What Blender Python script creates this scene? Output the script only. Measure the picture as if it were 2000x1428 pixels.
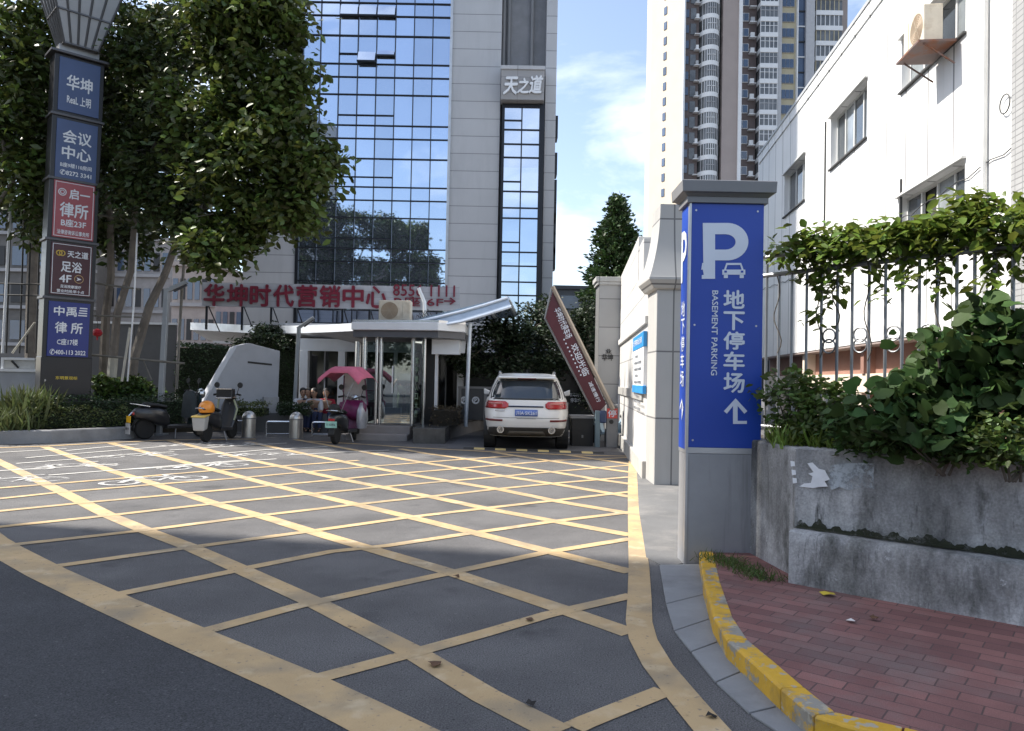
import bpy, bmesh, math, random
import numpy as np
from mathutils import Vector, Matrix, Euler
random.seed(7); RNG = np.random.default_rng(7)
S = bpy.context.scene
COL = S.collection
R = math.radians
for o in list(bpy.data.objects): bpy.data.objects.remove(o)

# ------------------------------------------------------------------ camera
FPX, CAMZ = 1500.0, 1.5
ROT = Matrix.Rotation(R(90 + 1.07), 3, 'X') @ Matrix.Rotation(R(1.13), 3, 'Z')
cam = bpy.data.cameras.new('camera'); cam.sensor_width = 36; cam.lens = 36 * FPX / 2000
cam.clip_start = .05; cam.clip_end = 3000
camo = bpy.data.objects.new('camera', cam); COL.objects.link(camo)
camo.matrix_world = Matrix.Translation((0, 0, CAMZ)) @ ROT.to_4x4()
S.camera = camo
S.render.resolution_x, S.render.resolution_y = 1024, 731

# ------------------------------------------------------------------ light
SUN_EL, SUN_AZ = R(48), R(170)          # azimuth: direction TO the sun, counter-clockwise from +X
w = bpy.data.worlds.new('World'); S.world = w; w.use_nodes = True
nt = w.node_tree; nt.nodes.clear()
def wn(t, **k):
    n = nt.nodes.new(t)
    for a, b in k.items(): setattr(n, a, b)
    return n
sky = wn('ShaderNodeTexSky', sky_type='NISHITA', sun_disc=False, sun_elevation=SUN_EL, sun_rotation=R(90) - SUN_AZ,
         air_density=1.0, dust_density=1.3, ozone_density=1.6, altitude=50)
tc = wn('ShaderNodeTexCoord'); mp = wn('ShaderNodeMapping'); mp.inputs['Scale'].default_value = (1.0, 1.0, 2.6)
mp.inputs['Location'].default_value = (.62, .0, .1)
n1 = wn('ShaderNodeTexNoise'); n1.inputs['Scale'].default_value = 3.1; n1.inputs['Detail'].default_value = 9; n1.inputs['Roughness'].default_value = .56
n1.inputs['Distortion'].default_value = .25
rp = wn('ShaderNodeValToRGB'); rp.color_ramp.elements[0].position = .47; rp.color_ramp.elements[1].position = .72
mx = wn('ShaderNodeMix', data_type='RGBA'); mx.inputs[7].default_value = (5.7, 6.0, 6.4, 1)
bg = wn('ShaderNodeBackground'); bg.inputs['Strength'].default_value = .13
ow = wn('ShaderNodeOutputWorld'); L = nt.links.new
L(tc.outputs['Generated'], mp.inputs['Vector']); L(mp.outputs[0], n1.inputs['Vector'])
# a bank of cumulus low in the north, thicker haze towards the horizon
fac = n1.outputs['Fac']
for cdir, scl, amt in (((.17, .94, .30), (6.5, 1, 8.5), .2), ((.10, .92, .42), (3, 1, 6.5), -.2), ((-.2, -.9, .3), (1.2, 1, 2.5), -.03), ((.1, .98, .14), (4, 1, 9), .06)):
    v1 = wn('ShaderNodeVectorMath', operation='SUBTRACT'); v1.inputs[1].default_value = cdir; v2 = wn('ShaderNodeVectorMath', operation='MULTIPLY'); v2.inputs[1].default_value = scl
    v3 = wn('ShaderNodeVectorMath', operation='LENGTH'); mr_ = wn('ShaderNodeMapRange', interpolation_type='SMOOTHSTEP'); mr_.inputs[1].default_value = 0; mr_.inputs[2].default_value = 1.1; mr_.inputs[3].default_value = amt; mr_.inputs[4].default_value = 0
    L(tc.outputs['Generated'], v1.inputs[0]); L(v1.outputs[0], v2.inputs[0]); L(v2.outputs[0], v3.inputs[0]); L(v3.outputs['Value'], mr_.inputs[0])
    a_ = wn('ShaderNodeMath', operation='ADD'); L(fac, a_.inputs[0]); L(mr_.outputs[0], a_.inputs[1]); fac = a_.outputs[0]
L(fac, rp.inputs[0])
hs = wn('ShaderNodeHueSaturation'); hs.inputs['Saturation'].default_value = .86; hs.inputs['Value'].default_value = 1.0
L(sky.outputs[0], hs.inputs['Color'])
L(rp.outputs[0], mx.inputs[0]); L(hs.outputs[0], mx.inputs[6]); L(mx.outputs[2], bg.inputs['Color']); L(bg.outputs[0], ow.inputs[0])
sl = bpy.data.lights.new('sun', 'SUN'); sl.energy = 4.2; sl.angle = R(1.0); sl.color = (1, .945, .86)
so = bpy.data.objects.new('sun', sl); COL.objects.link(so)
SUND = Vector((math.cos(SUN_EL) * math.cos(SUN_AZ), math.cos(SUN_EL) * math.sin(SUN_AZ), math.sin(SUN_EL)))
so.rotation_euler = SUND.to_track_quat('Z', 'Y').to_euler(); so.location = (-20, 10, 40)
S.view_settings.view_transform = 'Standard'; S.view_settings.look = 'None'
S.view_settings.exposure = 1.1; S.view_settings.gamma = 1
S.cycles.max_bounces = 8; S.cycles.transparent_max_bounces = 12; S.cycles.use_denoising = True
S.cycles.caustics_reflective = False; S.cycles.caustics_refractive = False

# ------------------------------------------------------------------ placing helpers
def ray(px, py): return ROT @ Vector(((px - 1000) / FPX, (714 - py) / FPX, -1))
def G(px, py, z=0):                     # point of the level z seen at a photo pixel
    d = ray(px, py); t = (z - CAMZ) / d.z
    return Vector((0, 0, CAMZ)) + d * t
def P(px, py, Y):                       # point at distance Y seen at a photo pixel
    d = ray(px, py); return Vector((0, 0, CAMZ)) + d * (Y / d.y)
class Plane:                            # upright plane through p along u
    def __init__(s, p, u): s.p = Vector(p); s.u = Vector((u[0], u[1], 0)).normalized(); s.n = Vector((s.u.y, -s.u.x, 0))
    def hit(s, px, py):
        d = ray(px, py); o = Vector((0, 0, CAMZ)); return o + d * ((s.p - o).dot(s.n) / d.dot(s.n))
    def uz(s, px, py):
        q = s.hit(px, py) - s.p; return q.dot(s.u), q.z + s.p.z
    def pt(s, a, z, off=0): q = s.p + s.u * a + s.n * off; return Vector((q.x, q.y, z))

# ------------------------------------------------------------------ things
def tag(o, label=None, cat=None, group=None, kind=None):
    if label: o['label'] = label
    if cat: o['category'] = cat
    if group: o['group'] = group
    if kind: o['kind'] = kind
    return o
def thing(name, label, cat, loc=(0, 0, 0), rz=0, group=None):
    o = bpy.data.objects.new(name, None); COL.objects.link(o); o.location = loc; o.rotation_euler = (0, 0, rz)
    o.empty_display_size = .2
    return tag(o, label, cat, group)
def copy_tree(o, parent=None):
    c = o.copy(); COL.objects.link(c); c.parent = parent
    for ch in [x for x in COL.objects if x.parent == o]: copy_tree(ch, c)
    return c
def origin_of(o):
    l = Vector((0, 0, 0))
    while o is not None: l = l + o.location; o = o.parent
    return l

class MB:
    def __init__(s): s.v = []; s.f = []; s.m = []; s.mi = 0
    def add(s, vs, fs):
        b = len(s.v); s.v += [tuple(v) for v in vs]; s.f += [tuple(b + i for i in f) for f in fs]; s.m += [s.mi] * len(fs); return s
    def box(s, x0, x1, y0, y1, z0, z1):
        return s.add([(x0, y0, z0), (x1, y0, z0), (x1, y1, z0), (x0, y1, z0), (x0, y0, z1), (x1, y0, z1), (x1, y1, z1), (x0, y1, z1)],
                     [(0, 3, 2, 1), (4, 5, 6, 7), (0, 1, 5, 4), (1, 2, 6, 5), (2, 3, 7, 6), (3, 0, 4, 7)])
    def hexa(s, a, b):                   # two rings of four
        return s.add(list(a) + list(b), [(3, 2, 1, 0), (4, 5, 6, 7), (0, 1, 5, 4), (1, 2, 6, 5), (2, 3, 7, 6), (3, 0, 4, 7)])
    def pbox(s, pl, a0, a1, z0, z1, o0, o1):   # box on a Plane; o = metres out of it
        r = [pl.pt(a0, z0, o1), pl.pt(a1, z0, o1), pl.pt(a1, z0, o0), pl.pt(a0, z0, o0)]
        t = [pl.pt(a0, z1, o1), pl.pt(a1, z1, o1), pl.pt(a1, z1, o0), pl.pt(a0, z1, o0)]
        return s.hexa(r, t)
    def prism(s, ring, vec):             # extrude any planar ring
        n = len(ring); v = Vector(vec); ring = [Vector(p) for p in ring]
        return s.add(ring + [p + v for p in ring], [tuple(range(n - 1, -1, -1)), tuple(range(n, 2 * n))] + [(i, (i + 1) % n, n + (i + 1) % n, n + i) for i in range(n)])
    def rings(s, rs, closed=True, cap=True):
        n = len(rs[0]); vs = [p for r in rs for p in r]; fs = []
        for k in range(len(rs) - 1):
            for i in range(n if closed else n - 1):
                j = (i + 1) % n; fs.append((k * n + i, k * n + j, (k + 1) * n + j, (k + 1) * n + i))
        if cap: fs += [tuple(range(n - 1, -1, -1)), tuple((len(rs) - 1) * n + i for i in range(n))]
        return s.add(vs, fs)
    def tube(s, pts, r, n=8, cap=True):
        pts = [Vector(p) for p in pts]; rr = r if isinstance(r, (list, tuple)) else [r] * len(pts); out = []
        up = None
        for i, p in enumerate(pts):
            t = (pts[min(i + 1, len(pts) - 1)] - pts[max(i - 1, 0)]).normalized()
            if up is None: up = t.orthogonal().normalized()
            up = (up - t * up.dot(t)); up = up.normalized() if up.length > 1e-6 else t.orthogonal().normalized()
            b = t.cross(up)
            out.append([p + (up * math.cos(2 * math.pi * k / n) + b * math.sin(2 * math.pi * k / n)) * rr[i] for k in range(n)])
        return s.rings(out, True, cap)
    def cyl(s, c, r, z0, z1, n=20, r1=None): return s.tube([(c[0], c[1], z0), (c[0], c[1], z1)], [r, r if r1 is None else r1], n)
    def lathe(s, prof, c=(0, 0, 0), axis='Z', n=24):
        rs = []
        for r, h in prof:
            ring = []
            for k in range(n):
                a = 2 * math.pi * k / n; x, y = r * math.cos(a), r * math.sin(a)
                q = (x, y, h) if axis == 'Z' else ((h, x, y) if axis == 'X' else (y, h, x))
                ring.append((c[0] + q[0], c[1] + q[1], c[2] + q[2]))
            rs.append(ring)
        return s.rings(rs)
    def torus(s, c, ax, R0, r, n=28, m=8):
        ax = Vector(ax).normalized(); u = ax.orthogonal().normalized(); b = ax.cross(u); rs = []
        for k in range(n + 1):
            a = 2 * math.pi * k / n; d = u * math.cos(a) + b * math.sin(a)
            rs.append([Vector(c) + d * R0 + (d * math.cos(2 * math.pi * j / m) + ax * math.sin(2 * math.pi * j / m)) * r for j in range(m)])
        return s.rings(rs, True, False)
    def ribbon(s, pts, wd, z):           # flat strip of width wd on the level z
        pts = [Vector((p[0], p[1], 0)) for p in pts]; L_, R_ = [], []
        for i, p in enumerate(pts):
            t = (pts[min(i + 1, len(pts) - 1)] - pts[max(i - 1, 0)]).normalized(); nn = Vector((-t.y, t.x, 0)) * wd / 2
            L_.append((p + nn).to_tuple()[:2] + (z,)); R_.append((p - nn).to_tuple()[:2] + (z,))
        n = len(pts); return s.add(L_ + R_, [(n + i, n + i + 1, i + 1, i) for i in range(n - 1)])
    def build(s, name, mats, parent=None, smooth=False, bevel=0, local=False, seg=2, angle=35):
        me = bpy.data.meshes.new(name)
        off = Vector((0, 0, 0)) if local else origin_of(parent)
        me.from_pydata([(v[0] - off.x, v[1] - off.y, v[2] - off.z) for v in s.v], [], s.f)
        mats = mats if isinstance(mats, (list, tuple)) else [mats]
        for m in mats: me.materials.append(m)
        if len(mats) > 1: me.polygons.foreach_set('material_index', s.m)
        me.validate(); me.update()
        bm = bmesh.new(); bm.from_mesh(me); bmesh.ops.recalc_face_normals(bm, faces=bm.faces)
        bm.to_mesh(me); bm.free()
        if smooth:
            me.polygons.foreach_set('use_smooth', [True] * len(me.polygons))
            try: me.set_sharp_from_angle(angle=R(angle))
            except Exception: pass
        o = bpy.data.objects.new(name, me); COL.objects.link(o); o.parent = parent
        if bevel:
            b = o.modifiers.new('bevel', 'BEVEL'); b.width = bevel; b.segments = seg; b.limit_method = 'ANGLE'; b.angle_limit = R(40)
        return o
def structure(o): o['kind'] = 'structure'; return o

# ------------------------------------------------------------------ materials
MATS = {}
def mat(name, col, rough=.6, metal=0., var=.12, scale=2.5, bump=0., bscale=30, spec=.5, dirt=None, dscale=1.2, dlo=.5, dhi=.7, island=0., trans=0., coord='Object', detail=5, streak=None, coat=0.):
    if name in MATS: return MATS[name]
    m = bpy.data.materials.new(name); m.use_nodes = True; t = m.node_tree; N = t.nodes.new; Lk = t.links.new
    b = t.nodes['Principled BSDF']; b.inputs['Roughness'].default_value = rough; b.inputs['Metallic'].default_value = metal
    b.inputs['Specular IOR Level'].default_value = spec; b.inputs['Coat Weight'].default_value = coat
    c = tuple(col)
    tc_ = N('ShaderNodeTexCoord'); src = tc_.outputs['Object']
    if coord == 'World':
        g = N('ShaderNodeNewGeometry'); src = g.outputs['Position']
    no = N('ShaderNodeTexNoise'); no.inputs['Scale'].default_value = scale; no.inputs['Detail'].default_value = detail; no.inputs['Roughness'].default_value = .6
    Lk(src, no.inputs['Vector'])
    rm = N('ShaderNodeValToRGB'); rm.color_ramp.elements[0].position = .3; rm.color_ramp.elements[1].position = .7
    rm.color_ramp.elements[0].color = tuple(x * (1 - var) for x in c) + (1,); rm.color_ramp.elements[1].color = tuple(min(1, x * (1 + var)) for x in c) + (1,)
    Lk(no.outputs['Fac'], rm.inputs[0]); out = rm.outputs[0]
    if island:
        g2 = N('ShaderNodeNewGeometry'); h = N('ShaderNodeHueSaturation')
        m1 = N('ShaderNodeMapRange'); m1.inputs[3].default_value = 1 - island; m1.inputs[4].default_value = 1 + island
        m2 = N('ShaderNodeMapRange'); m2.inputs[3].default_value = .5 - .035 * min(1, island * 2); m2.inputs[4].default_value = .5 + .02
        Lk(g2.outputs['Random Per Island'], m1.inputs[0]); Lk(m1.outputs[0], h.inputs['Value']); Lk(g2.outputs['Random Per Island'], m2.inputs[0]); Lk(m2.outputs[0], h.inputs['Hue'])
        Lk(out, h.inputs['Color']); out = h.outputs[0]
    if dirt:
        n2 = N('ShaderNodeTexNoise'); n2.inputs['Scale'].default_value = dscale; n2.inputs['Detail'].default_value = 8; n2.inputs['Roughness'].default_value = .68
        if streak:
            mpg = N('ShaderNodeMapping'); mpg.inputs['Scale'].default_value = streak; Lk(src, mpg.inputs[0]); Lk(mpg.outputs[0], n2.inputs['Vector'])
        else: Lk(src, n2.inputs['Vector'])
        r2 = N('ShaderNodeValToRGB'); r2.color_ramp.elements[0].position = dlo; r2.color_ramp.elements[1].position = dhi
        Lk(n2.outputs['Fac'], r2.inputs[0]); x2 = N('ShaderNodeMix'); x2.data_type = 'RGBA'
        Lk(r2.outputs[0], x2.inputs[0]); Lk(out, x2.inputs[6]); x2.inputs[7].default_value = tuple(dirt) + (1,); out = x2.outputs[2]
    Lk(out, b.inputs['Base Color'])
    if bump:
        n3 = N('ShaderNodeTexNoise'); n3.inputs['Scale'].default_value = bscale; n3.inputs['Detail'].default_value = 6; Lk(src, n3.inputs['Vector'])
        bp = N('ShaderNodeBump'); bp.inputs['Strength'].default_value = bump; bp.inputs['Distance'].default_value = .02
        Lk(n3.outputs['Fac'], bp.inputs['Height']); Lk(bp.outputs[0], b.inputs['Normal'])
    if trans:
        tr = N('ShaderNodeBsdfTranslucent'); ms = N('ShaderNodeMixShader'); ms.inputs[0].default_value = trans
        hh = N('ShaderNodeHueSaturation'); hh.inputs['Value'].default_value = 1.5; hh.inputs['Hue'].default_value = .48; Lk(out, hh.inputs['Color']); Lk(hh.outputs[0], tr.inputs[0])
        Lk(b.outputs[0], ms.inputs[1]); Lk(tr.outputs[0], ms.inputs[2]); Lk(ms.outputs[0], t.nodes['Material Output'].inputs[0])
    MATS[name] = m; return m
def glass_mat(name, tint=(.7, .8, .85), clear=.75, rough=.02):     # thin pane: partly clear, partly mirror
    if name in MATS: return MATS[name]
    m = bpy.data.materials.new(name); m.use_nodes = True; t = m.node_tree; t.nodes.clear(); N = t.nodes.new; Lk = t.links.new
    o = N('ShaderNodeOutputMaterial'); a = N('ShaderNodeBsdfTransparent'); a.inputs[0].default_value = tint + (1,)
    g = N('ShaderNodeBsdfGlossy'); g.inputs[0].default_value = (.9, .95, 1, 1); g.inputs['Roughness'].default_value = rough
    f = N('ShaderNodeFresnel'); f.inputs[0].default_value = 1.5; ad = N('ShaderNodeMath'); ad.operation = 'ADD'; ad.inputs[1].default_value = 1 - clear; ad.use_clamp = True
    x = N('ShaderNodeMixShader'); Lk(f.outputs[0], ad.inputs[0]); Lk(ad.outputs[0], x.inputs[0]); Lk(a.outputs[0], x.inputs[1]); Lk(g.outputs[0], x.inputs[2]); Lk(x.outputs[0], o.inputs[0])
    MATS[name] = m; return m
def panel_mat(name, col, bw, bh, joint=(.2, .2, .2), jw=.012, axis='XZ', var=.05, rough=.55, offset=0., dirt=None, dlo=.55, dhi=.85, c2=None, bump=.3, streak=(1.5, 1.5, .25)):   # slabs with joints
    if name in MATS: return MATS[name]
    m = mat(name, col, rough=rough, var=var, scale=.8, dirt=dirt, dscale=1.0, dlo=dlo, dhi=dhi, streak=streak); t = m.node_tree; N = t.nodes.new; Lk = t.links.new
    b = t.nodes['Principled BSDF']; src = b.inputs['Base Color'].links[0].from_socket
    tc_ = N('ShaderNodeTexCoord'); sp = N('ShaderNodeSeparateXYZ'); cb = N('ShaderNodeCombineXYZ'); Lk(tc_.outputs['Object'], sp.inputs[0])
    Lk(sp.outputs['XYZ'.index(axis[0])], cb.inputs[0]); Lk(sp.outputs['XYZ'.index(axis[1])], cb.inputs[1])
    br = N('ShaderNodeTexBrick'); br.inputs['Scale'].default_value = 1; br.inputs['Brick Width'].default_value = bw; br.inputs['Row Height'].default_value = bh
    br.inputs['Mortar Size'].default_value = jw; br.inputs['Mortar Smooth'].default_value = .1; br.offset = offset
    br.inputs['Color1'].default_value = (1, 1, 1, 1); c2 = c2 or (.9, .9, .9); br.inputs['Color2'].default_value = tuple(c2) + (1,); br.inputs['Mortar'].default_value = (1, 1, 1, 1)
    Lk(cb.outputs[0], br.inputs['Vector'])
    mu = N('ShaderNodeMix'); mu.data_type = 'RGBA'; mu.blend_type = 'MULTIPLY'; mu.inputs[0].default_value = 1; Lk(src, mu.inputs[6]); Lk(br.outputs['Color'], mu.inputs[7])
    mj = N('ShaderNodeMix'); mj.data_type = 'RGBA'; Lk(br.outputs['Fac'], mj.inputs[0]); Lk(mu.outputs[2], mj.inputs[6]); mj.inputs[7].default_value = tuple(joint) + (1,)
    Lk(mj.outputs[2], b.inputs['Base Color'])
    if bump:
        bp = N('ShaderNodeBump'); bp.inputs['Strength'].default_value = bump; bp.inputs['Distance'].default_value = .02; bp.invert = True; Lk(br.outputs['Fac'], bp.inputs['Height']); Lk(bp.outputs[0], b.inputs['Normal'])
    return m

# ------------------------------------------------------------------ lettering
def text(body, at, u, v, w=None, h=None, m=None, parent=None, name='lettering', off=.012, lift=.006, depth=0., align='C', space=1.0, line=1.0):
    c = bpy.data.curves.new('t', 'FONT'); c.body = body; c.offset = 0; c.resolution_u = 2; c.space_character = space; c.space_line = line
    c.align_x = 'CENTER' if align == 'C' else 'LEFT'
    to = bpy.data.objects.new('t', c); COL.objects.link(to)
    me = bpy.data.meshes.new_from_object(to.evaluated_get(bpy.context.evaluated_depsgraph_get()))
    bpy.data.objects.remove(to); bpy.data.curves.remove(c)
    vs = np.array([x.co[:] for x in me.vertices]); 
    if not len(vs): return None
    lo, hi = vs.min(0), vs.max(0); sz = hi - lo; mid = (lo + hi) / 2
    sx = (w / sz[0]) if w else None; sy = (h / sz[1]) if h else None
    sx = sx or sy; sy = sy or sx
    u = Vector(u).normalized(); v = Vector(v).normalized(); n = u.cross(v); b = MB()
    fs = [tuple(p.vertices) for p in me.polygons]
    for k, (dx, dy) in enumerate(((0, 0), (-1, 0), (1, 0), (0, 1), (0, -1)) if off else ((0, 0),)):   # heavier strokes: the same glyph again, a hair to each side
        b.add([Vector(at) + u * ((x - mid[0] + dx * off) * sx) + v * ((y - mid[1] + dy * off) * sy) + n * (lift + k * .0004) for x, y, _ in vs], fs)
    o = b.build(name, m, parent)
    if depth:
        s = o.modifiers.new('depth', 'SOLIDIFY'); s.thickness = depth; s.offset = 0
    bpy.data.meshes.remove(me); return o

# ------------------------------------------------------------------ foliage
LEAF = (np.array([(0, 0, 0), (.32, .27, .07), (.72, .2, .04), (1, 0, -.06), (.72, -.2, .04), (.32, -.27, .07), (.5, 0, -.03)]), [(0, 6, 1), (1, 6, 2), (2, 6, 3), (3, 6, 4), (4, 6, 5), (5, 6, 0)])
SMALL = (np.array([(0, 0, 0), (.5, .24, .06), (1, 0, -.05), (.5, -.24, .06)]), [(0, 2, 1), (0, 3, 2)])
_x = np.array([0, .12, .3, .5, .7, .86, 1.0]); _w = np.array([.0, .36, .47, .44, .33, .17, .0]); _z = -.22 * _x ** 2
BROAD = (np.concatenate([np.stack([_x, 0 * _x, _z - .02], 1), np.stack([_x - .13 * (_x == .12), _w, _z + .07 * np.sin(_x * 9)], 1), np.stack([_x - .13 * (_x == .12), -_w, _z + .06 * np.cos(_x * 8)], 1)]),
         [(i, i + 1, 8 + i, 7 + i) for i in range(6)] + [(i + 1, i, 14 + i, 15 + i) for i in range(6)])
BLADE = (np.array([(0, .03, 0), (.5, .035, .16), (1, 0, 0), (.5, -.035, .16), (0, -.03, 0)]), [(0, 1, 3, 4), (1, 2, 3)])
def leaves(name, pts, size, m, parent=None, tmpl=SMALL, up=.9, droop=.25, jit=.35, dirs=None):
    pts = np.asarray(pts, float); n = len(pts); T, F = tmpl; off = np.array(origin_of(parent))
    a = RNG.uniform(0, 2 * np.pi, n); d = np.stack([np.cos(a), np.sin(a), RNG.normal(-droop, .45, n)], 1) if dirs is None else np.asarray(dirs, float)
    d /= np.linalg.norm(d, axis=1)[:, None]
    nu = RNG.normal(0, 1, (n, 3)) * (1 - up) + np.array([0, 0, up]); s = np.cross(nu, d); s /= np.linalg.norm(s, axis=1)[:, None] + 1e-9; nn = np.cross(d, s)
    sz = size * RNG.uniform(1 - jit, 1 + jit, n)
    V = pts[:, None, :] + sz[:, None, None] * (T[None, :, 0:1] * d[:, None, :] + T[None, :, 1:2] * s[:, None, :] + T[None, :, 2:3] * nn[:, None, :]) - off
    me = bpy.data.meshes.new(name); k = len(T); V = V.reshape(-1, 3)
    me.vertices.add(len(V)); me.vertices.foreach_set('co', V.ravel())
    base = np.arange(n)[:, None] * k; idx = np.concatenate([np.array(f) for f in F]); cnt = np.array([len(f) for f in F])
    li = (base + idx[None, :]).ravel(); tot = np.tile(cnt, n); st = np.concatenate([[0], np.cumsum(tot)[:-1]])
    me.loops.add(len(li)); me.loops.foreach_set('vertex_index', li.astype(np.int32))
    me.polygons.add(len(tot)); me.polygons.foreach_set('loop_start', st.astype(np.int32)); me.polygons.foreach_set('loop_total', tot.astype(np.int32))
    if k > 10: me.polygons.foreach_set('use_smooth', [True] * len(tot))
    me.materials.append(m); me.update(calc_edges=True)
    o = bpy.data.objects.new(name, me); COL.objects.link(o); o.parent = parent; return o
def blob_pts(c, r, n, k=26, sig=.3, shell=.75):   # clumped points in an ellipsoid: k clumps, mostly near its skin
    c = np.asarray(c, float); r = np.asarray(r, float) * np.ones(3); q = RNG.normal(0, 1, (k, 3)); q /= np.linalg.norm(q, axis=1)[:, None]
    q *= (shell + (1 - shell) * RNG.uniform(0, 1, (k, 1))) * RNG.uniform(.55, 1.0, (k, 1)) ** .5
    w_ = RNG.uniform(.5, 1.5, k); idx = RNG.choice(k, n, p=w_ / w_.sum())
    return c + (q * r)[idx] + RNG.normal(0, 1, (n, 3)) * sig * np.array([1, 1, .7])
# ================================================================== GROUND
M = {}
M['asphalt'] = mat('asphalt', (.134, .13, .129), rough=.88, var=.2, scale=.9, bump=.6, bscale=110, dirt=(.082, .08, .082), dscale=.5, dlo=.46, dhi=.7, spec=.3)
def speckle(m, sc=160, amt=.35):        # fine aggregate grain
    t = m.node_tree; N = t.nodes.new; b = t.nodes['Principled BSDF']; src = b.inputs['Base Color'].links[0].from_socket
    g = N('ShaderNodeTexCoord'); v = N('ShaderNodeTexNoise'); v.inputs['Scale'].default_value = sc; v.inputs['Detail'].default_value = 2; t.links.new(g.outputs['Object'], v.inputs['Vector'])
    mr = N('ShaderNodeMapRange'); mr.inputs[1].default_value = .3; mr.inputs[2].default_value = .7; mr.inputs[3].default_value = 1 - amt; mr.inputs[4].default_value = 1 + amt; t.links.new(v.outputs['Fac'], mr.inputs[0])
    x = N('ShaderNodeMix'); x.data_type = 'RGBA'; x.blend_type = 'MULTIPLY'; x.inputs[0].default_value = 1; t.links.new(src, x.inputs[6]); t.links.new(mr.outputs[0], x.inputs[7]); t.links.new(x.outputs[2], b.inputs['Base Color'])
speckle(M['asphalt'], 130, .5)
def blotch(m, col, sc, lo, hi, amt, det=4):     # oil spots, worn tracks
    t = m.node_tree; N = t.nodes.new; b = t.nodes['Principled BSDF']; src = b.inputs['Base Color'].links[0].from_socket
    g = N('ShaderNodeTexCoord'); n = N('ShaderNodeTexNoise'); n.inputs['Scale'].default_value = sc; n.inputs['Detail'].default_value = det; t.links.new(g.outputs['Object'], n.inputs['Vector'])
    r = N('ShaderNodeMapRange'); r.inputs[1].default_value = lo; r.inputs[2].default_value = hi; r.inputs[3].default_value = 0; r.inputs[4].default_value = amt; t.links.new(n.outputs['Fac'], r.inputs[0])
    x = N('ShaderNodeMix'); x.data_type = 'RGBA'; t.links.new(r.outputs[0], x.inputs[0]); t.links.new(src, x.inputs[6]); x.inputs[7].default_value = col + (1,); t.links.new(x.outputs[2], b.inputs['Base Color'])
blotch(M['asphalt'], (.045, .044, .046), 1.7, .62, .72, .55); blotch(M['asphalt'], (.2, .195, .19), 38, .71, .75, .8, 1); blotch(M['asphalt'], (.03, .03, .03), 55, .7, .74, .8, 1)
def cracks(m, col, sc=.5, width=.012, amt=.6):   # thin wandering cracks
    t = m.node_tree; N = t.nodes.new; b = t.nodes['Principled BSDF']; src = b.inputs['Base Color'].links[0].from_socket
    g = N('ShaderNodeTexCoord'); no = N('ShaderNodeTexNoise'); no.inputs['Scale'].default_value = 2.2; no.inputs['Detail'].default_value = 6
    t.links.new(g.outputs['Object'], no.inputs['Vector']); ad = N('ShaderNodeMix'); ad.data_type = 'RGBA'; ad.blend_type = 'ADD'; ad.inputs[0].default_value = .55
    t.links.new(g.outputs['Object'], ad.inputs[6]); t.links.new(no.outputs['Color'], ad.inputs[7])
    v = N('ShaderNodeTexVoronoi'); v.feature = 'DISTANCE_TO_EDGE'; v.inputs['Scale'].default_value = sc; t.links.new(ad.outputs[2], v.inputs['Vector'])
    mr = N('ShaderNodeMapRange'); mr.inputs[1].default_value = 0; mr.inputs[2].default_value = width; mr.inputs[3].default_value = amt; mr.inputs[4].default_value = 0; t.links.new(v.outputs['Distance'], mr.inputs[0])
    x = N('ShaderNodeMix'); x.data_type = 'RGBA'; t.links.new(mr.outputs[0], x.inputs[0]); t.links.new(src, x.inputs[6]); x.inputs[7].default_value = col + (1,); t.links.new(x.outputs[2], b.inputs['Base Color'])
b = MB(); b.add([(-700, -400, 0), (700, -400, 0), (700, 900, 0), (-700, 900, 0)], [(0, 1, 2, 3)])
structure(b.build('road', M['asphalt']))

def worn(name, col, lo, hi, sc=5.0, edge=.0, rough=.75):   # paint with chips that show the asphalt through
    if name in MATS: return MATS[name]
    m = mat(name, col, rough=rough, var=.09, scale=1.6, bump=.25, bscale=90, dirt=tuple(c * .8 for c in col), dscale=.9, dlo=.45, dhi=.7, spec=.3); t = m.node_tree; N = t.nodes.new
    g = N('ShaderNodeTexCoord'); n = N('ShaderNodeTexNoise'); n.inputs['Scale'].default_value = sc; n.inputs['Detail'].default_value = 10; n.inputs['Roughness'].default_value = .75
    t.links.new(g.outputs['Object'], n.inputs['Vector']); r = N('ShaderNodeMapRange'); r.inputs[1].default_value = lo; r.inputs[2].default_value = hi; t.links.new(n.outputs['Fac'], r.inputs[0])
    tr = N('ShaderNodeBsdfTransparent'); ms = N('ShaderNodeMixShader'); b_ = t.nodes['Principled BSDF']; t.links.new(r.outputs[0], ms.inputs[0]); t.links.new(b_.outputs[0], ms.inputs[1]); t.links.new(tr.outputs[0], ms.inputs[2])
    t.links.new(ms.outputs[0], t.nodes['Material Output'].inputs[0]); return m
M['yellow_paint'] = worn('yellow_paint', (.53, .375, .2), .6, .76, 9.0)
blotch(M['yellow_paint'], (.26, .22, .16), 2.2, .46, .66, .7, 8); blotch(M['yellow_paint'], (.62, .5, .33), 5.5, .55, .7, .6, 8); blotch(M['yellow_paint'], (.2, .17, .14), 30, .66, .72, .7, 2)
M['white_paint'] = worn('white_paint', (.62, .6, .56), .56, .72)
M['faded_white'] = worn('faded_white', (.6, .59, .57), .4, .58, 2.2)
def gl(pts): return [G(*p) for p in pts]
def dens(pts, step=.5):
    out = []
    for a, b_ in zip(pts[:-1], pts[1:]):
        n = max(1, int((b_ - a).length / step)); out += [a.lerp(b_, i / n) for i in range(n)]
    return out + [pts[-1]]
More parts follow.
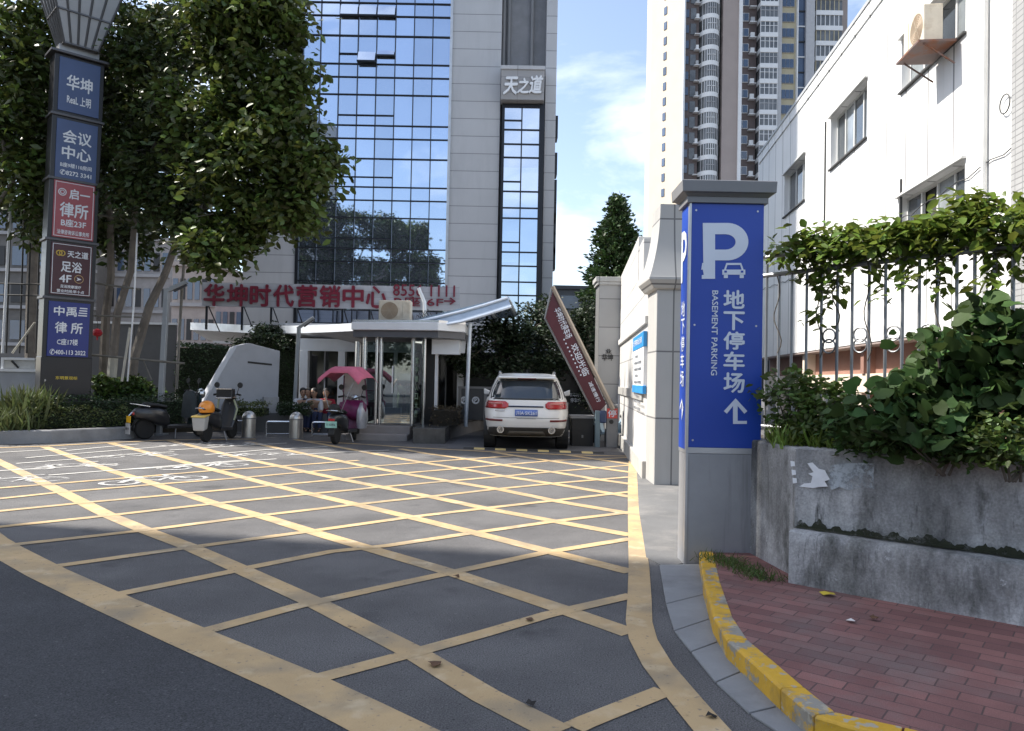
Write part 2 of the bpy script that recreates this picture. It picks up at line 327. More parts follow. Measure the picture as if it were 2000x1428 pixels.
A_LINES = [
 [(-30, 888), (0, 903), (119, 960), (210, 1006), (290, 1039), (371, 1069), (480, 1117), (622, 1181), (813, 1278), (950, 1361), (1090, 1432)],
 [(87, 873), (217, 920), (294, 943), (416, 983), (525, 1013), (612, 1040), (728, 1074), (892, 1122), (1107, 1194), (1232, 1238)],
 [(217, 866), (413, 917), (532, 948), (609, 966), (696, 986), (803, 1011), (925, 1041), (1093, 1083), (1232, 1118)],
 [(332, 861), (479, 897), (654, 934), (700, 943), (852, 973), (960, 996), (1090, 1020), (1232, 1046)],
 [(483, 863), (581, 884), (673, 903), (792, 926), (880, 941), (978, 957), (1090, 980), (1232, 1004)],
 [(577, 859), (647, 871), (792, 898), (904, 917), (992, 932), (1090, 947), (1232, 971)],
 [(780, 877), (827, 885), (932, 900), (995, 911), (1090, 924), (1174, 938), (1232, 946)],
 [(964, 884), (1083, 902), (1174, 915), (1232, 923)],
 [(1107, 889), (1156, 896), (1232, 907)]]
B_LINES = [
 [(1120, 1423), (1146, 1411), (1296, 1351)],
 [(600, 1332), (817, 1274), (940, 1240), (1069, 1202), (1234, 1164)],
 [(385, 1238), (581, 1185), (622, 1176), (749, 1148), (892, 1117), (1065, 1080), (1232, 1053)],
 [(224, 1163), (444, 1119), (480, 1111), (648, 1078), (754, 1067), (901, 1045), (1090, 1018), (1232, 1001)],
 [(94, 1109), (350, 1073), (595, 1040), (800, 1011), (960, 992), (1086, 978), (1232, 961)],
 [(17, 1066), (280, 1037), (497, 1009), (696, 986), (845, 970), (978, 955), (1090, 944), (1232, 932)],
 [(-40, 1034), (210, 1008), (413, 985), (600, 966), (754, 951), (880, 940), (992, 930), (1090, 921), (1232, 909)],
 [(-40, 1003), (161, 983), (357, 965), (532, 949), (661, 937), (796, 924), (904, 915), (1083, 900), (1232, 894)],
 [(-40, 979), (119, 962), (301, 947), (469, 934), (591, 923), (720, 912), (901, 898), (1000, 891)],
 [(-40, 957), (87, 947), (273, 932), (402, 921), (591, 908), (700, 900)]]
bm_ = MB(); lv = [0]
def strip(pts, wd): lv[0] += 1; bm_.ribbon(dens(gl(pts)), wd, .004 + lv[0] * .00012)
for l_ in A_LINES: strip(l_, .165)
for l_ in B_LINES: strip(l_, .115)
strip([(-70, 1015), (-20, 1057), (10, 1076), (94, 1121), (224, 1181), (374, 1247), (577, 1334), (700, 1394), (830, 1460)], .27)      # near border
strip([(1236, 888), (1238, 960), (1243, 1040), (1248, 1110), (1249, 1170), (1248, 1215), (1256, 1250), (1285, 1302), (1340, 1370), (1400, 1440)], .165)  # right border
strip([(1246, 892), (1111, 889), (964, 883), (824, 876), (705, 868), (600, 862)], .15)
strip([(-60, 874), (0, 875), (87, 872), (217, 865), (330, 860), (500, 858)], .15)
structure(bm_.build('box_junction_marking', M['yellow_paint']))
bm_ = MB()
for pts in [[(-30, 922), (88, 915), (230, 907)], [(32, 906), (150, 897), (250, 888), (340, 883)], [(50, 895), (120, 889), (243, 879), (350, 870)], [(95, 929), (225, 919), (330, 913), (450, 903), (540, 897)],
            [(130, 881), (190, 875), (270, 868)], [(240, 918), (330, 911), (480, 899)], [(330, 880), (420, 874), (560, 866)], [(400, 889), (520, 879), (640, 873)], [(-30, 886), (60, 881), (130, 877)], [(560, 890), (660, 884), (760, 880)]]:
    strip(pts, .07)
structure(bm_.build('bay_line_marking', M['white_paint']))
def bike_symbol(px, py, ang, s=.8):      # a two-wheeler painted in a bay
    c = G(px, py); u = Vector((math.cos(ang), math.sin(ang), 0)); v = Vector((-u.y, u.x, 0)); q = MB(); lv[0] += 1; z = .0042 + lv[0] * .00012
    def pt(a, b_): return c + u * a * s + v * b_ * s
    for x in (-.55, .55):
        q.ribbon([pt(x + .28 * math.cos(k * .3142), -.1 + .28 * math.sin(k * .3142)) for k in range(21)], .09 * s, z)
    for a in ([(-.55, -.1), (-.2, .32), (.4, .36), (.55, -.1)], [(-.2, .32), (.05, -.12), (.4, .36)], [(-.35, .45), (-.05, .45)], [(.36, .3), (.34, .56), (.6, .6)]):
        q.ribbon([pt(*k) for k in a], .11 * s, z + .0001)
    structure(q.build('bay_symbol_marking', M['faded_white']))
for px, py in [(15, 940), (135, 911), (300, 938), (265, 890), (395, 911), (500, 889), (380, 868), (470, 869)]: bike_symbol(px, py, R(40) + random.uniform(-.06, .06), .82)

# striped edge strip at the ramp threshold
M['kerb_black'] = mat('kerb_black', (.03, .03, .03), .7)
M['stone_dark'] = mat('stone_dark', (.12, .118, .115), .6, var=.2, scale=6, bump=.1)
ra, rb_ = G(905, 877), G(1180, 887)
q = MB(); n = 13
for i in range(n):
    q.mi = i % 2; a, c_ = ra.lerp(rb_, i / n), ra.lerp(rb_, (i + 1) / n)
    q.hexa([(a.x, a.y, 0), (c_.x, c_.y, 0), (c_.x, c_.y + .22, 0), (a.x, a.y + .22, 0)], [(a.x, a.y + .06, .028), (c_.x, c_.y + .06, .028), (c_.x, c_.y + .16, .028), (a.x, a.y + .16, .028)])
tag(q.build('speed_bump', [mat('bump_black', (.035, .034, .033), .8), mat('bump_yellow', (.62, .47, .2), .7)]), 'low black and yellow striped speed bump across the ramp mouth behind the white car', 'speed bump')
# ramp apron paving and the pale kerb on the right of the ramp
q = MB(); z = .006
q.add([(p.x, p.y, z) for p in (G(870, 876), G(1130, 884), G(1190, 882), G(1206, 872), G(1190, 862), G(1100, 840), G(985, 800), G(955, 815))], [tuple(range(8))])
structure(q.build('ramp_surface', mat('ramp_asphalt', (.1, .1, .105), .9, var=.15, bump=.3, bscale=80)))
q = MB()
kp = [(1110, 858), (1150, 858), (1188, 861), (1208, 868), (1222, 874), (1236, 874)]
kr = gl(kp); back = [Vector((p.x + .1, p.y + .5, 0)) for p in kr]
for i in range(len(kr) - 1):
    q.hexa([kr[i], kr[i + 1], back[i + 1], back[i]], [p + Vector((0, 0, .05)) for p in (kr[i], kr[i + 1], back[i + 1], back[i])])
structure(q.build('ramp_kerb', mat('pale_kerb', (.6, .58, .54), .7, bump=.1)))

# ------------------------------------------------------------------ right-hand pavement, gutter and kerb
TOPL = [(1365, 1073), (1374, 1134), (1393, 1203), (1420, 1249), (1470, 1293), (1525, 1343), (1590, 1397), (1655, 1417), (1760, 1440), (1950, 1490)]
KZ = .12
kl = [G(*p, KZ) for p in TOPL]
def offs(pts, d):
    out = []
    for i, p in enumerate(pts):
        t = (pts[min(i + 1, len(pts) - 1)] - pts[max(i - 1, 0)]); t.z = 0; t.normalize(); out.append(p + Vector((-t.y, t.x, 0)) * d)
    return out
kin = offs(kl, .112)
M['kerb_yellow'] = mat('kerb_yellow', (.62, .36, .03), .6, var=.12, scale=4, dirt=(.3, .28, .24), dscale=3.2, dlo=.545, dhi=.575, bump=.3, bscale=25)
blotch(M['kerb_yellow'], (.2, .15, .08), 6, .55, .75, .7, 8); blotch(M['kerb_yellow'], (.4, .37, .3), 22, .6, .64, .9, 6)
cut = [0, 2, 3, 5, 6, 8, 9]
for a, c_ in zip(cut[:-1], cut[1:]):    # one stone after another, a mortar gap between them
    q = MB(); seg = list(range(a, c_ + 1)); o_ = [kl[i].copy() for i in seg]; i_ = [kin[i].copy() for i in seg]
    e = (o_[-1] - o_[-2]).normalized() * .008; o_[-1] -= e; i_[-1] -= e
    rs = []
    for p, r_ in zip(o_, i_):
        rs.append([(p.x, p.y, -.02), (p.x, p.y, KZ - .012), (p.x * .92 + r_.x * .08, p.y * .92 + r_.y * .08, KZ), (r_.x, r_.y, KZ), (r_.x, r_.y, -.02)])
    q.rings(rs); structure(q.build('kerb_stone', M['kerb_yellow'], bevel=.006))
GL = [(1288, 1106), (1301, 1183), (1317, 1236), (1350, 1277), (1398, 1337), (1464, 1398), (1560, 1460), (1700, 1520)]
GRr = [(1363, 1106), (1380, 1165), (1397, 1211), (1421, 1253), (1478, 1306), (1560, 1378), (1640, 1432), (1760, 1470)]
ga, gb = gl(GL), gl(GRr)
q = MB()
for i in range(len(ga) - 1):
    a, b_, c_, d_ = ga[i], gb[i], gb[i + 1], ga[i + 1]; e = (d_ - a).normalized() * .006
    up = Vector((0, 0, .014)); b2, c2 = b_ + (b_ - a) * .25, c_ + (c_ - d_) * .25
    q.hexa([a + e, b2 + e, c2 - e, d_ - e], [a + e + up, b2 + e + up * 1.6, c2 - e + up * 1.6, d_ - e + up])
structure(q.build('gutter_slab', mat('gutter_concrete', (.24, .245, .25), .8, var=.16, scale=2, bump=.2, bscale=60, dirt=(.15, .15, .155), dscale=1.5, dlo=.5, dhi=.75), bevel=.004))
# darker, newer asphalt of the street in front of the box
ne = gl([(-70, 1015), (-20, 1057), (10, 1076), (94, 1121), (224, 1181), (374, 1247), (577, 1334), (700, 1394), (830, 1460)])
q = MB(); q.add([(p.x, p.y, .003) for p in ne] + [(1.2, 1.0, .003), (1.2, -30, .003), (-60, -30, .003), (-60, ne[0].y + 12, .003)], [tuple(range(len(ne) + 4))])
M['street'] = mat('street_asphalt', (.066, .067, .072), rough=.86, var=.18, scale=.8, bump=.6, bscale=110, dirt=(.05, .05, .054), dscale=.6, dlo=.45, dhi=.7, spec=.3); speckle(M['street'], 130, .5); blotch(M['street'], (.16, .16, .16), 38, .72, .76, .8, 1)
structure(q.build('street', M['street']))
# red brick pavement
def brick_mat():
    m = mat('brick_paving', (.22, .105, .095), .85, var=.2, scale=2.2, dirt=(.2, .16, .15), dscale=.8, dlo=.52, dhi=.72, bump=0); t = m.node_tree; N = t.nodes.new; L_ = t.links.new
    bs = t.nodes['Principled BSDF']; src = bs.inputs['Base Color'].links[0].from_socket
    tc_ = N('ShaderNodeTexCoord'); mp_ = N('ShaderNodeMapping'); mp_.inputs['Rotation'].default_value = (0, 0, R(38)); L_(tc_.outputs['Object'], mp_.inputs[0])
    nz = N('ShaderNodeTexNoise'); nz.inputs['Scale'].default_value = 3; L_(tc_.outputs['Object'], nz.inputs['Vector'])
    ad = N('ShaderNodeMix'); ad.data_type = 'RGBA'; ad.blend_type = 'LINEAR_LIGHT'; ad.inputs[0].default_value = .01; L_(mp_.outputs[0], ad.inputs[6]); L_(nz.outputs['Color'], ad.inputs[7])
    br = N('ShaderNodeTexBrick'); br.inputs['Scale'].default_value = 1; br.inputs['Brick Width'].default_value = .215; br.inputs['Row Height'].default_value = .11; br.inputs['Mortar Size'].default_value = .004
    br.inputs['Color1'].default_value = (.75, .72, .74, 1); br.inputs['Color2'].default_value = (1.15, 1.12, 1.1, 1); L_(ad.outputs[2], br.inputs['Vector'])
    mu = N('ShaderNodeMix'); mu.data_type = 'RGBA'; mu.blend_type = 'MULTIPLY'; mu.inputs[0].default_value = 1; L_(src, mu.inputs[6]); L_(br.outputs['Color'], mu.inputs[7])
    mj = N('ShaderNodeMix'); mj.data_type = 'RGBA'; L_(br.outputs['Fac'], mj.inputs[0]); L_(mu.outputs[2], mj.inputs[6]); mj.inputs[7].default_value = (.1, .06, .055, 1); L_(mj.outputs[2], bs.inputs['Base Color'])
    bp = N('ShaderNodeBump'); bp.inputs['Strength'].default_value = .5; bp.inputs['Distance'].default_value = .01; bp.invert = True; L_(br.outputs['Fac'], bp.inputs['Height']); L_(bp.outputs[0], bs.inputs['Normal'])
    speckle(m, 220, .25); return m
ring = [p.copy() for p in kin]; ring = [Vector((p.x, p.y, KZ - .006)) for p in ring]
extra = [Vector((4.2, .4, KZ - .006)), Vector((9.5, 1.2, KZ - .006)), Vector((9.0, 7.4, KZ - .006)), Vector((1.9, 6.9, KZ - .006)), Vector((ring[0].x, 6.5, KZ - .006))]
q = MB(); q.prism(ring + extra, (0, 0, -.1)); structure(q.build('pavement', brick_mat()))
# concrete strip behind the kerb line to the gate wall
q = MB(); q.prism([(p.x, p.y, .008) for p in (G(1242, 890), G(1248, 1000), G(1262, 1090), G(1300, 1110), G(1380, 1090), G(1500, 985), G(1300, 940), G(1276, 945), G(1246, 893))], (0, 0, -.02))
structure(q.build('concrete_strip', mat('strip_concrete', (.14, .14, .14), .88, var=.15, scale=1.5, bump=.3, bscale=70, dirt=(.22, .21, .2), dscale=1.6, dlo=.5, dhi=.7)))

# ------------------------------------------------------------------ litter
def litter(name, px, py, z, label, m, s=.05, n=5):
    c = G(px, py, z); q = MB(); ring = [(c.x + s * random.uniform(.5, 1) * math.cos(a * 6.283 / n), c.y + s * random.uniform(.5, 1) * math.sin(a * 6.283 / n), z + .004 + random.uniform(0, .02)) for a in range(n)]
    q.add(ring + [(c.x, c.y, z + .02)], [(i, (i + 1) % n, n) for i in range(n)]); o = q.build(name, m); s_ = o.modifiers.new('t', 'SOLIDIFY'); s_.thickness = .002
    return tag(o, label, 'litter')
LM = mat('dry_leaf', (.12, .06, .03), .8, var=.3); 
litter('fallen_leaf', 893, 1128, .006, 'small brown leaf on the hatch crossing right of the picture centre', LM, .035, 6)
litter('fallen_leaf', 1034, 1212, .006, 'brown leaf lying on the yellow hatch line near the right border', LM, .04, 6)
litter('fallen_leaf', 850, 1299, .006, 'larger brown leaf on the nearest hatch crossing', LM, .05, 7)
litter('fallen_leaf', 1038, 1378, .006, 'curled dark leaf on the hatch line nearest the camera', mat('dark_leaf', (.02, .017, .015), .8), .03, 6)
litter('fallen_leaf', 1390, 1402, .006, 'black leaf on the yellow border beside the gutter', MATS['dark_leaf'], .03, 6)
litter('leaf_scrap', 1618, 1162, KZ, 'yellow leaf on the red bricks at the foot of the planter wall', mat('yellow_leaf', (.55, .42, .04), .6), .06, 7)
litter('paper_scrap', 1662, 1214, KZ, 'white paper scrap on the red brick pavement', mat('paper', (.7, .68, .65), .8), .045, 5)
litter('fallen_leaf', 1495, 1131, KZ, 'dark leaf on the pavement just behind the yellow kerb', MATS['dark_leaf'], .03, 6)
litter('fallen_leaf', 1706, 1210, KZ, 'brown leaf on the bricks right of the white paper scrap', LM, .035, 6)
# ================================================================== RIGHT: sign pillar, planter wall, fence, gate, white building
pl = Plane(G(1337, 1105), (1, 0))
D0 = pl.p.y
x0, _ = pl.uz(1337, 1100); x1, _ = pl.uz(1485, 870); 
XL, XR = pl.p.x + x0, pl.p.x + x1; ZB = pl.uz(1410, 875)[1]; ZT = pl.uz(1410, 398)[1]; ZC = pl.uz(1400, 361)[1]; PD = .27
sp = thing('parking_sign_pillar', 'blue parking sign pillar on a grey steel base at the kerb, with grey cap', 'sign', ((XL + XR) / 2, D0 + PD / 2, 0))
M['steel'] = mat('brushed_steel', (.33, .335, .35), .42, .25, var=.08, scale=3, dirt=(.2, .2, .2), dscale=1.2, dlo=.55, dhi=.8, streak=(6, 6, .5), bump=.05, bscale=120)
M['cap_grey'] = mat('cap_grey', (.2, .2, .205), .5, .1, var=.06)
M['blue'] = mat('sign_blue', (.02, .068, .40), .35, var=.05, scale=1.2, spec=.4)
M['white_vinyl'] = mat('white_vinyl', (.72, .76, .84), .5, var=.04)
M['edge_metal'] = mat('edge_metal', (.5, .51, .53), .35, .6)
q = MB(); q.box(XL, XR, D0, D0 + PD, -.02, ZB - .05); q.build('base', M['steel'], sp, bevel=.006)
q = MB(); q.box(XL - .004, XR + .004, D0 - .004, D0 + PD + .004, ZB - .05, ZB); q.build('rim', M['edge_metal'], sp, bevel=.004)
q = MB(); q.box(XL + .012, XR + .003, D0 - .006, D0 + .03, ZB, ZT); q.build('front_panel', M['blue'], sp, bevel=.004)
q = MB(); q.box(XL - .006, XL + .03, D0 + .035, D0 + PD, ZB - .02, ZT); q.build('side_panel', M['blue'], sp, bevel=.004)
q = MB(); q.box(XL + .03, XR - .01, D0 + .03, D0 + PD - .02, ZB, ZT); q.build('core', M['cap_grey'], sp)
q = MB(); q.box(XL - .006, XL + .012, D0 - .012, D0 + .033, -.01, ZT); q.build('corner_trim', M['edge_metal'], sp)
q = MB(); q.box(XL - .03, XR + .03, D0 - .03, D0 + PD + .03, ZT, ZT + .05)
def ringz(e, z): return [(XL - e, D0 - e, z), (XR + e, D0 - e, z), (XR + e, D0 + PD + e, z), (XL - e, D0 + PD + e, z)]
q.rings([ringz(.03, ZT + .05), ringz(.06, ZT + .075), ringz(.08, ZT + .08), ringz(.085, ZC + .015), ringz(.075, ZC + .02)]); q.build('cap', M['cap_grey'], sp, bevel=.004)
for sx in (XL + .05, XR - .05):
    for sz in (ZB + .06, ZT - .06, (ZB + ZT) / 2):
        q = MB(); q.lathe([(0, -.003), (.008, -.003), (.009, 0), (0, .001)], (sx, D0 - .007, sz), 'Y', 10); q.build('screw', M['edge_metal'], sp)
FN = (0, -1, 0)
def on_front(px, py): return pl.hit(px, py) + Vector((0, -.006, 0))
def ftext(body, x0, y0, x1, y1, **k):
    a, b_ = on_front(x0, y1), on_front(x1, y0)
    return text(body, (a + b_) / 2, (1, 0, 0), (0, 0, 1), b_.x - a.x, b_.z - a.z, M['white_vinyl'], sp, lift=.004, **k)
# the big P, with the chipped foot of its stem
q = MB()
def f2(px, py): p = on_front(px, py); return Vector((p.x, p.y - .004, p.z))
out = [(1372, 436), (1418, 436)] + [(1420 + 41 * math.sin(a), 472.5 - 36.5 * math.cos(a)) for a in np.linspace(.05, math.pi - .05, 18)] + [(1418, 509), (1396, 509), (1396, 545), (1370, 545), (1370, 538), (1374, 537), (1372, 527), (1369, 527), (1371, 514), (1373, 514)]
inn = [(1396, 458), (1416, 458)] + [(1416 + 20 * math.sin(a), 473 - 15 * math.cos(a)) for a in np.linspace(.05, math.pi - .05, 14)] + [(1416, 488), (1396, 488)]
bmx = bmesh.new(); vo = [bmx.verts.new(f2(*p) - sp.location) for p in out]; vi = [bmx.verts.new(f2(*p) - sp.location) for p in inn]
ed = [bmx.edges.new((v[i], v[(i + 1) % len(v)])) for v in (vo, vi) for i in range(len(v))]
bmesh.ops.triangle_fill(bmx, use_beauty=True, use_dissolve=False, edges=ed); me = bpy.data.meshes.new('lettering'); bmx.to_mesh(me); bmx.free(); me.materials.append(M['white_vinyl'])
o = bpy.data.objects.new('lettering', me); COL.objects.link(o); o.parent = sp
# car pictogram
q = MB()
def poly(*pts): q.add([f2(*p) for p in pts], [tuple(range(len(pts) - 1, -1, -1))])
poly((1418, 514), (1447, 514), (1452, 528), (1448, 528), (1445, 518), (1420, 518), (1417, 528), (1413, 528))
def poly2(*pts, k=.0002): q.add([f2(*p) + Vector((0, -k, 0)) for p in pts], [tuple(range(len(pts) - 1, -1, -1))])
poly2((1410, 527), (1455, 527), (1455, 537), (1410, 537)); poly2((1413, 536.5), (1421, 536.5), (1421, 543.5), (1413, 543.5)); poly2((1444, 536.5), (1452, 536.5), (1452, 543.5), (1444, 543.5))
q.build('car_pictogram', M['white_vinyl'], sp)
q = MB(); poly2((1414, 529), (1419, 529), (1419, 533), (1414, 533), k=.002); poly2((1446, 529), (1451, 529), (1451, 533), (1446, 533), k=.002); q.build('pictogram_lamp', M['blue'], sp)
for ch, y0, y1 in (('地', 568, 602), ('下', 610, 644), ('停', 649, 682), ('车', 688, 722), ('场', 729, 766)): ftext(ch, 1413, y0, 1453, y1, off=.025)
a, b_ = on_front(1388, 733), on_front(1402, 568)
text('BASEMENT PARKING', (a + b_) / 2, (0, 0, -1), (1, 0, 0), b_.z - a.z, b_.x - a.x, M['white_vinyl'], sp, lift=.004, off=.015)
q = MB(); poly((1413, 803), (1436, 778), (1459, 803), (1453, 808), (1440, 793), (1440, 822), (1458, 822), (1458, 828), (1431, 828), (1431, 793), (1419, 808)); q.build('arrow', M['white_vinyl'], sp)
# lettering on the left-hand face
sc_ = Vector((XL - .006, D0 + .15, 0)); zz = lambda py: pl.uz(1335, py)[1]
def stext(b_, y0, y1, w_, dy=0, **k): text(b_, sc_ + Vector((0, dy, (zz(y0) + zz(y1)) / 2)), (0, -1, 0), (0, 0, 1), w_, abs(zz(y1) - zz(y0)), M['white_vinyl'], sp, lift=.004, **k)
stext('P', 446, 545, .19)
for ch, y0, y1 in (('地', 585, 615), ('下', 620, 650), ('停', 655, 685), ('车', 690, 718), ('场', 724, 755)): stext(ch, y0, y1, .13, .0)
stext('↑', 780, 822, .14)

# ------------------------------------------------------------------ planter wall of stained concrete, two steps
M['old_concrete'] = mat('old_concrete', (.4, .405, .41), .9, var=.3, scale=1.6, bump=.5, bscale=14, dirt=(.13, .13, .13), dscale=1.1, dlo=.46, dhi=.66, streak=(1.6, 1.6, .7))
def mould(m, col, sc, lo, hi, scale=(1, 1, 1)):
    t = m.node_tree; N = t.nodes.new; bs = t.nodes['Principled BSDF']; src = bs.inputs['Base Color'].links[0].from_socket
    g = N('ShaderNodeTexCoord'); mp_ = N('ShaderNodeMapping'); mp_.inputs['Scale'].default_value = scale; n = N('ShaderNodeTexNoise'); n.inputs['Scale'].default_value = sc; n.inputs['Detail'].default_value = 9; n.inputs['Roughness'].default_value = .72
    r = N('ShaderNodeMapRange'); r.inputs[1].default_value = lo; r.inputs[2].default_value = hi; t.links.new(g.outputs['Object'], mp_.inputs[0]); t.links.new(mp_.outputs[0], n.inputs['Vector']); t.links.new(n.outputs['Fac'], r.inputs[0])
    x = N('ShaderNodeMix'); x.data_type = 'RGBA'; t.links.new(r.outputs[0], x.inputs[0]); t.links.new(src, x.inputs[6]); x.inputs[7].default_value = col + (1,); t.links.new(x.outputs[2], bs.inputs['Base Color'])
mould(M['old_concrete'], (.045, .048, .04), 2.6, .52, .7, (1.5, 1.5, .6)); mould(M['old_concrete'], (.6, .61, .63), 7, .64, .7); mould(M['old_concrete'], (.3, .3, .29), 1.1, .55, .7, (1, 1, .4)); mould(M['old_concrete'], (.028, .03, .03), 5.0, .58, .7, (1.6, 1.6, .22)); mould(M['old_concrete'], (.5, .51, .52), 24, .69, .71)
speckle(M['old_concrete'], 70, .18)
wl, wr = G(1539, 1137, KZ), G(2000, 1222, KZ); ud = (wr - wl).normalized(); nd = Vector((ud.y, -ud.x, 0)); ZW, ZL = 1.05, .48
we = wl + ud * 5.0; pw = thing('planter_wall', 'stained grey concrete planter wall with a low ledge, right of the sign pillar', 'wall', (wl.x, wl.y, 0))
def wall_block(a, e, front, backd, z0, z1, jitter=.008, n=26, m=M['old_concrete'], name='wall', nz=6):
    q = MB(); rs = []
    for i in range(n + 1):
        p = a.lerp(e, i / n); j = lambda: random.uniform(-jitter, jitter)
        f = p + nd * front; bk = p - nd * backd; ring = [(bk.x, bk.y, z0), (f.x, f.y, z0)]
        for k in range(1, nz): ring.append((f.x + nd.x * j(), f.y + nd.y * j(), z0 + (z1 - z0) * k / nz))
        ring += [(f.x - nd.x * .012, f.y - nd.y * .012, z1 - .012 + j()), (f.x - nd.x * .04, f.y - nd.y * .04, z1 + j() * .6), (bk.x, bk.y, z1)]
        rs.append(ring)
    q.rings(rs); return q.build(name, m, pw, smooth=True, angle=50)
wall_block(wl - ud * .02, we, -.17, .42, .02, ZW, name='upper_wall'); wall_block(wl, we, 0, .16, .02, ZL, name='ledge')
q = MB(); lb = wl - nd * .3; bk = G(1487, 868, ZW); bk = Vector((wl.x - .05, wl.y + 1.6, 0)); a2 = wl - ud * .018 - nd * .19
dd = (bk - Vector((a2.x, a2.y, 0))).normalized(); nn = Vector((dd.y, -dd.x, 0))
q.hexa([(a2.x, a2.y, .02), (a2.x + nn.x * .2, a2.y + nn.y * .2, .02), (bk.x + nn.x * .2, bk.y + nn.y * .2, .02), (bk.x, bk.y, .02)], [(a2.x, a2.y, ZW - .004), (a2.x + nn.x * .2, a2.y + nn.y * .2, ZW - .004), (bk.x + nn.x * .2, bk.y + nn.y * .2, ZW - .004), (bk.x, bk.y, ZW - .004)])
q.build('side_wall', M['old_concrete'], pw, bevel=.02)
# dark strip along the ledge's inner corner: moss plus shade the even light lacks
q = MB(); n = 420; a_ = [wl.lerp(we, i / n) - nd * .168 for i in range(n + 1)]; hz_ = np.convolve(RNG.random(n + 9) ** 3, np.ones(5) / 5, 'same')[4:]; fz_ = np.convolve(RNG.random(n + 9), np.ones(7) / 7, 'same')[4:]
rs = [[(p.x + nd.x * (.02 + .07 * f), p.y + nd.y * (.02 + .07 * f), ZL + .007), (p.x + nd.x * .012, p.y + nd.y * .012, ZL + .012), (p.x + nd.x * .012, p.y + nd.y * .012, ZL + .015 + .12 * h)] for p, h, f in zip(a_, hz_, fz_)]
q.rings(rs, False, False); q.build('corner_strip', worn('corner_dark', (.03, .034, .02), .5, .66, 9), pw)
# torn poster and paint patch
wp = Plane(wl - nd * .17, ud); wp.n = nd
q = MB(); torn = [(1578, 905), (1588, 903), (1600, 915), (1612, 918), (1622, 936), (1612, 940), (1618, 950), (1600, 951), (1590, 953), (1562, 950), (1572, 944), (1585, 943), (1588, 930), (1580, 925), (1590, 922)]
q.add([wp.hit(*p) + nd * .013 for p in torn], [tuple(range(len(torn)))])
for c in ((1549, 905), (1551, 922), (1553, 938)): q.add([wp.hit(c[0] + dx, c[1] + dy) + nd * .013 for dx, dy in ((-4, -5), (4, -4), (5, 5), (-3, 6))], [(0, 1, 2, 3)])
q.build('torn_poster', mat('poster_paper', (.8, .82, .85), .7, var=.1, scale=9), pw)
q = MB(); pp = [(1622, 909), (1650, 905), (1690, 904), (1709, 906), (1707, 935), (1709, 955), (1688, 950), (1660, 958), (1640, 951), (1625, 957), (1618, 940)]
q.add([wp.hit(*p) + nd * .012 for p in pp], [tuple(range(len(pp)))])
q.build('paint_patch', worn('patch_paint', (.48, .53, .57), .47, .6, 5), pw)
# soil
q = MB(); s0 = wl - nd * .42; s1 = we - nd * .42; s2 = we - nd * 3.4; s3 = Vector((wl.x - .02, wl.y + 2.2, 0))
q.prism([(p.x, p.y, ZW - .03) for p in (s0, s1, s2, s3)], (0, 0, -.6)); structure(q.build('soil', mat('soil', (.05, .04, .03), .95, var=.4, scale=8, bump=.6)))

# ------------------------------------------------------------------ railing on the planter
fa, fb = P(1489, 535, 6.75), P(2000, 485, 5.05); fa.z = fb.z = 0; fd = (fb - fa).normalized(); fp = Plane(fa, fd); fe = fb + fd * 1.6
M['galv'] = mat('galvanised', (.23, .235, .245), .42, .7, var=.12, scale=6, dirt=(.2, .13, .08), dscale=4, dlo=.6, dhi=.8)
rf = thing('railing', 'grey steel bar railing standing in the planter, overgrown with vines', 'railing', (fa.x, fa.y, ZW))
zr = fp.uz(1700, 514)[1]; zr2 = fp.uz(1530, 498)[1]
q = MB(); q.tube([fa - fd * .6 + Vector((0, 0, zr)), fe + Vector((0, 0, zr))], .02); q.build('top_rail', M['galv'], rf, smooth=True)
q = MB(); q.tube([fa - fd * .6 + Vector((0, 0, zr2)), fe + Vector((0, 0, zr2))], .017); q.build('upper_rail', M['galv'], rf, smooth=True)
q = MB(); q.tube([fa - fd * .6 + Vector((0, 0, 1.14)), fe + Vector((0, 0, 1.14))], .016); q.build('bottom_rail', M['galv'], rf, smooth=True)
bars = [1497, 1521, 1546, 1575, 1604, 1635, 1664, 1697, 1729, 1762, 1795, 1830, 1868, 1903, 1941, 1978]
bs_ = [fp.uz(x, 640)[0] for x in bars]; st = (bs_[-1] - bs_[-2]); bs_ += [bs_[-1] + st * k for k in range(1, 10)]
for i, s in enumerate(bs_):
    p = fa + fd * s; q = MB(); q.tube([(p.x, p.y, 1.0), (p.x, p.y, zr + (.1 if i % 6 == 0 else 0))], .0125, 8); q.build('bar', M['galv'], rf, smooth=True)
    if 3 < i < 24 and i % 2 == 0 and i + 1 < len(bs_):
        c = fa + fd * (s + bs_[i + 1]) / 2
        for dz in (0, -.085):
            q = MB(); q.torus((c.x, c.y, fp.uz(1700, 668)[1] + .06 + dz), fp.n, .055, .007); q.build('ring_ornament', M['galv'], rf, smooth=True)

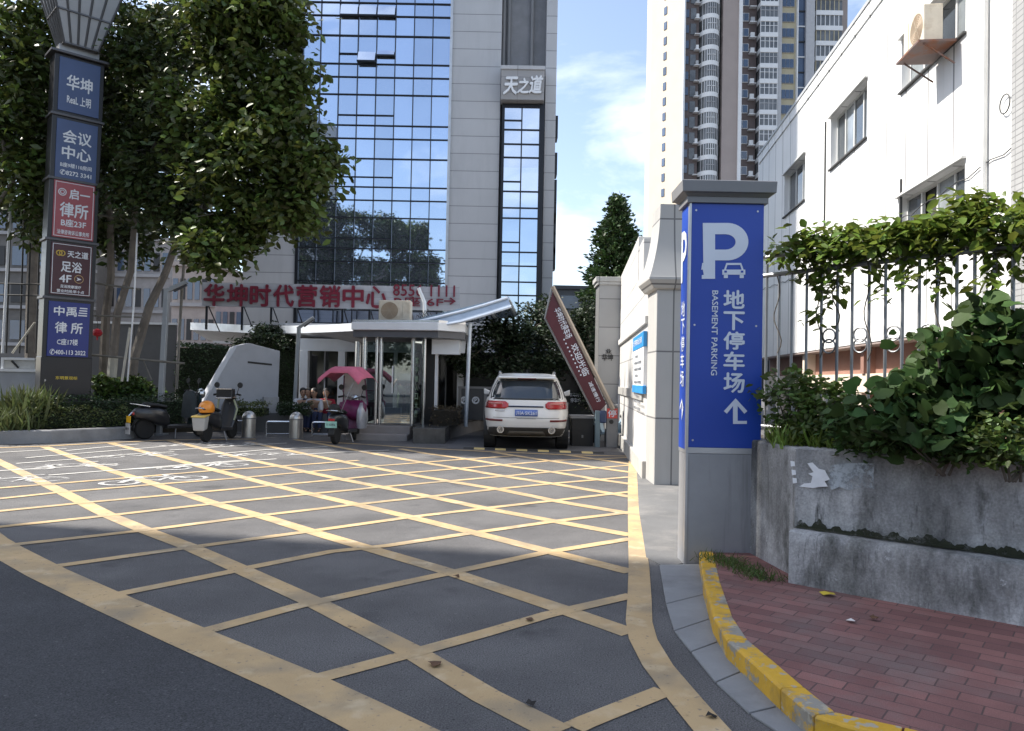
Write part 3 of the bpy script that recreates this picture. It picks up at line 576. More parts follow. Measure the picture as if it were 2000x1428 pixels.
# vines, broad-leaved bush, undergrowth
M['vine_leaf'] = mat('vine_leaf', (.105, .16, .028), .42, var=.35, scale=6, island=.45, trans=.35, spec=.45)
M['bush_leaf'] = mat('bush_leaf', (.042, .082, .022), .62, spec=.25, var=.3, scale=5, island=.4, trans=.2)
M['weed_leaf'] = mat('weed_leaf', (.065, .112, .024), .5, var=.35, scale=5, island=.5, trans=.3)
M['grass_blade'] = mat('grass_blade', (.13, .2, .03), .5, var=.3, scale=5, island=.4, trans=.3)
M['bark'] = mat('bark', (.1, .085, .07), .9, var=.3, scale=6, bump=.6, bscale=18)
vt = thing('climbing_vine', 'leafy green vine trailing along the top of the railing', 'vine', (fa.x, fa.y, ZW))
pts = []
def along(px0, px1, y0, y1, n, sz, sn=.12):
    for _ in range(n):
        x = random.uniform(px0, px1); t = (x - px0) / (px1 - px0); y = y0 + (y1 - y0) * t; s, z = fp.uz(x, y); p = fa + fd * s + fp.n * random.gauss(.0, sn); pts.append((p.x, p.y, z + random.gauss(0, sz)))
along(1545, 1720, 478, 468, 420, .05); along(1550, 1690, 500, 494, 260, .045); along(1580, 1680, 462, 450, 130, .04); along(1700, 1860, 468, 436, 560, .055); along(1850, 2110, 440, 430, 760, .075); along(1870, 1940, 402, 395, 130, .05); along(1850, 2100, 470, 480, 240, .06); along(1700, 1850, 490, 475, 180, .05)
along(1495, 1540, 500, 488, 40, .05)
for px, y1 in ((1590, 545), (1610, 580), (1635, 590), (1604, 650), (1620, 560), (1650, 570), (1697, 535), (1720, 590), (1790, 560), (1812, 545), (1835, 590), (1850, 560), (1930, 570), (1945, 590), (1990, 545), (1770, 560), (1560, 560)):
    for k in range(int((y1 - 480) / 3.4)):
        y = 480 + random.random() ** .8 * (y1 - 480); s, z = fp.uz(px + random.gauss(0, 9), y); p = fa + fd * s + fp.n * random.gauss(0.02, .05); pts.append((p.x, p.y, z))
leaves('foliage', pts, .088, M['vine_leaf'], vt, LEAF, up=.75, droop=.4)
q = MB()
for px, y0, y1 in ((1604, 520, 700), (1697, 510, 705), (1635, 505, 640), (1835, 500, 690), (1945, 490, 650), (1521, 540, 690)):
    a = [fp.uz(px + 7 * math.sin(k * .8), y0 + (y1 - y0) * k / 12) for k in range(13)]; q.tube([fa + fd * s + fp.n * (.02 + .015 * math.sin(k)) + Vector((0, 0, z)) for k, (s, z) in enumerate(a)], .005, 5)
q.tube([fa + fd * s + Vector((0, 0, zr2 - .02 + .03 * math.sin(s * 9))) + fp.n * .03 * math.cos(s * 7) for s in np.linspace(.1, 4.4, 60)], .008, 5)
q.tube([fa + fd * s + Vector((0, 0, zr + .06 + .05 * math.sin(s * 6))) - fp.n * .03 * math.cos(s * 5) for s in np.linspace(.3, 4.4, 60)], .007, 5)
q.build('stem', M['bark'], vt, smooth=True)
# small spiky shoots sticking up by the pillar
bt = thing('broadleaf_bush', 'dark bush with broad leaves leaning over the planter at the right edge', 'bush', (*P(1880, 880, 5.0).xy, ZW))
pts = []; bp = []
for px, py, r_, n in ((1770, 780, .2, 70), (1840, 710, .24, 95), (1900, 650, .22, 55), (1950, 700, .3, 100), (1860, 790, .32, 120), (1960, 800, .34, 130), (2010, 640, .24, 55), (1800, 830, .25, 80), (1720, 810, .2, 45), (2080, 740, .4, 130), (1900, 740, .3, 90), (1960, 610, .14, 30), (1830, 660, .13, 26)):
    c = P(px, py, 5.0 + random.uniform(-.2, .15)); pts.append(blob_pts(c, (r_, r_ * .7, r_ * .8), n, 22, .05)); bp.append(c)
pts = np.concatenate(pts); pts = pts[RNG.random(len(pts)) < .72]; leaves('foliage', np.concatenate([pts, pts + RNG.normal(0, .06, pts.shape)]), .095, M['bush_leaf'], bt, BROAD, up=.4, droop=.4, jit=.5)
q = MB()
for c in bp:
    b0 = P(1880 + (c.x - 3) * 60, 880, 5.05); q.tube([b0, b0.lerp(c, .5) + Vector((0, .05, .1)), c], [.014, .011, .006], 6)
q.build('stem', M['bark'], bt, smooth=True)
def under(name, label, px, py, Y, r_, n, size, m, tmpl, g=None):
    c = P(px, py, Y); t = thing(name, label, 'shrub', (c.x, c.y, ZW), group=g); leaves('foliage', blob_pts(c, r_, n, 30, .06), size, m, t, tmpl, up=.5, droop=.2); q = MB()
    for k in range(6): q.tube([(c.x + random.uniform(-.05, .05), c.y, ZW - .1), (c.x + random.uniform(-r_[0], r_[0]) * .7, c.y + random.uniform(-.1, .1), c.z + r_[2] * random.uniform(-.2, .6))], [.01, .004], 5)
    q.build('stem', M['bark'], t); return t
under('planter_shrub', 'small bright-tipped shrub beside the sign pillar in the planter', 1545, 775, 6.1, (.2, .25, .26), 700, .06, M['weed_leaf'], LEAF)
under('planter_shrub', 'loose twiggy shrub behind the torn white poster in the planter', 1625, 800, 5.8, (.28, .2, .24), 900, .062, M['weed_leaf'], LEAF)
under('planter_shrub', 'low dark weedy shrub in the middle of the planter before the railing', 1690, 830, 5.3, (.26, .2, .18), 800, .06, M['bush_leaf'], LEAF)
under('planter_shrub', 'dense undergrowth shrub below the broad-leaved bush', 1840, 855, 4.85, (.5, .2, .12), 1100, .06, M['bush_leaf'], LEAF)
under('planter_shrub', 'low leafy shrub at the far right edge of the planter', 1980, 862, 4.6, (.35, .2, .13), 700, .06, M['weed_leaf'], LEAF)
gp = []
for _ in range(2600):
    t = random.random() ** 1.2; a = wl.lerp(we, t * .8) - nd * random.uniform(.3, .75); gp.append((a.x, a.y, ZW - .03))
for _ in range(700): y = random.uniform(wl.y + .35, wl.y + 1.5); gp.append((.338 * y + random.uniform(0, .4), y, ZW - .03))
dirs = np.stack([RNG.normal(0, .5, len(gp)), RNG.normal(-.1, .5, len(gp)), np.ones(len(gp))], 1)
tag(leaves('planter_grass', gp, .17, M['grass_blade'], None, BLADE, up=.1, dirs=dirs), 'grass tufts along the inside edge of the planter wall', 'grass', kind='stuff')
gp = []
for _ in range(700):
    t = random.random(); a = Vector((wl.x - .1 - .25 * t + random.gauss(0, .07), wl.y + .02 + .75 * t + random.gauss(0, .05), KZ - .01)); gp.append(a)
dirs = np.stack([RNG.normal(0, .6, len(gp)), RNG.normal(-.1, .6, len(gp)), np.ones(len(gp)) * .8], 1)
tag(leaves('pavement_grass', gp, .07, M['weed_leaf'], None, BLADE, up=.1, dirs=dirs), 'weeds growing between the sign pillar and the planter wall', 'grass', kind='stuff')

# ------------------------------------------------------------------ gate post and gate wall
GJ = (.16, .16, .16)
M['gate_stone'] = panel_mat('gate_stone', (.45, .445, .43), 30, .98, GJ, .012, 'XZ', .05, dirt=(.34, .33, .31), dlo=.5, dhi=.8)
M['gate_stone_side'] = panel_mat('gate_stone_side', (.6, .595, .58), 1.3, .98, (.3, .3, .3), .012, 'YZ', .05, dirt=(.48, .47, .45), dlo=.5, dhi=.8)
gc = G(1277, 948); gx, gy = gc.x, gc.y; GW = .5
zs = Plane(gc, (1, 0)); z_mold = zs.uz(1290, 566)[1]; z_moldt = zs.uz(1290, 545)[1]; z_top = zs.uz(1300, 400)[1]
gpst = thing('gate_post', 'pale stone gate post with a concave flared top behind the sign pillar', 'gate post', (gx + GW / 2, gy + .35, 0))
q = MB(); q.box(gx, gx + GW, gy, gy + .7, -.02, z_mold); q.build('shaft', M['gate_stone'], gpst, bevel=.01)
def sq(e, z): return [(gx - e, gy - e, z), (gx + GW + e, gy - e, z), (gx + GW + e, gy + .7 + e, z), (gx - e, gy + .7 + e, z)]
q = MB(); q.rings([sq(.01, z_mold), sq(.06, z_mold + .02), sq(.14, z_moldt - .02), sq(.14, z_moldt + .02)]); q.build('moulding', M['gate_stone'], gpst, bevel=.006)
q = MB(); q.rings([sq(.13 - .17 * (1 - (1 - t) ** 2.2), z_moldt + .02 + (z_top - z_moldt) * t) for t in np.linspace(0, 1, 9)]); q.build('flared_top', M['gate_stone'], gpst, smooth=True, angle=40)
gw = thing('gate_wall', 'sunlit pale stone gate wall with a notice board, running back from the gate post', 'wall', (gx, gy + .7, 0))
far = G(1226, 866); fx, fy = 2.72, 19.4
wpl = Plane((gx, gy + .7, 0), (fx - gx, fy - gy - .7)); Lw = math.hypot(fx - gx, fy - gy - .7)
wpl.n = Vector((-wpl.u.y, wpl.u.x, 0))
zA = wpl.hit(1262, 600).z; zB_ = wpl.hit(1225, 512).z
def wbox(a0, a1, z0, z1, o0, o1, nm, m, par, **k): q = MB(); q.pbox(wpl, a0, a1, z0, z1, o0, o1); return q.build(nm, m, par, **k)
sA = wpl.uz(1243, 700)[0]
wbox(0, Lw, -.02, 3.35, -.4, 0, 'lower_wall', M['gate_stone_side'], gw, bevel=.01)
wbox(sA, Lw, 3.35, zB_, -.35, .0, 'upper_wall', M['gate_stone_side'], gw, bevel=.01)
wbox(sA - .9, sA, 3.35, 4.0, -.33, -.02, 'step_wall', M['gate_stone_side'], gw, bevel=.01)
wbox(0, Lw, -.01, .28, 0, .06, 'plinth', mat('plinth_stone', (.42, .41, .39), .7, var=.1, scale=3), gw, bevel=.01)
wbox(.02, Lw - .02, 2.42, 2.55, 0, .05, 'string_course', M['gate_stone_side'], gw, bevel=.01)
wbox(.6, Lw - .02, 1.2, 1.38, 0, .035, 'lower_band', mat('band_stone', (.36, .355, .34), .7, var=.1, scale=3), gw, bevel=.008)
# notice board
nb = thing('notice_board', 'blue and white notice board on the sunlit gate wall', 'notice board', wpl.hit(1253, 705))
a0, z0 = wpl.uz(1242, 768); a1, z1 = wpl.uz(1265, 650)
a0, a1 = min(a0, a1), max(a0, a1); zb0, zb1 = wpl.hit(1253, 768).z, wpl.hit(1253, 655).z
wbox(a0, a1, zb0, zb1, .0, .06, 'board', mat('board_white', (.72, .73, .74), .5), nb, bevel=.006)
wbox(a0 - .02, a1 + .02, zb1 - .24, zb1, .01, .068, 'header', mat('board_blue', (.03, .26, .6), .45), nb, bevel=.004)
wbox(a0 - .02, a1 + .02, zb0, zb0 + .13, .01, .068, 'footer', MATS['board_blue'], nb, bevel=.004)
ma = (a0 + a1) / 2; gm = mat('print_grey', (.22, .24, .28), .6)
def wtext(b_, a, z, w_, h_, m, par, lift=.066): text(b_, wpl.pt(a, z), -wpl.u, (0, 0, 1), w_, h_, m, par, lift=lift)
wtext('地下停车场公示牌', ma, zb1 - .12, (a1 - a0) * .8, .11, M['white_vinyl'], nb, .072)
for k in range(9): wtext('停车收费标准及车辆管理规定' if k % 3 else '收费标准', ma + (0 if k % 3 else .2), zb1 - .36 - k * .11, (a1 - a0) * (.72 if k % 3 else .3), .05, gm, nb)
# far return of the wall, facing the road
pf = Plane((2.72, 19.42, 0), (1, 0)); lx = pf.hit(1168, 700).x; zf = pf.hit(1185, 541).z
gr = thing('gate_wing', 'grey shaded wall pier with dark lettering at the far end of the gate wall', 'wall', (lx, 19.4, 0))
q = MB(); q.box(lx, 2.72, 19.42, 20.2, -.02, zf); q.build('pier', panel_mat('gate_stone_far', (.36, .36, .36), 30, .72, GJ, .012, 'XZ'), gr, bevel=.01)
q = MB(); q.box(lx - .09, 2.72, 19.36, 20.2, zf - .12, zf); q.box(lx - .05, 2.72, 19.38, 20.2, zf - .2, zf - .12); q.build('cornice', M['gate_stone'], gr, bevel=.01)
dk = mat('letter_dark', (.02, .02, .022), .5)
for b_, x0, y0, x1, y1 in (('业', 1183, 682, 1194, 690), ('华坤', 1176, 692, 1197, 704)):
    a, c_ = pf.hit(x0, y1), pf.hit(x1, y0); text(b_, (a + c_) / 2, (1, 0, 0), (0, 0, 1), c_.x - a.x, c_.z - a.z, dk, gr, lift=.02, off=.03)
# folded dark parasol leaning at the wall
fu = thing('folded_parasol', 'folded slate-grey parasol standing against the gate wall by the notice board', 'parasol', (*G(1219, 864).xy, 0))
fc = G(1219, 864); q = MB()
rs = []
for t, r_ in ((0, .1), (.05, .13), (.35, .17), (.65, .15), (.85, .07), (1, .012)):
    rs.append([(fc.x + r_ * (1 + .18 * math.cos(5 * a)) * math.cos(a), fc.y + r_ * (1 + .18 * math.cos(5 * a)) * math.sin(a), .12 + 2.15 * t) for a in np.linspace(0, 6.283, 26)[:-1]])
q.rings(rs); q.build('folded_canopy', mat('slate_cloth', (.07, .078, .1), .85, var=.2, scale=7, bump=.2), fu, smooth=True)
q = MB(); q.cyl((fc.x, fc.y), .025, -.01, 2.32, 10); q.build('pole', M['galv'], fu, smooth=True)
q = MB(); q.cyl((fc.x, fc.y), .2, -.01, .09, 18); q.build('foot', M['kerb_black'], fu, bevel=.01)
bpz = thing('wall_post', 'thin black post standing between the folded parasol and the notice board', 'post', (*G(1228, 862).xy, 0)); c = G(1228, 862)
q = MB(); q.cyl((c.x, c.y), .035, -.01, 1.55, 10); q.build('shaft', M['kerb_black'], bpz, smooth=True); q = MB(); q.lathe([(.035, 1.55), (.05, 1.57), (.03, 1.62), (.005, 1.64)], (c.x, c.y, 0)); q.build('finial', M['kerb_black'], bpz, smooth=True)

# ------------------------------------------------------------------ white building
WX0, WY0 = 8.97, 19.4; wb = Plane((WX0, WY0, 0), (.11, 1)); wb.n = Vector((-wb.u.y, wb.u.x, 0))
WB = thing('white_building', 'long white clad building with strip windows behind the railing, on the right', 'building', (WX0, WY0, 0))
def ua(px, py): return wb.uz(px, py)
aN = ua(1990, 300)[0]; aF = 13.5; ZTOP = 11.3; ZBOT = 2.62
def bb(a0, a1, z0, z1, o0, o1, nm, m, par=WB, **k): q = MB(); q.pbox(wb, a0, a1, z0, z1, o0, o1); return q.build(nm, m, par, **k)
M['white_clad'] = panel_mat('white_clad', (.8, .8, .79), 1.15, 60, (.25, .25, .25), .032, 'YZ', .04, rough=.5, dirt=(.6, .585, .55), dlo=.52, dhi=.85, c2=(.96, .96, .96), bump=.35, streak=(1.6, 1.6, .1))
wins = []   # (near px, far px, top-near py, bottom-near py)
def win(pxf, pxn, yt, yb):
    a0 = ua(pxn, yt)[0]; a1 = ua(pxf, yt)[0]; zt = ua(pxn, yt)[1]; zb = ua(pxn, yb)[1]; wins.append((a0, a1, zb, zt))
win(1533, 1573, 299, 389); win(1624, 1694, 152, 267); win(1756, 1885, 310, 455); win(1763, 1887, -62, 62)
wins.append((ua(2060, 300)[0], ua(2040, 300)[0], 5, 6.6))
# wall skin built round the openings
av = sorted({aN, aF} | {w_[0] for w_ in wins[:4]} | {w_[1] for w_ in wins[:4]}); zv = sorted({ZBOT, ZTOP} | {w_[2] for w_ in wins[:4]} | {w_[3] for w_ in wins[:4]})
wins = wins[:4]
q = MB()
for i in range(len(av) - 1):
    for j in range(len(zv) - 1):
        ac, zc_ = (av[i] + av[i + 1]) / 2, (zv[j] + zv[j + 1]) / 2
        if any(w_[0] < ac < w_[1] and w_[2] < zc_ < w_[3] for w_ in wins): continue
        q.add([wb.pt(av[i], zv[j]), wb.pt(av[i + 1], zv[j]), wb.pt(av[i + 1], zv[j + 1]), wb.pt(av[i], zv[j + 1])], [(0, 1, 2, 3)])
for a0, a1, z0, z1 in wins:
    f = [(a0, z0), (a1, z0), (a1, z1), (a0, z1)]
    for k in range(4):
        (p0, r0), (p1, r1) = f[k], f[(k + 1) % 4]; q.add([wb.pt(p0, r0), wb.pt(p1, r1), wb.pt(p1, r1, -.26), wb.pt(p0, r0, -.26)], [(0, 1, 2, 3)])
q.build('cladding', M['white_clad'], WB)
bb(aN, aF, ZBOT, ZTOP - .05, -8, -.3, 'body', mat('inner_dark', (.05, .05, .05), .8))
bb(aN - .02, aF + .02, ZTOP, ZTOP + .1, -.6, .07, 'coping', mat('coping_grey', (.42, .43, .44), .5))
bb(aN, aF, ZTOP - .34, ZTOP, 0, .04, 'parapet_band', M['white_clad'])
fm = mat('win_frame', (.62, .62, .6), .45, var=.04); M['win_glass'] = mat('win_glass', (.06, .07, .08), .05, var=.3, scale=.6, spec=.9); bk_ = mat('trim_dark', (.06, .06, .06), .6)
M['win_glass2'] = mat('win_glass_pale', (.22, .24, .25), .12, var=.4, scale=.9, spec=.8)
for k, (a0, a1, z0, z1) in enumerate(wins):
    f = MB(); n = max(2, round((a1 - a0) / .85)); fr = None
    f.pbox(wb, a0, a1, z0, z0 + .06, -.25, -.17); f.pbox(wb, a0, a1, z1 - .06, z1, -.25, -.17)
    for i in range(n + 1):
        c = a0 + .03 + (a1 - a0 - .06) * i / n; f.pbox(wb, c - .035, c + .035, z0 + .06, z1 - .06, -.245, -.175)
    fr = f.build('window', fm, WB)
    for i in range(n):
        c0, c1 = a0 + .03 + (a1 - a0 - .06) * i / n + .035, a0 + .03 + (a1 - a0 - .06) * (i + 1) / n - .035
        if k == 2 and i == n - 2: continue
        bb(c0, c1, z0 + .06, z1 - .06, -.225, -.205, 'pane', M['win_glass'] if (i + k) % 3 else M['win_glass2'], fr)
    bb(a0 - .05, a1 + .05, z0 - .035, z0, 0, .07, 'sill', bk_, fr); bb(a0 - .05, a1 + .05, z1, z1 + .05, 0, .09, 'drip_cap', fm, fr)
# thin dark downpipes on the cladding
for px, y0, y1 in ((1614, 238, 470), (1762, 350, 400)):
    a, z1_ = ua(px, y0); z0_ = ua(px, y1)[1]; bb(a - .02, a + .02, z0_ - (1.6 if px > 1700 else .3), z1_, .0, .045, 'cable_duct', bk_)
# sagging cable and rain pipe on the cladding
q = MB(); q.tube([wb.pt(a_, ZBOT + 2.9 - .35 * math.sin(math.pi * min(1, max(0, (a_ - aN) / (aF - aN)))) + .04 * math.sin(a_ * 5), .03) for a_ in np.linspace(aN, aF, 50)], .011, 5); q.build('cable', bk_, WB)
q = MB(); q.tube([wb.pt(aN + 1.0, ZTOP - .4, .07), wb.pt(aN + 1.0, ZBOT - .1, .07)], .045, 8); q.build('rain_pipe', mat('pipe_white', (.6, .6, .58), .5, var=.1), WB, smooth=True)
q = MB(); q.torus(wb.pt(aN + .35, 6.3, .05), wb.n, .16, .012, 20, 5); q.build('cable_loop', bk_, WB)
# ground floor under the overhang
gf = mat('lower_brown', (.28, .155, .12), .8, var=.1, scale=1.2); cb_ = mat('cream_band', (.66, .56, .46), .7, var=.06, scale=2)
M['lower_pale'] = mat('lower_pale', (.55, .52, .49), .75, var=.08)
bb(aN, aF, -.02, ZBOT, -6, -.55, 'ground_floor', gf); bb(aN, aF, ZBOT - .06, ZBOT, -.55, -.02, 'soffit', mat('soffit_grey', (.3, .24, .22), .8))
bb(aN, aF, 1.35, 1.85, -.55, -.3, 'cream_band', cb_)
q = 0
for c in (-4.2, -2.2, 1.6, 3.6, 5.6, 8.0, 10.6, 12.6): bb(c - .2, c + .2, -.02, 1.35, -.55, -.33, 'pier', M['lower_pale'] if q % 2 else cb_); q += 1
bb(6.6, 6.9, 1.85, ZBOT - .06, -.55, -.2, 'bracket', cb_); bb(1.0, 1.25, 1.85, ZBOT - .06, -.55, -.25, 'bracket', gf)
for c in (-3.2, 2.6, 4.6, 6.8, 9.3, 11.6):
    f = bb(c - .75, c + .75, .3, 1.3, -.55, -.45, 'window', fm); bb(c - .68, c - .03, .36, 1.24, -.45, -.44, 'pane', M['win_glass2'], f); bb(c + .03, c + .68, .36, 1.24, -.45, -.44, 'pane', M['win_glass'], f)
bb(aN - 6, aN, -.02, 16, -8, .12, 'corner_pier', panel_mat('grey_tile', (.36, .36, .36), .22, .1, (.2, .2, .2), .01, 'YZ', .08))
# pale blue end bay of the cladding lies in the tower's shade
# air conditioner hung on the wall by the upper window
def ac_unit(nm, label, org, u, n_, w_, h_, d_, bracket=True, yellowed=True, fan_left=True):
    u = Vector(u).normalized(); n_ = Vector(n_).normalized(); t = thing(nm, label, 'air conditioner', org); o_ = Vector(org)
    pl_ = Plane(o_, u); pl_.n = n_
    def bx(a0, a1, z0, z1, o0, o1, name, m, par=t, **k): q = MB(); q.pbox(pl_, a0, a1, o_.z + z0, o_.z + z1, o0, o1); return q.build(name, m, par, **k)
    cm = mat('ac_cream', (.62, .56, .46), .5, var=.12, scale=3, dirt=(.42, .33, .22), dscale=2.5, dlo=.5, dhi=.75)
    bx(-w_ / 2, w_ / 2, 0, h_, 0, d_, 'casing', cm, bevel=.02)
    c = o_ + u * (-w_ * .16 if fan_left else w_ * .16) + Vector((0, 0, h_ / 2)) + n_ * (d_ + .004)
    q = MB(); rr = h_ * .4
    for k in range(7): q.torus(c, n_, rr * (k + 1) / 7, .006, 26, 5)
    for k in range(6):
        a = k * math.pi / 3; q.tube([c, c + (u * math.cos(a) + Vector((0, 0, math.sin(a)))) * rr], .005, 5)
    q.build('fan_grille', mat('ac_grille', (.4, .34, .26), .5), t, smooth=True)
    q = MB(); ring = [c - n_ * .001 + (u * math.cos(a) + Vector((0, 0, math.sin(a)))) * rr for a in np.linspace(0, 6.283, 25)[:-1]]; q.prism(ring, n_ * .0006); q.build('fan_recess', mat('ac_recess', (.3, .22, .15), .7), t)
    s = 1 if fan_left else -1
    bx(min(s * w_ * .25, s * w_ * .47), max(s * w_ * .25, s * w_ * .47), h_ * .08, h_ * .92, d_, d_ + .012, 'service_cover', cm, bevel=.006)
    if bracket:
        bx(-w_ / 2 - .08, w_ / 2 + .08, -.05, -.01, -d_ * .6, d_ + .12, 'tray', mat('rusty_tray', (.16, .11, .1), .7, dirt=(.2, .07, .03), dlo=.5, dhi=.6))
        for a in (-w_ / 2, w_ / 2): q = MB(); q.tube([pl_.pt(a, o_.z - .05, d_), pl_.pt(a, o_.z - .45, -d_ * .6)], .018, 6); q.build('bracket', MATS['rusty_tray'], t)
    return t, bx
a_, z_ = ua(1838, 108); t, bx = ac_unit('air_conditioner', 'cream air conditioner on a rusty bracket beside the upper window of the white building', wb.pt(ua(1852, 115)[0], ua(1846, 104)[1], .3), wb.u, wb.n, .95, .72, .36)
# ================================================================== MAIN TOWER
TY = 30.0; tp = Plane((0, TY, 0), (1, 0))
M['clad_grey'] = panel_mat('clad_grey', (.47, .47, .48), 60, .69, (.2, .2, .21), .014, 'XZ', .04, rough=.42, dirt=(.4, .4, .41), dlo=.5, dhi=.8, c2=(.96, .96, .96))
M['clad_side'] = panel_mat('clad_side', (.36, .355, .36), 60, .69, (.2, .2, .21), .014, 'YZ', .04)
M['mullion'] = mat('mullion', (.012, .014, .02), .4, .3)
def tower_glass():
    m = mat('tower_glass', (.56, .64, .78), .025, .92, var=.03, scale=.4); t = m.node_tree; N = t.nodes.new; b = t.nodes['Principled BSDF']
    g = N('ShaderNodeNewGeometry'); src = b.inputs['Base Color'].links[0].from_socket; h = N('ShaderNodeHueSaturation'); mr = N('ShaderNodeMapRange'); mr.inputs[3].default_value = .9; mr.inputs[4].default_value = 1.08
    ob = N('ShaderNodeObjectInfo'); t.links.new(ob.outputs['Random'], mr.inputs[0]); t.links.new(mr.outputs[0], h.inputs['Value']); t.links.new(src, h.inputs['Color']); t.links.new(h.outputs[0], b.inputs['Base Color'])
    n = N('ShaderNodeTexNoise'); n.inputs['Scale'].default_value = .7; n.inputs['Detail'].default_value = 1; bp = N('ShaderNodeBump'); bp.inputs['Strength'].default_value = .035; bp.inputs['Distance'].default_value = .3
    t.links.new(g.outputs['Position'], n.inputs['Vector']); t.links.new(n.outputs['Fac'], bp.inputs['Height']); t.links.new(bp.outputs[0], b.inputs['Normal']); return m
M['tower_glass'] = tower_glass()
def X(px, py=300): return tp.hit(px, py).x
def Z(py, px=800): return tp.hit(px, py).z
# columns are upright in the place: one x each, read at mid height
xl, xr = X(480), X(1084); TH = 62
TW = thing('office_tower', 'grey stone office tower with blue mirror curtain wall and white script sign box', 'building', (0, TY, 0))
xg0, xg1 = X(585, 300), X(877, 300); xs0, xs1 = X(977, 300), X(1062, 300)
def tb(x0, x1, z0, z1, y0, y1, nm, m, par=TW, **k): q = MB(); q.box(x0, x1, TY + y0, TY + y1, z0, z1); return q.build(nm, m, par, **k)
tb(xl, xg0, -.02, TH, 0, 18, 'wall', M['clad_grey']); tb(xg1, xs0 - .04, -.02, TH, 0, 18, 'wall', M['clad_grey'])
tb(xg0, xg1, -.02, TH, .3, 17, 'core', mat('core_dark', (.03, .035, .04), .7)); tb(xs0 - .04, xr - .35, -.02, TH, .62, 17.9, 'recess_wall', mat('recess_grey', (.2, .2, .21), .5))
tb(xr - .42, xr, -.02, TH, .02, 18, 'wall', M['clad_grey']); tb(xg0 - .06, xg0 + .06, -.02, TH, -.08, .1, 'edge_frame', M['mullion']); tb(xg1 - .05, xg1 + .05, -.02, TH, -.06, .1, 'edge_frame', M['edge_metal'])
for px in (984, 994, 1040): 
    x = X(px, 50); q = MB(); q.tube([(x, TY + .5, Z(150)), (x, TY + .5, TH)], .07, 8); q.build('downpipe', M['cap_grey'], TW, smooth=True)
# curtain wall: one pane for each floor and column, joints as frame
zrow = [80, 145, 240, 302, 362, 460, 585, 645, 720, 870, 935, 1003, 1160, 1225, 1310]     # in a 2.38x crop
zf = [Z(y / 2.38) for y in zrow]
cols = np.linspace(xg0, xg1, 9)
fh = (Z(302 / 2.38) - Z(1160 / 2.38)) / 3
z_base = Z(1160 / 2.38); rows = []
zb = z_base - 2 * fh; 
for k in range(16): rows.append(zb + k * fh)
fr = MB()
for x in cols[1:-1]: fr.box(x - .014, x + .014, TY - .05, TY + .08, max(0, rows[0]), rows[-1])
def hbar(x0, x1, z, hgt=.017): fr.box(x0, x1, TY - .047, TY + .075, z - hgt, z + hgt)
for k in range(len(rows) - 1):
    z0 = rows[k]
    if z0 + fh < 1: continue
    hbar(xg0, xg1, z0); hbar(xg0, xg1, z0 - fh * .215)
    if k % 2 == 0: hbar(xg0, xg1, z0 + fh * .5)
    else: hbar(cols[2], cols[5], z0 + fh * .16); hbar(xg0, xg1, z0 + fh * .46, .02)
    if k % 3: hbar(cols[2], cols[5], z0 + fh * .165)
fr.build('mullion_grid', M['mullion'], TW)
for k in range(len(rows) - 1):
    if rows[k + 1] < 4 or rows[k] > 24: continue
    for c in range(8):
        x0, x1 = cols[c], cols[c + 1]; t1, t2 = random.uniform(-.004, .004), random.uniform(-.003, .003); ym = TY + .02
        q = MB(); q.add([(x0, ym - t1, rows[k]), (x1, ym + t1, rows[k]), (x1, ym + t1 + t2, rows[k + 1]), (x0, ym - t1 + t2, rows[k + 1])], [(0, 1, 2, 3)]); q.build('pane', M['tower_glass'], TW)
q = MB(); q.box(xg0, xg1, TY + .02, TY + .1, max([r for r in rows if r <= 24]) + fh, TH); q.build('upper_glazing', M['tower_glass'], TW)
# open sashes tipped out at the bottom
def sash(c, y0, y1, out=.22):
    x0, x1 = cols[c] + .03, cols[c + 1] - .03; z1, z0 = Z(y0), Z(y1); q = MB(); q.hexa([(x0, TY - out - .03, z0), (x1, TY - out - .03, z0), (x1, TY - out, z0), (x0, TY - out, z0)], [(x0, TY - .06, z1), (x1, TY - .06, z1), (x1, TY - .03, z1), (x0, TY - .03, z1)])
    o = q.build('open_sash', M['tower_glass'], TW); q = MB(); q.box(x0 - .02, x1 + .02, TY - out - .05, TY - out + .02, z0 - .06, z0); q.build('sash_frame', M['mullion'], o); q = MB(); q.box(x0, x1, TY - .02, TY - .005, z0 - .05, z0 + .12); q.build('dark_gap', MATS['core_dark'], o)
sash(3, 104, 124); sash(4, 101, 110, .1); sash(2, 14, 33, .12); sash(3, 14, 33, .12); sash(4, 14, 33, .12)
tb(xg0 - .02, xg1, 0, 3.6, -.12, .0, 'base_glazing', mat('base_glass', (.03, .04, .055), .08, var=.3, spec=.8))
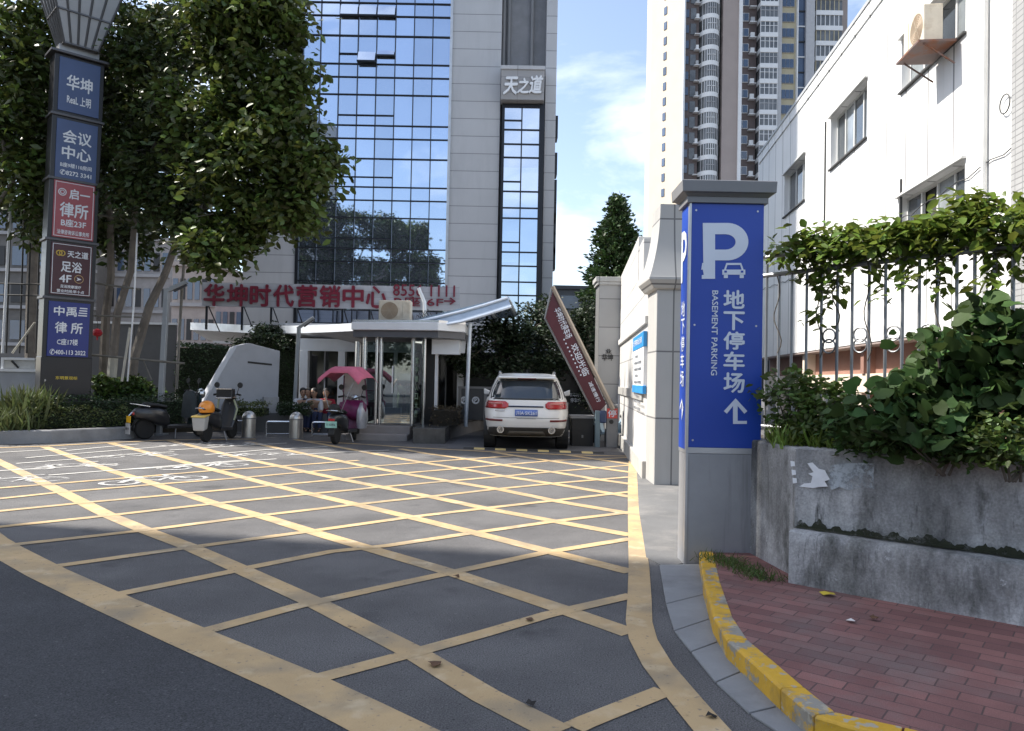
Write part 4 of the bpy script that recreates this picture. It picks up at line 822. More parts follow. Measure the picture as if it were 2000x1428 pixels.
# glazed bay on the right with its sign box
zb1 = Z(207, 1020); bx0, bx1 = X(980, 400), X(1052, 400)
tb(bx0, bx1, 0, zb1, -.1, .6, 'bay', MATS['core_dark']); f = MB()
f.box(bx0 - .05, bx0 + .05, TY - .2, TY + .5, 0, zb1); f.box(bx1 - .04, bx1 + .16, TY - .24, TY + .5, 0, zb1); f.box((bx0 + bx1) / 2 - .025, (bx0 + bx1) / 2 + .025, TY - .18, TY, 0, zb1)
f.box(bx0, bx1, TY - .19, TY, zb1 - .12, zb1)
for y in (238, 256, 284, 310, 357, 376, 408, 428, 475, 494, 521, 552, 578):
    half = y in (238, 357, 475)
    z = Z(y, 1015); f.box(bx0, (bx0 + bx1) / 2 if half else bx1, TY - .175, TY, z - .025, z + .025)
f.build('bay_frame', M['mullion'], TW)
for k in range(8):
    za, zc_ = zb1 - k * fh / 2 * 1.02, zb1 - (k + 1) * fh / 2 * 1.02
    for h in (0, 1):
        xa = bx0 + (bx1 - bx0) * h / 2; q = MB(); q.add([(xa, TY - .125, zc_), (xa + (bx1 - bx0) / 2, TY - .125, zc_), (xa + (bx1 - bx0) / 2, TY - .127, za), (xa, TY - .127, za)], [(0, 1, 2, 3)]); q.build('bay_pane', M['tower_glass'], TW)
sx0, sx1, sz0, sz1 = X(979, 175), X(1062, 175), Z(205, 1020), Z(146, 1020)
tb(sx0, sx1, sz0, sz1, -.55, .3, 'sign_box', panel_mat('sign_stone', (.33, .32, .32), 30, .6, (.2, .2, .2), .01, 'XZ'), bevel=.02); tb(sx0 - .03, sx1 + .03, sz1 - .02, sz1 + .12, -.6, .3, 'sign_cap', M['clad_grey'])
lm = mat('sign_letter', (.74, .75, .77), .4)
for b_, x0, x1, y0, y1 in (('天', 985, 1011, 163, 195), ('之', 1012, 1033, 165, 193), ('道', 1034, 1058, 160, 193)):
    p0, p1 = tp.hit(x0, y1), tp.hit(x1, y0); text(b_, ((p0.x + p1.x) / 2, TY - .57, (p0.z + p1.z) / 2), (1, 0, .02), (.12, 0, 1), p1.x - p0.x, p1.z - p0.z, lm, TW, lift=.03, depth=.05, off=.03)
for k, y in enumerate((225, 300, 355, 400, 422, 462, 492)):   # small dark windows and vents on the right edge
    q = MB(); z = Z(y, 1080); q.box(xr - .02, xr + .16, TY + 1.2, TY + 1.9, z - .5, z + .4); q.build('side_vent', M['mullion'], TW)
q = MB(); q.box(xl - .15, xr + .1, TY - .1, TY + 18.1, TH, TH + .6); q.build('roof', M['clad_grey'], TW)

# red lettering board on the tower's low roof
SY = 25.0; sy = Plane((0, SY, 0), (1, 0)); p0, p1 = sy.hit(394, 602), sy.hit(898, 553); z0_, z1_ = sy.hit(640, 602).z, sy.hit(640, 556).z
RS = thing('roof_sign', 'long grey roof sign with big red Chinese characters and a phone number', 'sign', ((p0.x + p1.x) / 2, SY, z0_))
q = MB(); q.box(p0.x, p1.x, SY, SY + .12, z0_, z1_); q.build('board', panel_mat('sign_board_grey', (.4, .41, .44), 60, .19, (.3, .31, .33), .008, 'XZ', .05), RS)
rd = mat('sign_red', (.15, .008, .026), .5, var=.12, scale=4)
def rtext(b_, x0, x1, y0, y1, m=rd, **k):
    a, c_ = sy.hit(x0, y1), sy.hit(x1, y0); text(b_, ((a.x + c_.x) / 2, SY, (a.z + c_.z) / 2), (1, 0, 0), (0, 0, 1), c_.x - a.x, c_.z - a.z, m, RS, lift=.04, depth=.05, **{**dict(off=.022), **k})
for i, ch in enumerate('华坤时代营销中心'): rtext(ch, 399 + i * 45.2, 399 + i * 45.2 + 40, 556 + i * .6, 597 + i * .5)
rtext('8556 1111', 768, 889, 558, 578, off=.006); rtext('B座 6F', 770, 866, 581, 598, off=.006); rtext('→', 868, 890, 582, 595)
for px in (400, 470, 527, 575, 667, 720, 800, 880):
    x = sy.hit(px, 600).x; st_ = MB(); st_.box(x - .03, x + .03, SY + .13, SY + .19, 2.95, z1_)
    st_.tube([(x, SY + .19, z0_ + .1), (x + .12, SY + 1.0, 2.95)], .02, 5); st_.build('support_strut', M['mullion'], RS)

# ================================================================== RESIDENTIAL TOWERS far behind
def res(nm, label, Y, x0px, x1px, H, py=300): 
    p = Plane((0, Y, 0), (1, 0)); a, b_ = p.hit(x0px, py).x, p.hit(x1px, py).x; return thing(nm, label, 'building', ((a + b_) / 2, Y, 0)), p
RY = 145.0; FH = 3.0
RA, rp = res('apartment_tower', 'tall apartment tower with a sunlit cream side and rounded white balconies, left of the pair', RY, 1283, 1447, 100)
def RX(px, py=200): return rp.hit(px, py).x
def RZ(py, px=1380): return rp.hit(px, py).z
M['r_cream'] = mat('r_cream', (.54, .46, .36), .8, var=.04, scale=.3); M['r_white'] = mat('r_white', (.74, .74, .74), .7, var=.05); M['r_brown'] = mat('r_brown', (.13, .1, .095), .7, var=.2, scale=.4)  # brown, taupe and balcony glass are paled to stand in for distance haze
M['r_taupe'] = mat('r_taupe', (.36, .3, .275), .75, var=.06, scale=.3); M['r_win'] = mat('r_win', (.05, .08, .14), .08, var=.3, scale=.3, spec=.9); M['r_dark'] = mat('r_dark', (.02, .02, .022), .5); M['r_yel'] = mat('r_yel', (.5, .44, .3), .75, var=.05)
M['r_grey'] = mat('r_grey', (.42, .42, .43), .6, var=.08); M['r_bal'] = mat('r_bal', (.12, .125, .13), .15, var=.5, scale=.35, spec=.7)
HT = 98.0
def rb(x0, x1, y0, y1, z0, z1, nm, m, par, **k): q = MB(); q.box(RX(x0), RX(x1), RY + y0, RY + y1, z0, z1); return q.build(nm, m, par, **k)
# sunlit flank: a slab turned so its face looks left and towards us
fl = [(RX(1286), RY - 1 + 10), (RX(1333), RY), (RX(1333), RY + 14), (RX(1286), RY + 14)]
q = MB(); q.prism([(x, y, 0) for x, y in fl], (0, 0, HT)); q.build('side_wall', M['r_cream'], RA)
rb(1334, 1366, 1.2, 14, 0, HT, 'window_wall', M['r_brown'], RA); rb(1333, 1336.5, -.3, 14, 0, HT, 'pilaster', M['r_white'], RA); rb(1366, 1410, 1.6, 14, 0, HT, 'balcony_core', M['r_dark'], RA)
rb(1410, 1441, -.1, 14, 0, HT, 'plain_wall', M['r_taupe'], RA); rb(1440.5, 1447, -.5, 14, 0, HT, 'pilaster', M['r_white'], RA)
flu = Plane((fl[0][0], fl[0][1], 0), (fl[1][0] - fl[0][0], fl[1][1] - fl[0][1]))
q0 = MB(); aw = 2.0
for k in range(26):
    z = 20 + k * FH
    if z > HT - 4: break
    s = flu.uz(1296, RZ and 300)[0]
    q = MB(); q.pbox(flu, s - .45, s + .45, z, z + 1.5, -.1, .12); q.build('side_window', M['r_win'], RA)
    # rounded balcony
    xa, xb_ = RX(1367), RX(1408); n = 10; ring = [(xa + (xb_ - xa) * i / n, RY + 1.6 - 2.2 * math.sin(math.pi * (i / n)) ** .55) for i in range(n + 1)]
    q = MB(); q.prism([(x, y, z) for x, y in ring], (0, 0, .85)); b0 = q.build('balcony', M['r_white'], RA)
    q = MB(); ring2 = [((x - (xa + xb_) / 2) * .97 + (xa + xb_) / 2, y + .08) for x, y in ring]; q.prism([(x, y, z + .85) for x, y in ring2], (0, 0, FH - .85)); q.build('glazing', M['r_bal'], b0)
    q = MB()
    for i in range(1, n): q.box(ring[i][0] - .05, ring[i][0] + .05, ring[i][1] - .02, ring[i][1] + .06, z + .85, z + FH - .05)
    q.box(ring[3][0], ring[7][0], ring[5][1] - .02, ring[5][1] + .04, z + 1.9, z + 2.0); q.build('frame', M['r_grey'] if k % 2 else M['r_white'], b0)
    w_ = MB(); w_.box(RX(1338), RX(1346), RY + 1.05, RY + 1.25, z + .7, z + 2.2); w0 = w_.build('window', M['r_win'], RA); w_ = MB(); w_.box(RX(1349), RX(1360), RY + 1.05, RY + 1.25, z + .4, z + 2.5); w_.build('window', M['r_bal'], RA)
    if k % 3 != 1:
        w_ = MB(); w_.box(RX(1358) + .1, RX(1365) - .1, RY + .3, RY + 1.2, z + .3, z + 1.1); w_.build('cooling_unit', M['r_white'] if k % 2 else M['r_grey'], RA)
    w_ = MB(); w_.box(RX(1356), RX(1366), RY + .2, RY + 1.3, z + .18, z + .3); w_.build('unit_shelf', M['r_white'], RA)
RB = thing('apartment_tower', 'tall brown apartment tower with square white balconies and a yellow window bay', 'building', (RX(1520), RY + 4, 0))
rb(1447, 1486, 3.2, 16, 0, HT, 'brown_wall', M['r_brown'], RB); rb(1484, 1524, 4, 16, 0, HT, 'balcony_core', M['r_dark'], RB); rb(1523, 1531, 1.5, 16, 0, HT, 'pilaster', M['r_grey'], RB)
rb(1531, 1565, 3, 16, 0, HT, 'yellow_wall', M['r_yel'], RB); rb(1562, 1585, 3.4, 16, 0, HT, 'glass_strip', M['r_win'], RB); rb(1583, 1600, 2.6, 16, 0, HT, 'plain_wall', M['r_grey'], RB); rb(1564, 1566, 2.2, 15, 0, HT, 'pilaster', M['r_white'], RB)
for k in range(24):
    z = 26.4 + k * FH
    if z > HT - 4: break
    a = rb(1449, 1470, 3.0, 3.3, z + .7, z + 2.3, 'window', M['r_white'], RB); q = MB(); q.box(RX(1450), RX(1459), RY + 2.92, RY + 3.1, z + .8, z + 2.2); q.box(RX(1460), RX(1469), RY + 2.92, RY + 3.1, z + .8, z + 2.2); q.build('pane', M['r_win'], a)
    rb(1470, 1483, 2.2, 3.3, z + .25, z + .4, 'unit_shelf', M['r_white'], RB)
    if k % 4: rb(1472, 1480, 2.4, 3.2, z + .4, z + 1.3, 'cooling_unit', M['r_white'] if k % 3 else M['r_grey'], RB)
    b0 = rb(1487, 1523, 1.2, 4.1, z - .1, z + .85, 'balcony', M['r_white'], RB, bevel=.1); q = MB(); q.box(RX(1488), RX(1522), RY + 1.35, RY + 4, z + .85, z + FH - .1); q.build('glazing', M['r_bal'], b0)
    q = MB()
    for px in (1488, 1497, 1506, 1514, 1522): q.box(RX(px) - .06, RX(px) + .06, RY + 1.28, RY + 1.4, z + .85, z + FH - .1)
    q.box(RX(1488), RX(1522), RY + 1.29, RY + 1.39, z + 2.1, z + 2.2); q.build('frame', M['r_white'] if k % 3 else M['r_grey'], b0)
    a = rb(1535, 1560, 2.8, 3.1, z + .6, z + 2.4, 'window', M['r_grey'], RB); q = MB()
    for i in range(3): q.box(RX(1536 + i * 8), RX(1543 + i * 8), RY + 2.7, RY + 2.9, z + .7, z + 2.3)
    q.build('pane', M['r_win'], a)
    rb(1563, 1585, 3.2, 3.5, z - .12, z + .12, 'floor_band', M['r_white'] if k % 2 else M['r_dark'], RB)
RC = thing('apartment_tower', 'apartment block with glazed corner balconies, rightmost of the tall towers above the white building', 'building', (RX(1630), RY + 6, 0))
rb(1600, 1680, 6, 18, 0, HT + 6, 'wall', M['r_taupe'], RC)
for k in range(14):
    z = 50 + k * FH
    b0 = rb(1606, 1660, 3.5, 6.1, z - .1, z + .8, 'balcony', M['r_white'], RC); q = MB(); q.box(RX(1607), RX(1659), RY + 3.7, RY + 6, z + .8, z + FH - .1); q.build('glazing', M['r_bal'], b0)
    q = MB()
    for px in range(1607, 1660, 9): q.box(RX(px) - .07, RX(px) + .07, RY + 3.6, RY + 3.75, z + .8, z + FH - .1)
    q.build('frame', M['r_white'] if k % 2 else M['r_yel'], b0)
# low dark building seen in the gap beside the tower
lb = Plane((0, 48, 0), (1, 0)); a, c_ = lb.hit(1086, 590), lb.hit(1150, 566)
LB = thing('low_building', 'low dark grey flat-roofed building in the gap between the tower and the conifer', 'building', ((a.x + c_.x) / 2, 48, 0))
q = MB(); q.box(a.x, c_.x + 3, 48, 56, -.02, c_.z); q.build('wall', mat('lb_wall', (.13, .135, .14), .7), LB); q = MB(); q.box(a.x - .2, c_.x + 3.3, 47.8, 56.2, c_.z, c_.z + .22); q.build('roof', mat('lb_roof', (.09, .09, .095), .7), LB)
q = MB(); q.box(a.x + .3, c_.x + 2, 47.93, 48.02, c_.z - 1.2, c_.z - .4); q.build('window', M['r_win'], LB)
# apartment blocks far left, seen through the trunks and under the sign
def block(label, Y, x0px, x1px, ytop, wallm, fh=2.9, nw=7):
    p = Plane((0, Y, 0), (1, 0)); xa, xb_ = p.hit(x0px, 600).x, p.hit(x1px, 600).x; zt = p.hit(x0px, ytop).z
    t = thing('apartment_block', label, 'building', ((xa + xb_) / 2, Y, 0)); q = MB(); q.box(xa, xb_, Y, Y + 10, -.02, zt); q.build('wall', wallm, t)
    k = 0
    while 1.2 + k * fh + 1.5 < zt and k < 12:
        z = 1.0 + k * fh
        q = MB(); q.box(xa, xb_, Y - .25, Y, z - .5, z - .25); q.build('floor_ledge', mat('bk_ledge', (.3, .3, .31), .8), t)
        for i in range(nw):
            x = xa + (xb_ - xa) * (i + .5) / nw; ww = (xb_ - xa) / nw * .33; q = MB(); q.box(x - ww, x + ww, Y - .06, Y + .02, z, z + 1.5); q.build('window', M['r_win'] if (i + k) % 3 else M['r_dark'], t)
        k += 1
    q = MB(); q.box(xa - .2, xb_ + .2, Y - .3, Y + 10.2, zt, zt + .3); q.build('roof', wallm, t); return t
block('pale grey apartment block seen between the tree trunks behind the sign totem', 62, 190, 330, 470, mat('bk1', (.28, .27, .27), .8), nw=8)
block('beige apartment block seen under the left end of the red roof sign', 55, 335, 420, 520, mat('bk2', (.34, .3, .28), .8), nw=6)
block('pinkish apartment block with rows of small windows below the red sign', 48, 421, 474, 590, mat('bk3', (.3, .25, .26), .8), nw=4)
block('dark older block far behind the scaffolding at the left edge', 60, -160, 188, 400, mat('bk4', (.12, .115, .11), .8), nw=8)

# ================================================================== LOBBY, VESTIBULE AND CANOPY
M['alu_white'] = mat('alu_white', (.74, .76, .79), .4, .1, var=.05, scale=2); M['dark_glass'] = mat('dark_glass', (.012, .013, .013), .06, var=.3, spec=.6); M['chrome'] = mat('chrome', (.6, .61, .63), .22, .9, var=.05)
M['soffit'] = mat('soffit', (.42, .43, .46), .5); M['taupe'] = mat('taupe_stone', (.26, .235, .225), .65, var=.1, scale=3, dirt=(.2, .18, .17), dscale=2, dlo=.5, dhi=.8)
LY = 22.5; lp = Plane((0, LY, 0), (1, 0))
LO = thing('lobby_building', 'low glass lobby with white columns and a sweeping white eave', 'building', (lp.hit(650, 800).x, LY, 0))
def lX(px, py=730): return lp.hit(px, py).x
def lZ(py, px=650): return lp.hit(px, py).z
def lbx(x0, x1, z0, z1, y0, y1, nm, m, par=LO, **k): q = MB(); q.box(x0, x1, LY + y0, LY + y1, z0, z1); return q.build(nm, m, par, **k)
lbx(lX(586), lX(905), -.02, lZ(664), .5, 6, 'dark_interior', mat('interior', (.02, .02, .02), .8))
for a, b_ in ((600, 660), (674, 697), (712, 770), (770, 842), (856, 893)): lbx(lX(a), lX(b_), .02, lZ(686), .2, .24, 'glazing', M['dark_glass'])
for px in (631, 690, 745, 800, 870): lbx(lX(px) - .02, lX(px) + .02, .02, lZ(686), .16, .25, 'mullion', M['cap_grey'])
lbx(lX(584), lX(905), lZ(686), lZ(662), -.02, .5, 'lintel', M['alu_white'])
for a, b_ in ((585, 601), (660, 674), (846, 856), (893, 905)): lbx(lX(a), lX(b_), -.02, lZ(686), -.04, .4, 'column', M['alu_white'], bevel=.01)
for px in (703,): q = MB(); q.cyl((lX(px), LY - .25), .11, -.02, lZ(660), 20); q.build('column', M['chrome'], LO, smooth=True)
# eave: a gently bulging white band
ev = [(372, 630, 644, 27.5), (425, 632, 647, 26.4), (480, 635, 650, 25), (530, 636, 651, 23.8), (577, 636, 651, 22.9), (640, 634, 649, 21.8), (701, 630.5, 646, 20.6)]
q = MB(); so_ = MB(); rs, r2 = [], []
for px, yt, yb, Y in ev:
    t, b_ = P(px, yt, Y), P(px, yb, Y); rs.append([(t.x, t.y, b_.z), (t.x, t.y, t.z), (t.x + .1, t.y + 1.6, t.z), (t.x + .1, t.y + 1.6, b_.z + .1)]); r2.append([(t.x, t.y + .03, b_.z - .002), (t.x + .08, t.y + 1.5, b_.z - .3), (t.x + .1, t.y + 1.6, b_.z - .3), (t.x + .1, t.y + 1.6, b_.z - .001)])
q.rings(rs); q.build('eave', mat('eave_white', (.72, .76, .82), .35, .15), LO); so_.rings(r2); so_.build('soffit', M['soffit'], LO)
lbx(lX(480), lX(905), lZ(633), lZ(628), 1.0, 6.5, 'flat_roof', M['soffit'])
# glass vestibule
VY = 19.2; vp = Plane((0, VY, 0), (1, 0)); vX = lambda px, py=740: vp.hit(px, py).x; vZ = lambda py, px=770: vp.hit(px, py).z
VE = thing('glass_vestibule', 'glass entrance box with steel posts and a flat white roof on a taupe step', 'entrance', (vX(770), VY, 0))
def vb(x0, x1, z0, z1, y0, y1, nm, m, par=VE, **k): q = MB(); q.box(x0, x1, VY + y0, VY + y1, z0, z1); return q.build(nm, m, par, **k)
zst = vZ(830); 
vb(vX(704), vX(808), -.02, zst, -.55, 3.2, 'step', M['taupe'], bevel=.012); vb(vX(695), vX(808), -.02, zst * .45, -1.0, -.55, 'step', M['taupe'], bevel=.012)
zrf0, zrf1 = vZ(648), vZ(633)
q = MB(); ring = [(vX(692), VY - .5), (vX(860), VY - .85), (vX(908), VY - .3), (vX(908), VY + 3.3), (vX(692), VY + 3.3)]
q.prism([(x, y, zrf0) for x, y in ring], (0, 0, zrf1 - zrf0)); q.build('roof', M['alu_white'], VE, bevel=.015)
q = MB(); q.prism([(x * .997 + .0, y + .08, zrf1 + .001) for x, y in ring], (0, 0, .06)); q.build('roof_edge', M['chrome'], VE)
q = MB(); q.prism([(x * .99 - .03, y + .15, zrf0 - .001) for x, y in ring], (0, 0, -.16)); q.build('beam', mat('beam_dark', (.1, .105, .12), .4), VE)
vb(vX(842), vX(896), vZ(690), zrf0 - .17, .0, .5, 'white_fascia', M['alu_white']); vb(vX(745), vX(803), vZ(686), vZ(668), .9, 1.0, 'door_header', M['alu_white'])
for px in (711, 735, 743, 806, 828): q = MB(); q.cyl((vX(px), VY + .0), .04 if px in (735, 743) else .05, 0, zrf0 - .1, 14); q.build('post', M['chrome'], VE, smooth=True)
gp = glass_mat('clear_glass', (.62, .7, .72), .82)
vb(vX(713), vX(734), zst + .02, vZ(668), .03, .045, 'glass_pane', gp); vb(vX(745), vX(804), zst + .02, vZ(668), .03, .045, 'glass_pane', gp)
q = MB(); a, b_ = Vector((vX(804), VY + .03, 0)), Vector((vX(826), VY - .35, 0)); q.hexa([a, b_, b_ + Vector((.01, .02, 0)), a + Vector((.01, .02, 0))], [p + Vector((0, 0, vZ(662))) for p in (a, b_, b_ + Vector((.01, .02, 0)), a + Vector((.01, .02, 0)))])
q.v = [(x, y, max(z, zst)) for x, y, z in q.v]; q.build('angled_pane', glass_mat('green_glass', (.45, .55, .48), .7), VE)
ge = mat('green_letter', (.45, .6, .42), .5)
pv = Plane(a, b_ - a); 
for i, ch in enumerate('写字楼入口大厅'):
    c = a.lerp(b_, .55) + Vector((.0, -.01, vZ(705 + i * 17))); text(ch, c, (b_ - a), (0, 0, 1), .13, .15, ge, VE, lift=.008)
vb(vX(826), vX(846), zst * .5, zrf0 - .1, .1, .55, 'dark_pillar', MATS['interior']); vb(vX(848), vX(854), zst, vZ(690), .12, .2, 'white_post', mat('post_white', (.7, .7, .72), .5))
vb(vX(766), vX(768.5), vZ(768), vZ(715), -.06, -.03, 'door_handle', mat('handle_white', (.75, .75, .76), .3)); vb(vX(745), vX(778), zst, vZ(798), .5, .7, 'counter', mat('counter_blue', (.1, .13, .17), .4))
vb(vX(750), vX(756), zst, vZ(670), 1.5, 1.7, 'inner_column', M['alu_white'])
# stone plinth and ramp-side wall with clipped hedge
q = MB(); a, b_ = G(806, 866), G(873, 863); q.box(a.x, b_.x, a.y, a.y + 1.6, -.02, P(840, 836, a.y).z); PLW = thing('plinth_wall', 'dark polished stone plinth wall running back beside the ramp, left of the white car', 'wall', (b_.x, a.y, 0))
M['polish'] = mat('polished_dark', (.075, .075, .075), .22, var=.3, scale=5, spec=.6); q.build('end_block', M['polish'], PLW, bevel=.01)
zt = P(840, 836, a.y).z; c_, d_ = P(873, 838, a.y), P(965, 800, 24.5)
q = MB(); q.hexa([(a.x + .7, a.y + 1.6, -.02), (b_.x, a.y + 1.6, -.02), (d_.x, 24.5, -.02), (d_.x - 1.5, 24.5, -.02)], [(a.x + .7, a.y + 1.6, zt - .03), (b_.x, a.y + 1.6, zt - .03), (d_.x, 24.5, zt - .05), (d_.x - 1.5, 24.5, zt - .05)]); q.build('long_wall', mat('ramp_wall_grey', (.2, .2, .205), .6, var=.12, scale=3), PLW)
q = MB(); q.hexa([(a.x + .6, a.y + 1.62, zt - .03), (b_.x + .05, a.y + 1.62, zt - .03), (d_.x + .05, 24.5, zt - .05), (d_.x - 1.6, 24.5, zt - .05)], [(a.x + .6, a.y + 1.62, zt + .03), (b_.x + .05, a.y + 1.62, zt + .03), (d_.x + .05, 24.5, zt + .01), (d_.x - 1.6, 24.5, zt + .01)]); q.build('coping', M['kerb_black'], PLW)
c = P(872, 812, a.y + 1.4); HB = thing('clipped_hedge', 'brownish clipped hedge block on the dark plinth beside the glass entrance', 'hedge', (c.x, c.y, zt))
hp = np.stack([RNG.uniform(-.36, .36, 1500), RNG.uniform(-.5, .8, 1500), RNG.uniform(0, .42, 1500)], 1) + np.array([c.x, c.y, zt + .03]); leaves('foliage', hp, .06, mat('hedge_brown', (.075, .055, .03), .7, var=.4, island=.4, scale=6), HB, SMALL, up=.4)
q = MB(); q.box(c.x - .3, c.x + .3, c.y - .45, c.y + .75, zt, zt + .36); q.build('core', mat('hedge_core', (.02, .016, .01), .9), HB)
# glass panel with the two round parking marks
gq = Plane((0, 21.5, 0), (1, 0)); a, b_ = gq.hit(896, 796), gq.hit(965, 760)
GS = thing('parking_screen', 'dark screen with two round white parking marks beside the ramp, left of the white car', 'sign', ((a.x + b_.x) / 2, 21.5, 0))
q = MB(); q.box(a.x, b_.x, 21.5, 21.56, zt, b_.z); q.build('panel', mat('screen_dark', (.05, .055, .065), .25, spec=.6), GS); q = MB(); q.box(a.x - .03, b_.x + .03, 21.47, 21.6, b_.z, b_.z + .06); q.build('top_rail', M['cap_grey'], GS); q = MB()
for px in (898, 948): x = gq.hit(px, 780).x; q.box(x - .04, x + .04, 21.44, 21.5, zt, b_.z)
q.build('frame', M['cap_grey'], GS)
for px in (906, 929):
    c = gq.hit(px, 782); q = MB(); q.torus((c.x, 21.49, c.z), (0, 1, 0), .085, .022, 24, 6); q.build('mark_ring', M['white_vinyl'], GS, smooth=True); text('P', (c.x, 21.5, c.z), (1, 0, 0), (0, 0, 1), None, .1, M['white_vinyl'], GS, lift=.008, off=.03)
# air conditioner on the vestibule roof
t, bx = ac_unit('air_conditioner', 'cream air conditioner standing on the white vestibule roof below the red sign', (vX(769), VY + .25, zrf1 + .06), (1, 0, 0), (0, -1, 0), vX(799) - vX(737), vZ(591) - vZ(632), .36, bracket=False)
# roof clutter: a small white folded bracket antenna
AN = thing('roof_antenna', 'white bracket antenna and cables on the roof between the air conditioner and the glass canopy', 'antenna', (vX(822), VY + .6, zrf1 + .06)); q = MB(); x = vX(822)
q.tube([(x, VY + .6, zrf1 + .05), (x - .02, VY + .6, vZ(585)), (x - .18, VY + .6, vZ(556))], .045, 8); q.build('mast', M['alu_white'], AN, smooth=True)
q = MB()
for k in range(5): q.tube([(x - .25 + k * .04, VY + .55, zrf1 + .06), (x - .2 + k * .07, VY + .5, zrf1 + .28 + .04 * k), (x + .05 + k * .06, VY + .5, zrf1 + .1), (x + .3, VY + .55, zrf1 + .06)], .012, 5)
q.build('cable', M['kerb_black'], AN); q = MB(); q.lathe([(.0, 0), (.14, .05), (.2, .14)], (x + .33, VY + .5, zrf1 + .12), 'Z', 18); q.build('dish', M['alu_white'], AN)
# slanted glass canopy over the ramp
M['canopy_blue'] = mat('canopy_blue', (.22, .29, .38), .25, .5, var=.1); CA = thing('glass_canopy', 'slanted blue glass canopy rising to the right over the ramp beside the vestibule', 'canopy', (vX(915), VY, 0))
l0, r0 = P(803, 634, VY - .4), P(990, 588, VY - .4); l1, r1 = P(822, 640, VY + 3.6), P(1006, 618, VY + 4.2)
up = Vector((0, 0, .1)); q = MB(); q.hexa([l0, r0, r1, l1], [l0 + up, r0 + up, r1 + up, l1 + up]); q.build('glass_deck', mat('canopy_glass', (.28, .36, .46), .12, .3, var=.15, spec=.7), CA)
for d0, d1, nm in ((r0, r1, 'end_beam'), (l1, r1, 'back_beam')): q = MB(); q.tube([d0 + Vector((0, -.03, .05)), d1 + Vector((0, -.03, .05))], .075, 6); q.build(nm, mat('canopy_alu', (.62, .68, .76), .3, .5), CA)
Tp = [P(*p, VY - .5) for p in ((797, 632), (825, 626.5), (850, 621), (900, 609), (945, 596.5), (991, 582))]; Bp = [P(*p, VY - .62) for p in ((797, 642), (825, 641), (850, 638), (900, 629), (945, 616), (999, 599))]
q = MB(); q.rings([[t_, b_, b_ + Vector((0, .06, 0)), t_ + Vector((0, .06, 0))] for t_, b_ in zip(Tp, Bp)]); q.build('fascia', mat('fascia_blue', (.4, .48, .58), .3, .3, var=.12, scale=3), CA, smooth=True)
for pts_ in (Tp, Bp): q = MB(); q.tube([p + Vector((0, -.03, 0)) for p in pts_], .035, 8); q.build('fascia_trim', MATS['canopy_alu'], CA, smooth=True)
for t in (.2, .4, .6, .8): q = MB(); q.tube([l0.lerp(r0, t) - Vector((0, 0, .04)), l1.lerp(r1, t) - Vector((0, 0, .04))], .045, 6); q.build('rafter', MATS['canopy_alu'], CA)
pt_ = P(918, 632, VY + .3); pb = P(911, 772, VY + .3); q = MB(); q.tube([pb - Vector((0, 0, .8)), pt_], .05, 10); q.build('post', MATS['canopy_alu'], CA, smooth=True)
q = MB(); q.hexa([P(880, 690, VY + .5), P(908, 690, VY + .5), P(908, 690, VY + .6), P(880, 690, VY + .6)], [P(880, 642, VY + .5), P(912, 642, VY + .5), P(912, 642, VY + .6), P(880, 642, VY + .6)]); q.build('side_fascia', M['alu_white'], CA)
# dark wall of the ramp house behind the car
DW = Plane((0, 23.6, 0), (1, 0)); a, b_ = DW.hit(905, 850), DW.hit(1190, 690)
DK = thing('ramp_house', 'dark green-black glazed ramp house wall with faint white lettering behind the white car', 'building', ((a.x + b_.x) / 2, 23.6, 0)); q = MB(); q.box(a.x, b_.x, 23.6, 27, -.02, DW.hit(1000, 690).z); q.build('wall', mat('ramp_house_dark', (.018, .022, .022), .25, var=.3, spec=.5), DK)
for b__, x0, x1, y0, y1 in (('P', 1083, 1096, 716, 734), ('华坤时代', 1112, 1138, 768, 775), ('停车场', 1114, 1134, 778, 786)):
    p, r_ = DW.hit(x0, y1), DW.hit(x1, y0); text(b__, (p + r_) / 2, (1, 0, 0), (0, 0, 1), r_.x - p.x, r_.z - p.z, M['white_vinyl'], DK, lift=.02)
# boom barrier with maroon panel
BY = 17.6; bp_ = Plane((0, BY, 0), (1, 0)); h = lambda px, py, dy=0: Vector((bp_.hit(px, py).x, BY + dy, bp_.hit(px, py).z))
BB = thing('boom_barrier', 'raised boom barrier with a maroon advertising panel right of the white car', 'barrier', (h(1196, 850).x, BY, 0))
mr = mat('maroon_panel', (.085, .012, .02), .4, var=.15, scale=2); q = MB(); q.prism([h(1080, 566), h(1066, 620), h(1163, 812), h(1184, 790)], (0, .03, 0)); q.build('panel', mr, BB)
q = MB(); q.tube([h(1079, 560, -.02), h(1197, 800, -.02)], [.05, .06], 6); q.build('boom', mat('boom_beige', (.38, .32, .26), .45, .3), BB)
q = MB(); q.tube([h(1078, 561, -.01), h(1064, 622, -.01), h(1163, 814, -.01)], .022, 6); q.build('panel_frame', M['galv'], BB)
q = MB(); q.tube([h(1184, 786, .02), h(1206, 796, .02)], [.04, .05], 6); q.prism([h(1176, 760, .04), h(1186, 793, .04), h(1206, 793, .04)], (0, .03, 0)); q.build('gusset', M['cap_grey'], BB)
ux = (h(1165, 770) - h(1090, 610)).normalized(); vx = Vector((-ux.z, 0, ux.x)); vx = vx if vx.z > 0 else -vx
ux2 = ux
def btext(b_, px0, py0, px1, py1, hh): p, r_ = h(px0, py0), h(px1, py1); text(b_, (p + r_) / 2, (r_ - p), Vector((-(r_ - p).z, 0, (r_ - p).x)), (r_ - p).length, hh, M['white_vinyl'], BB, lift=.012)
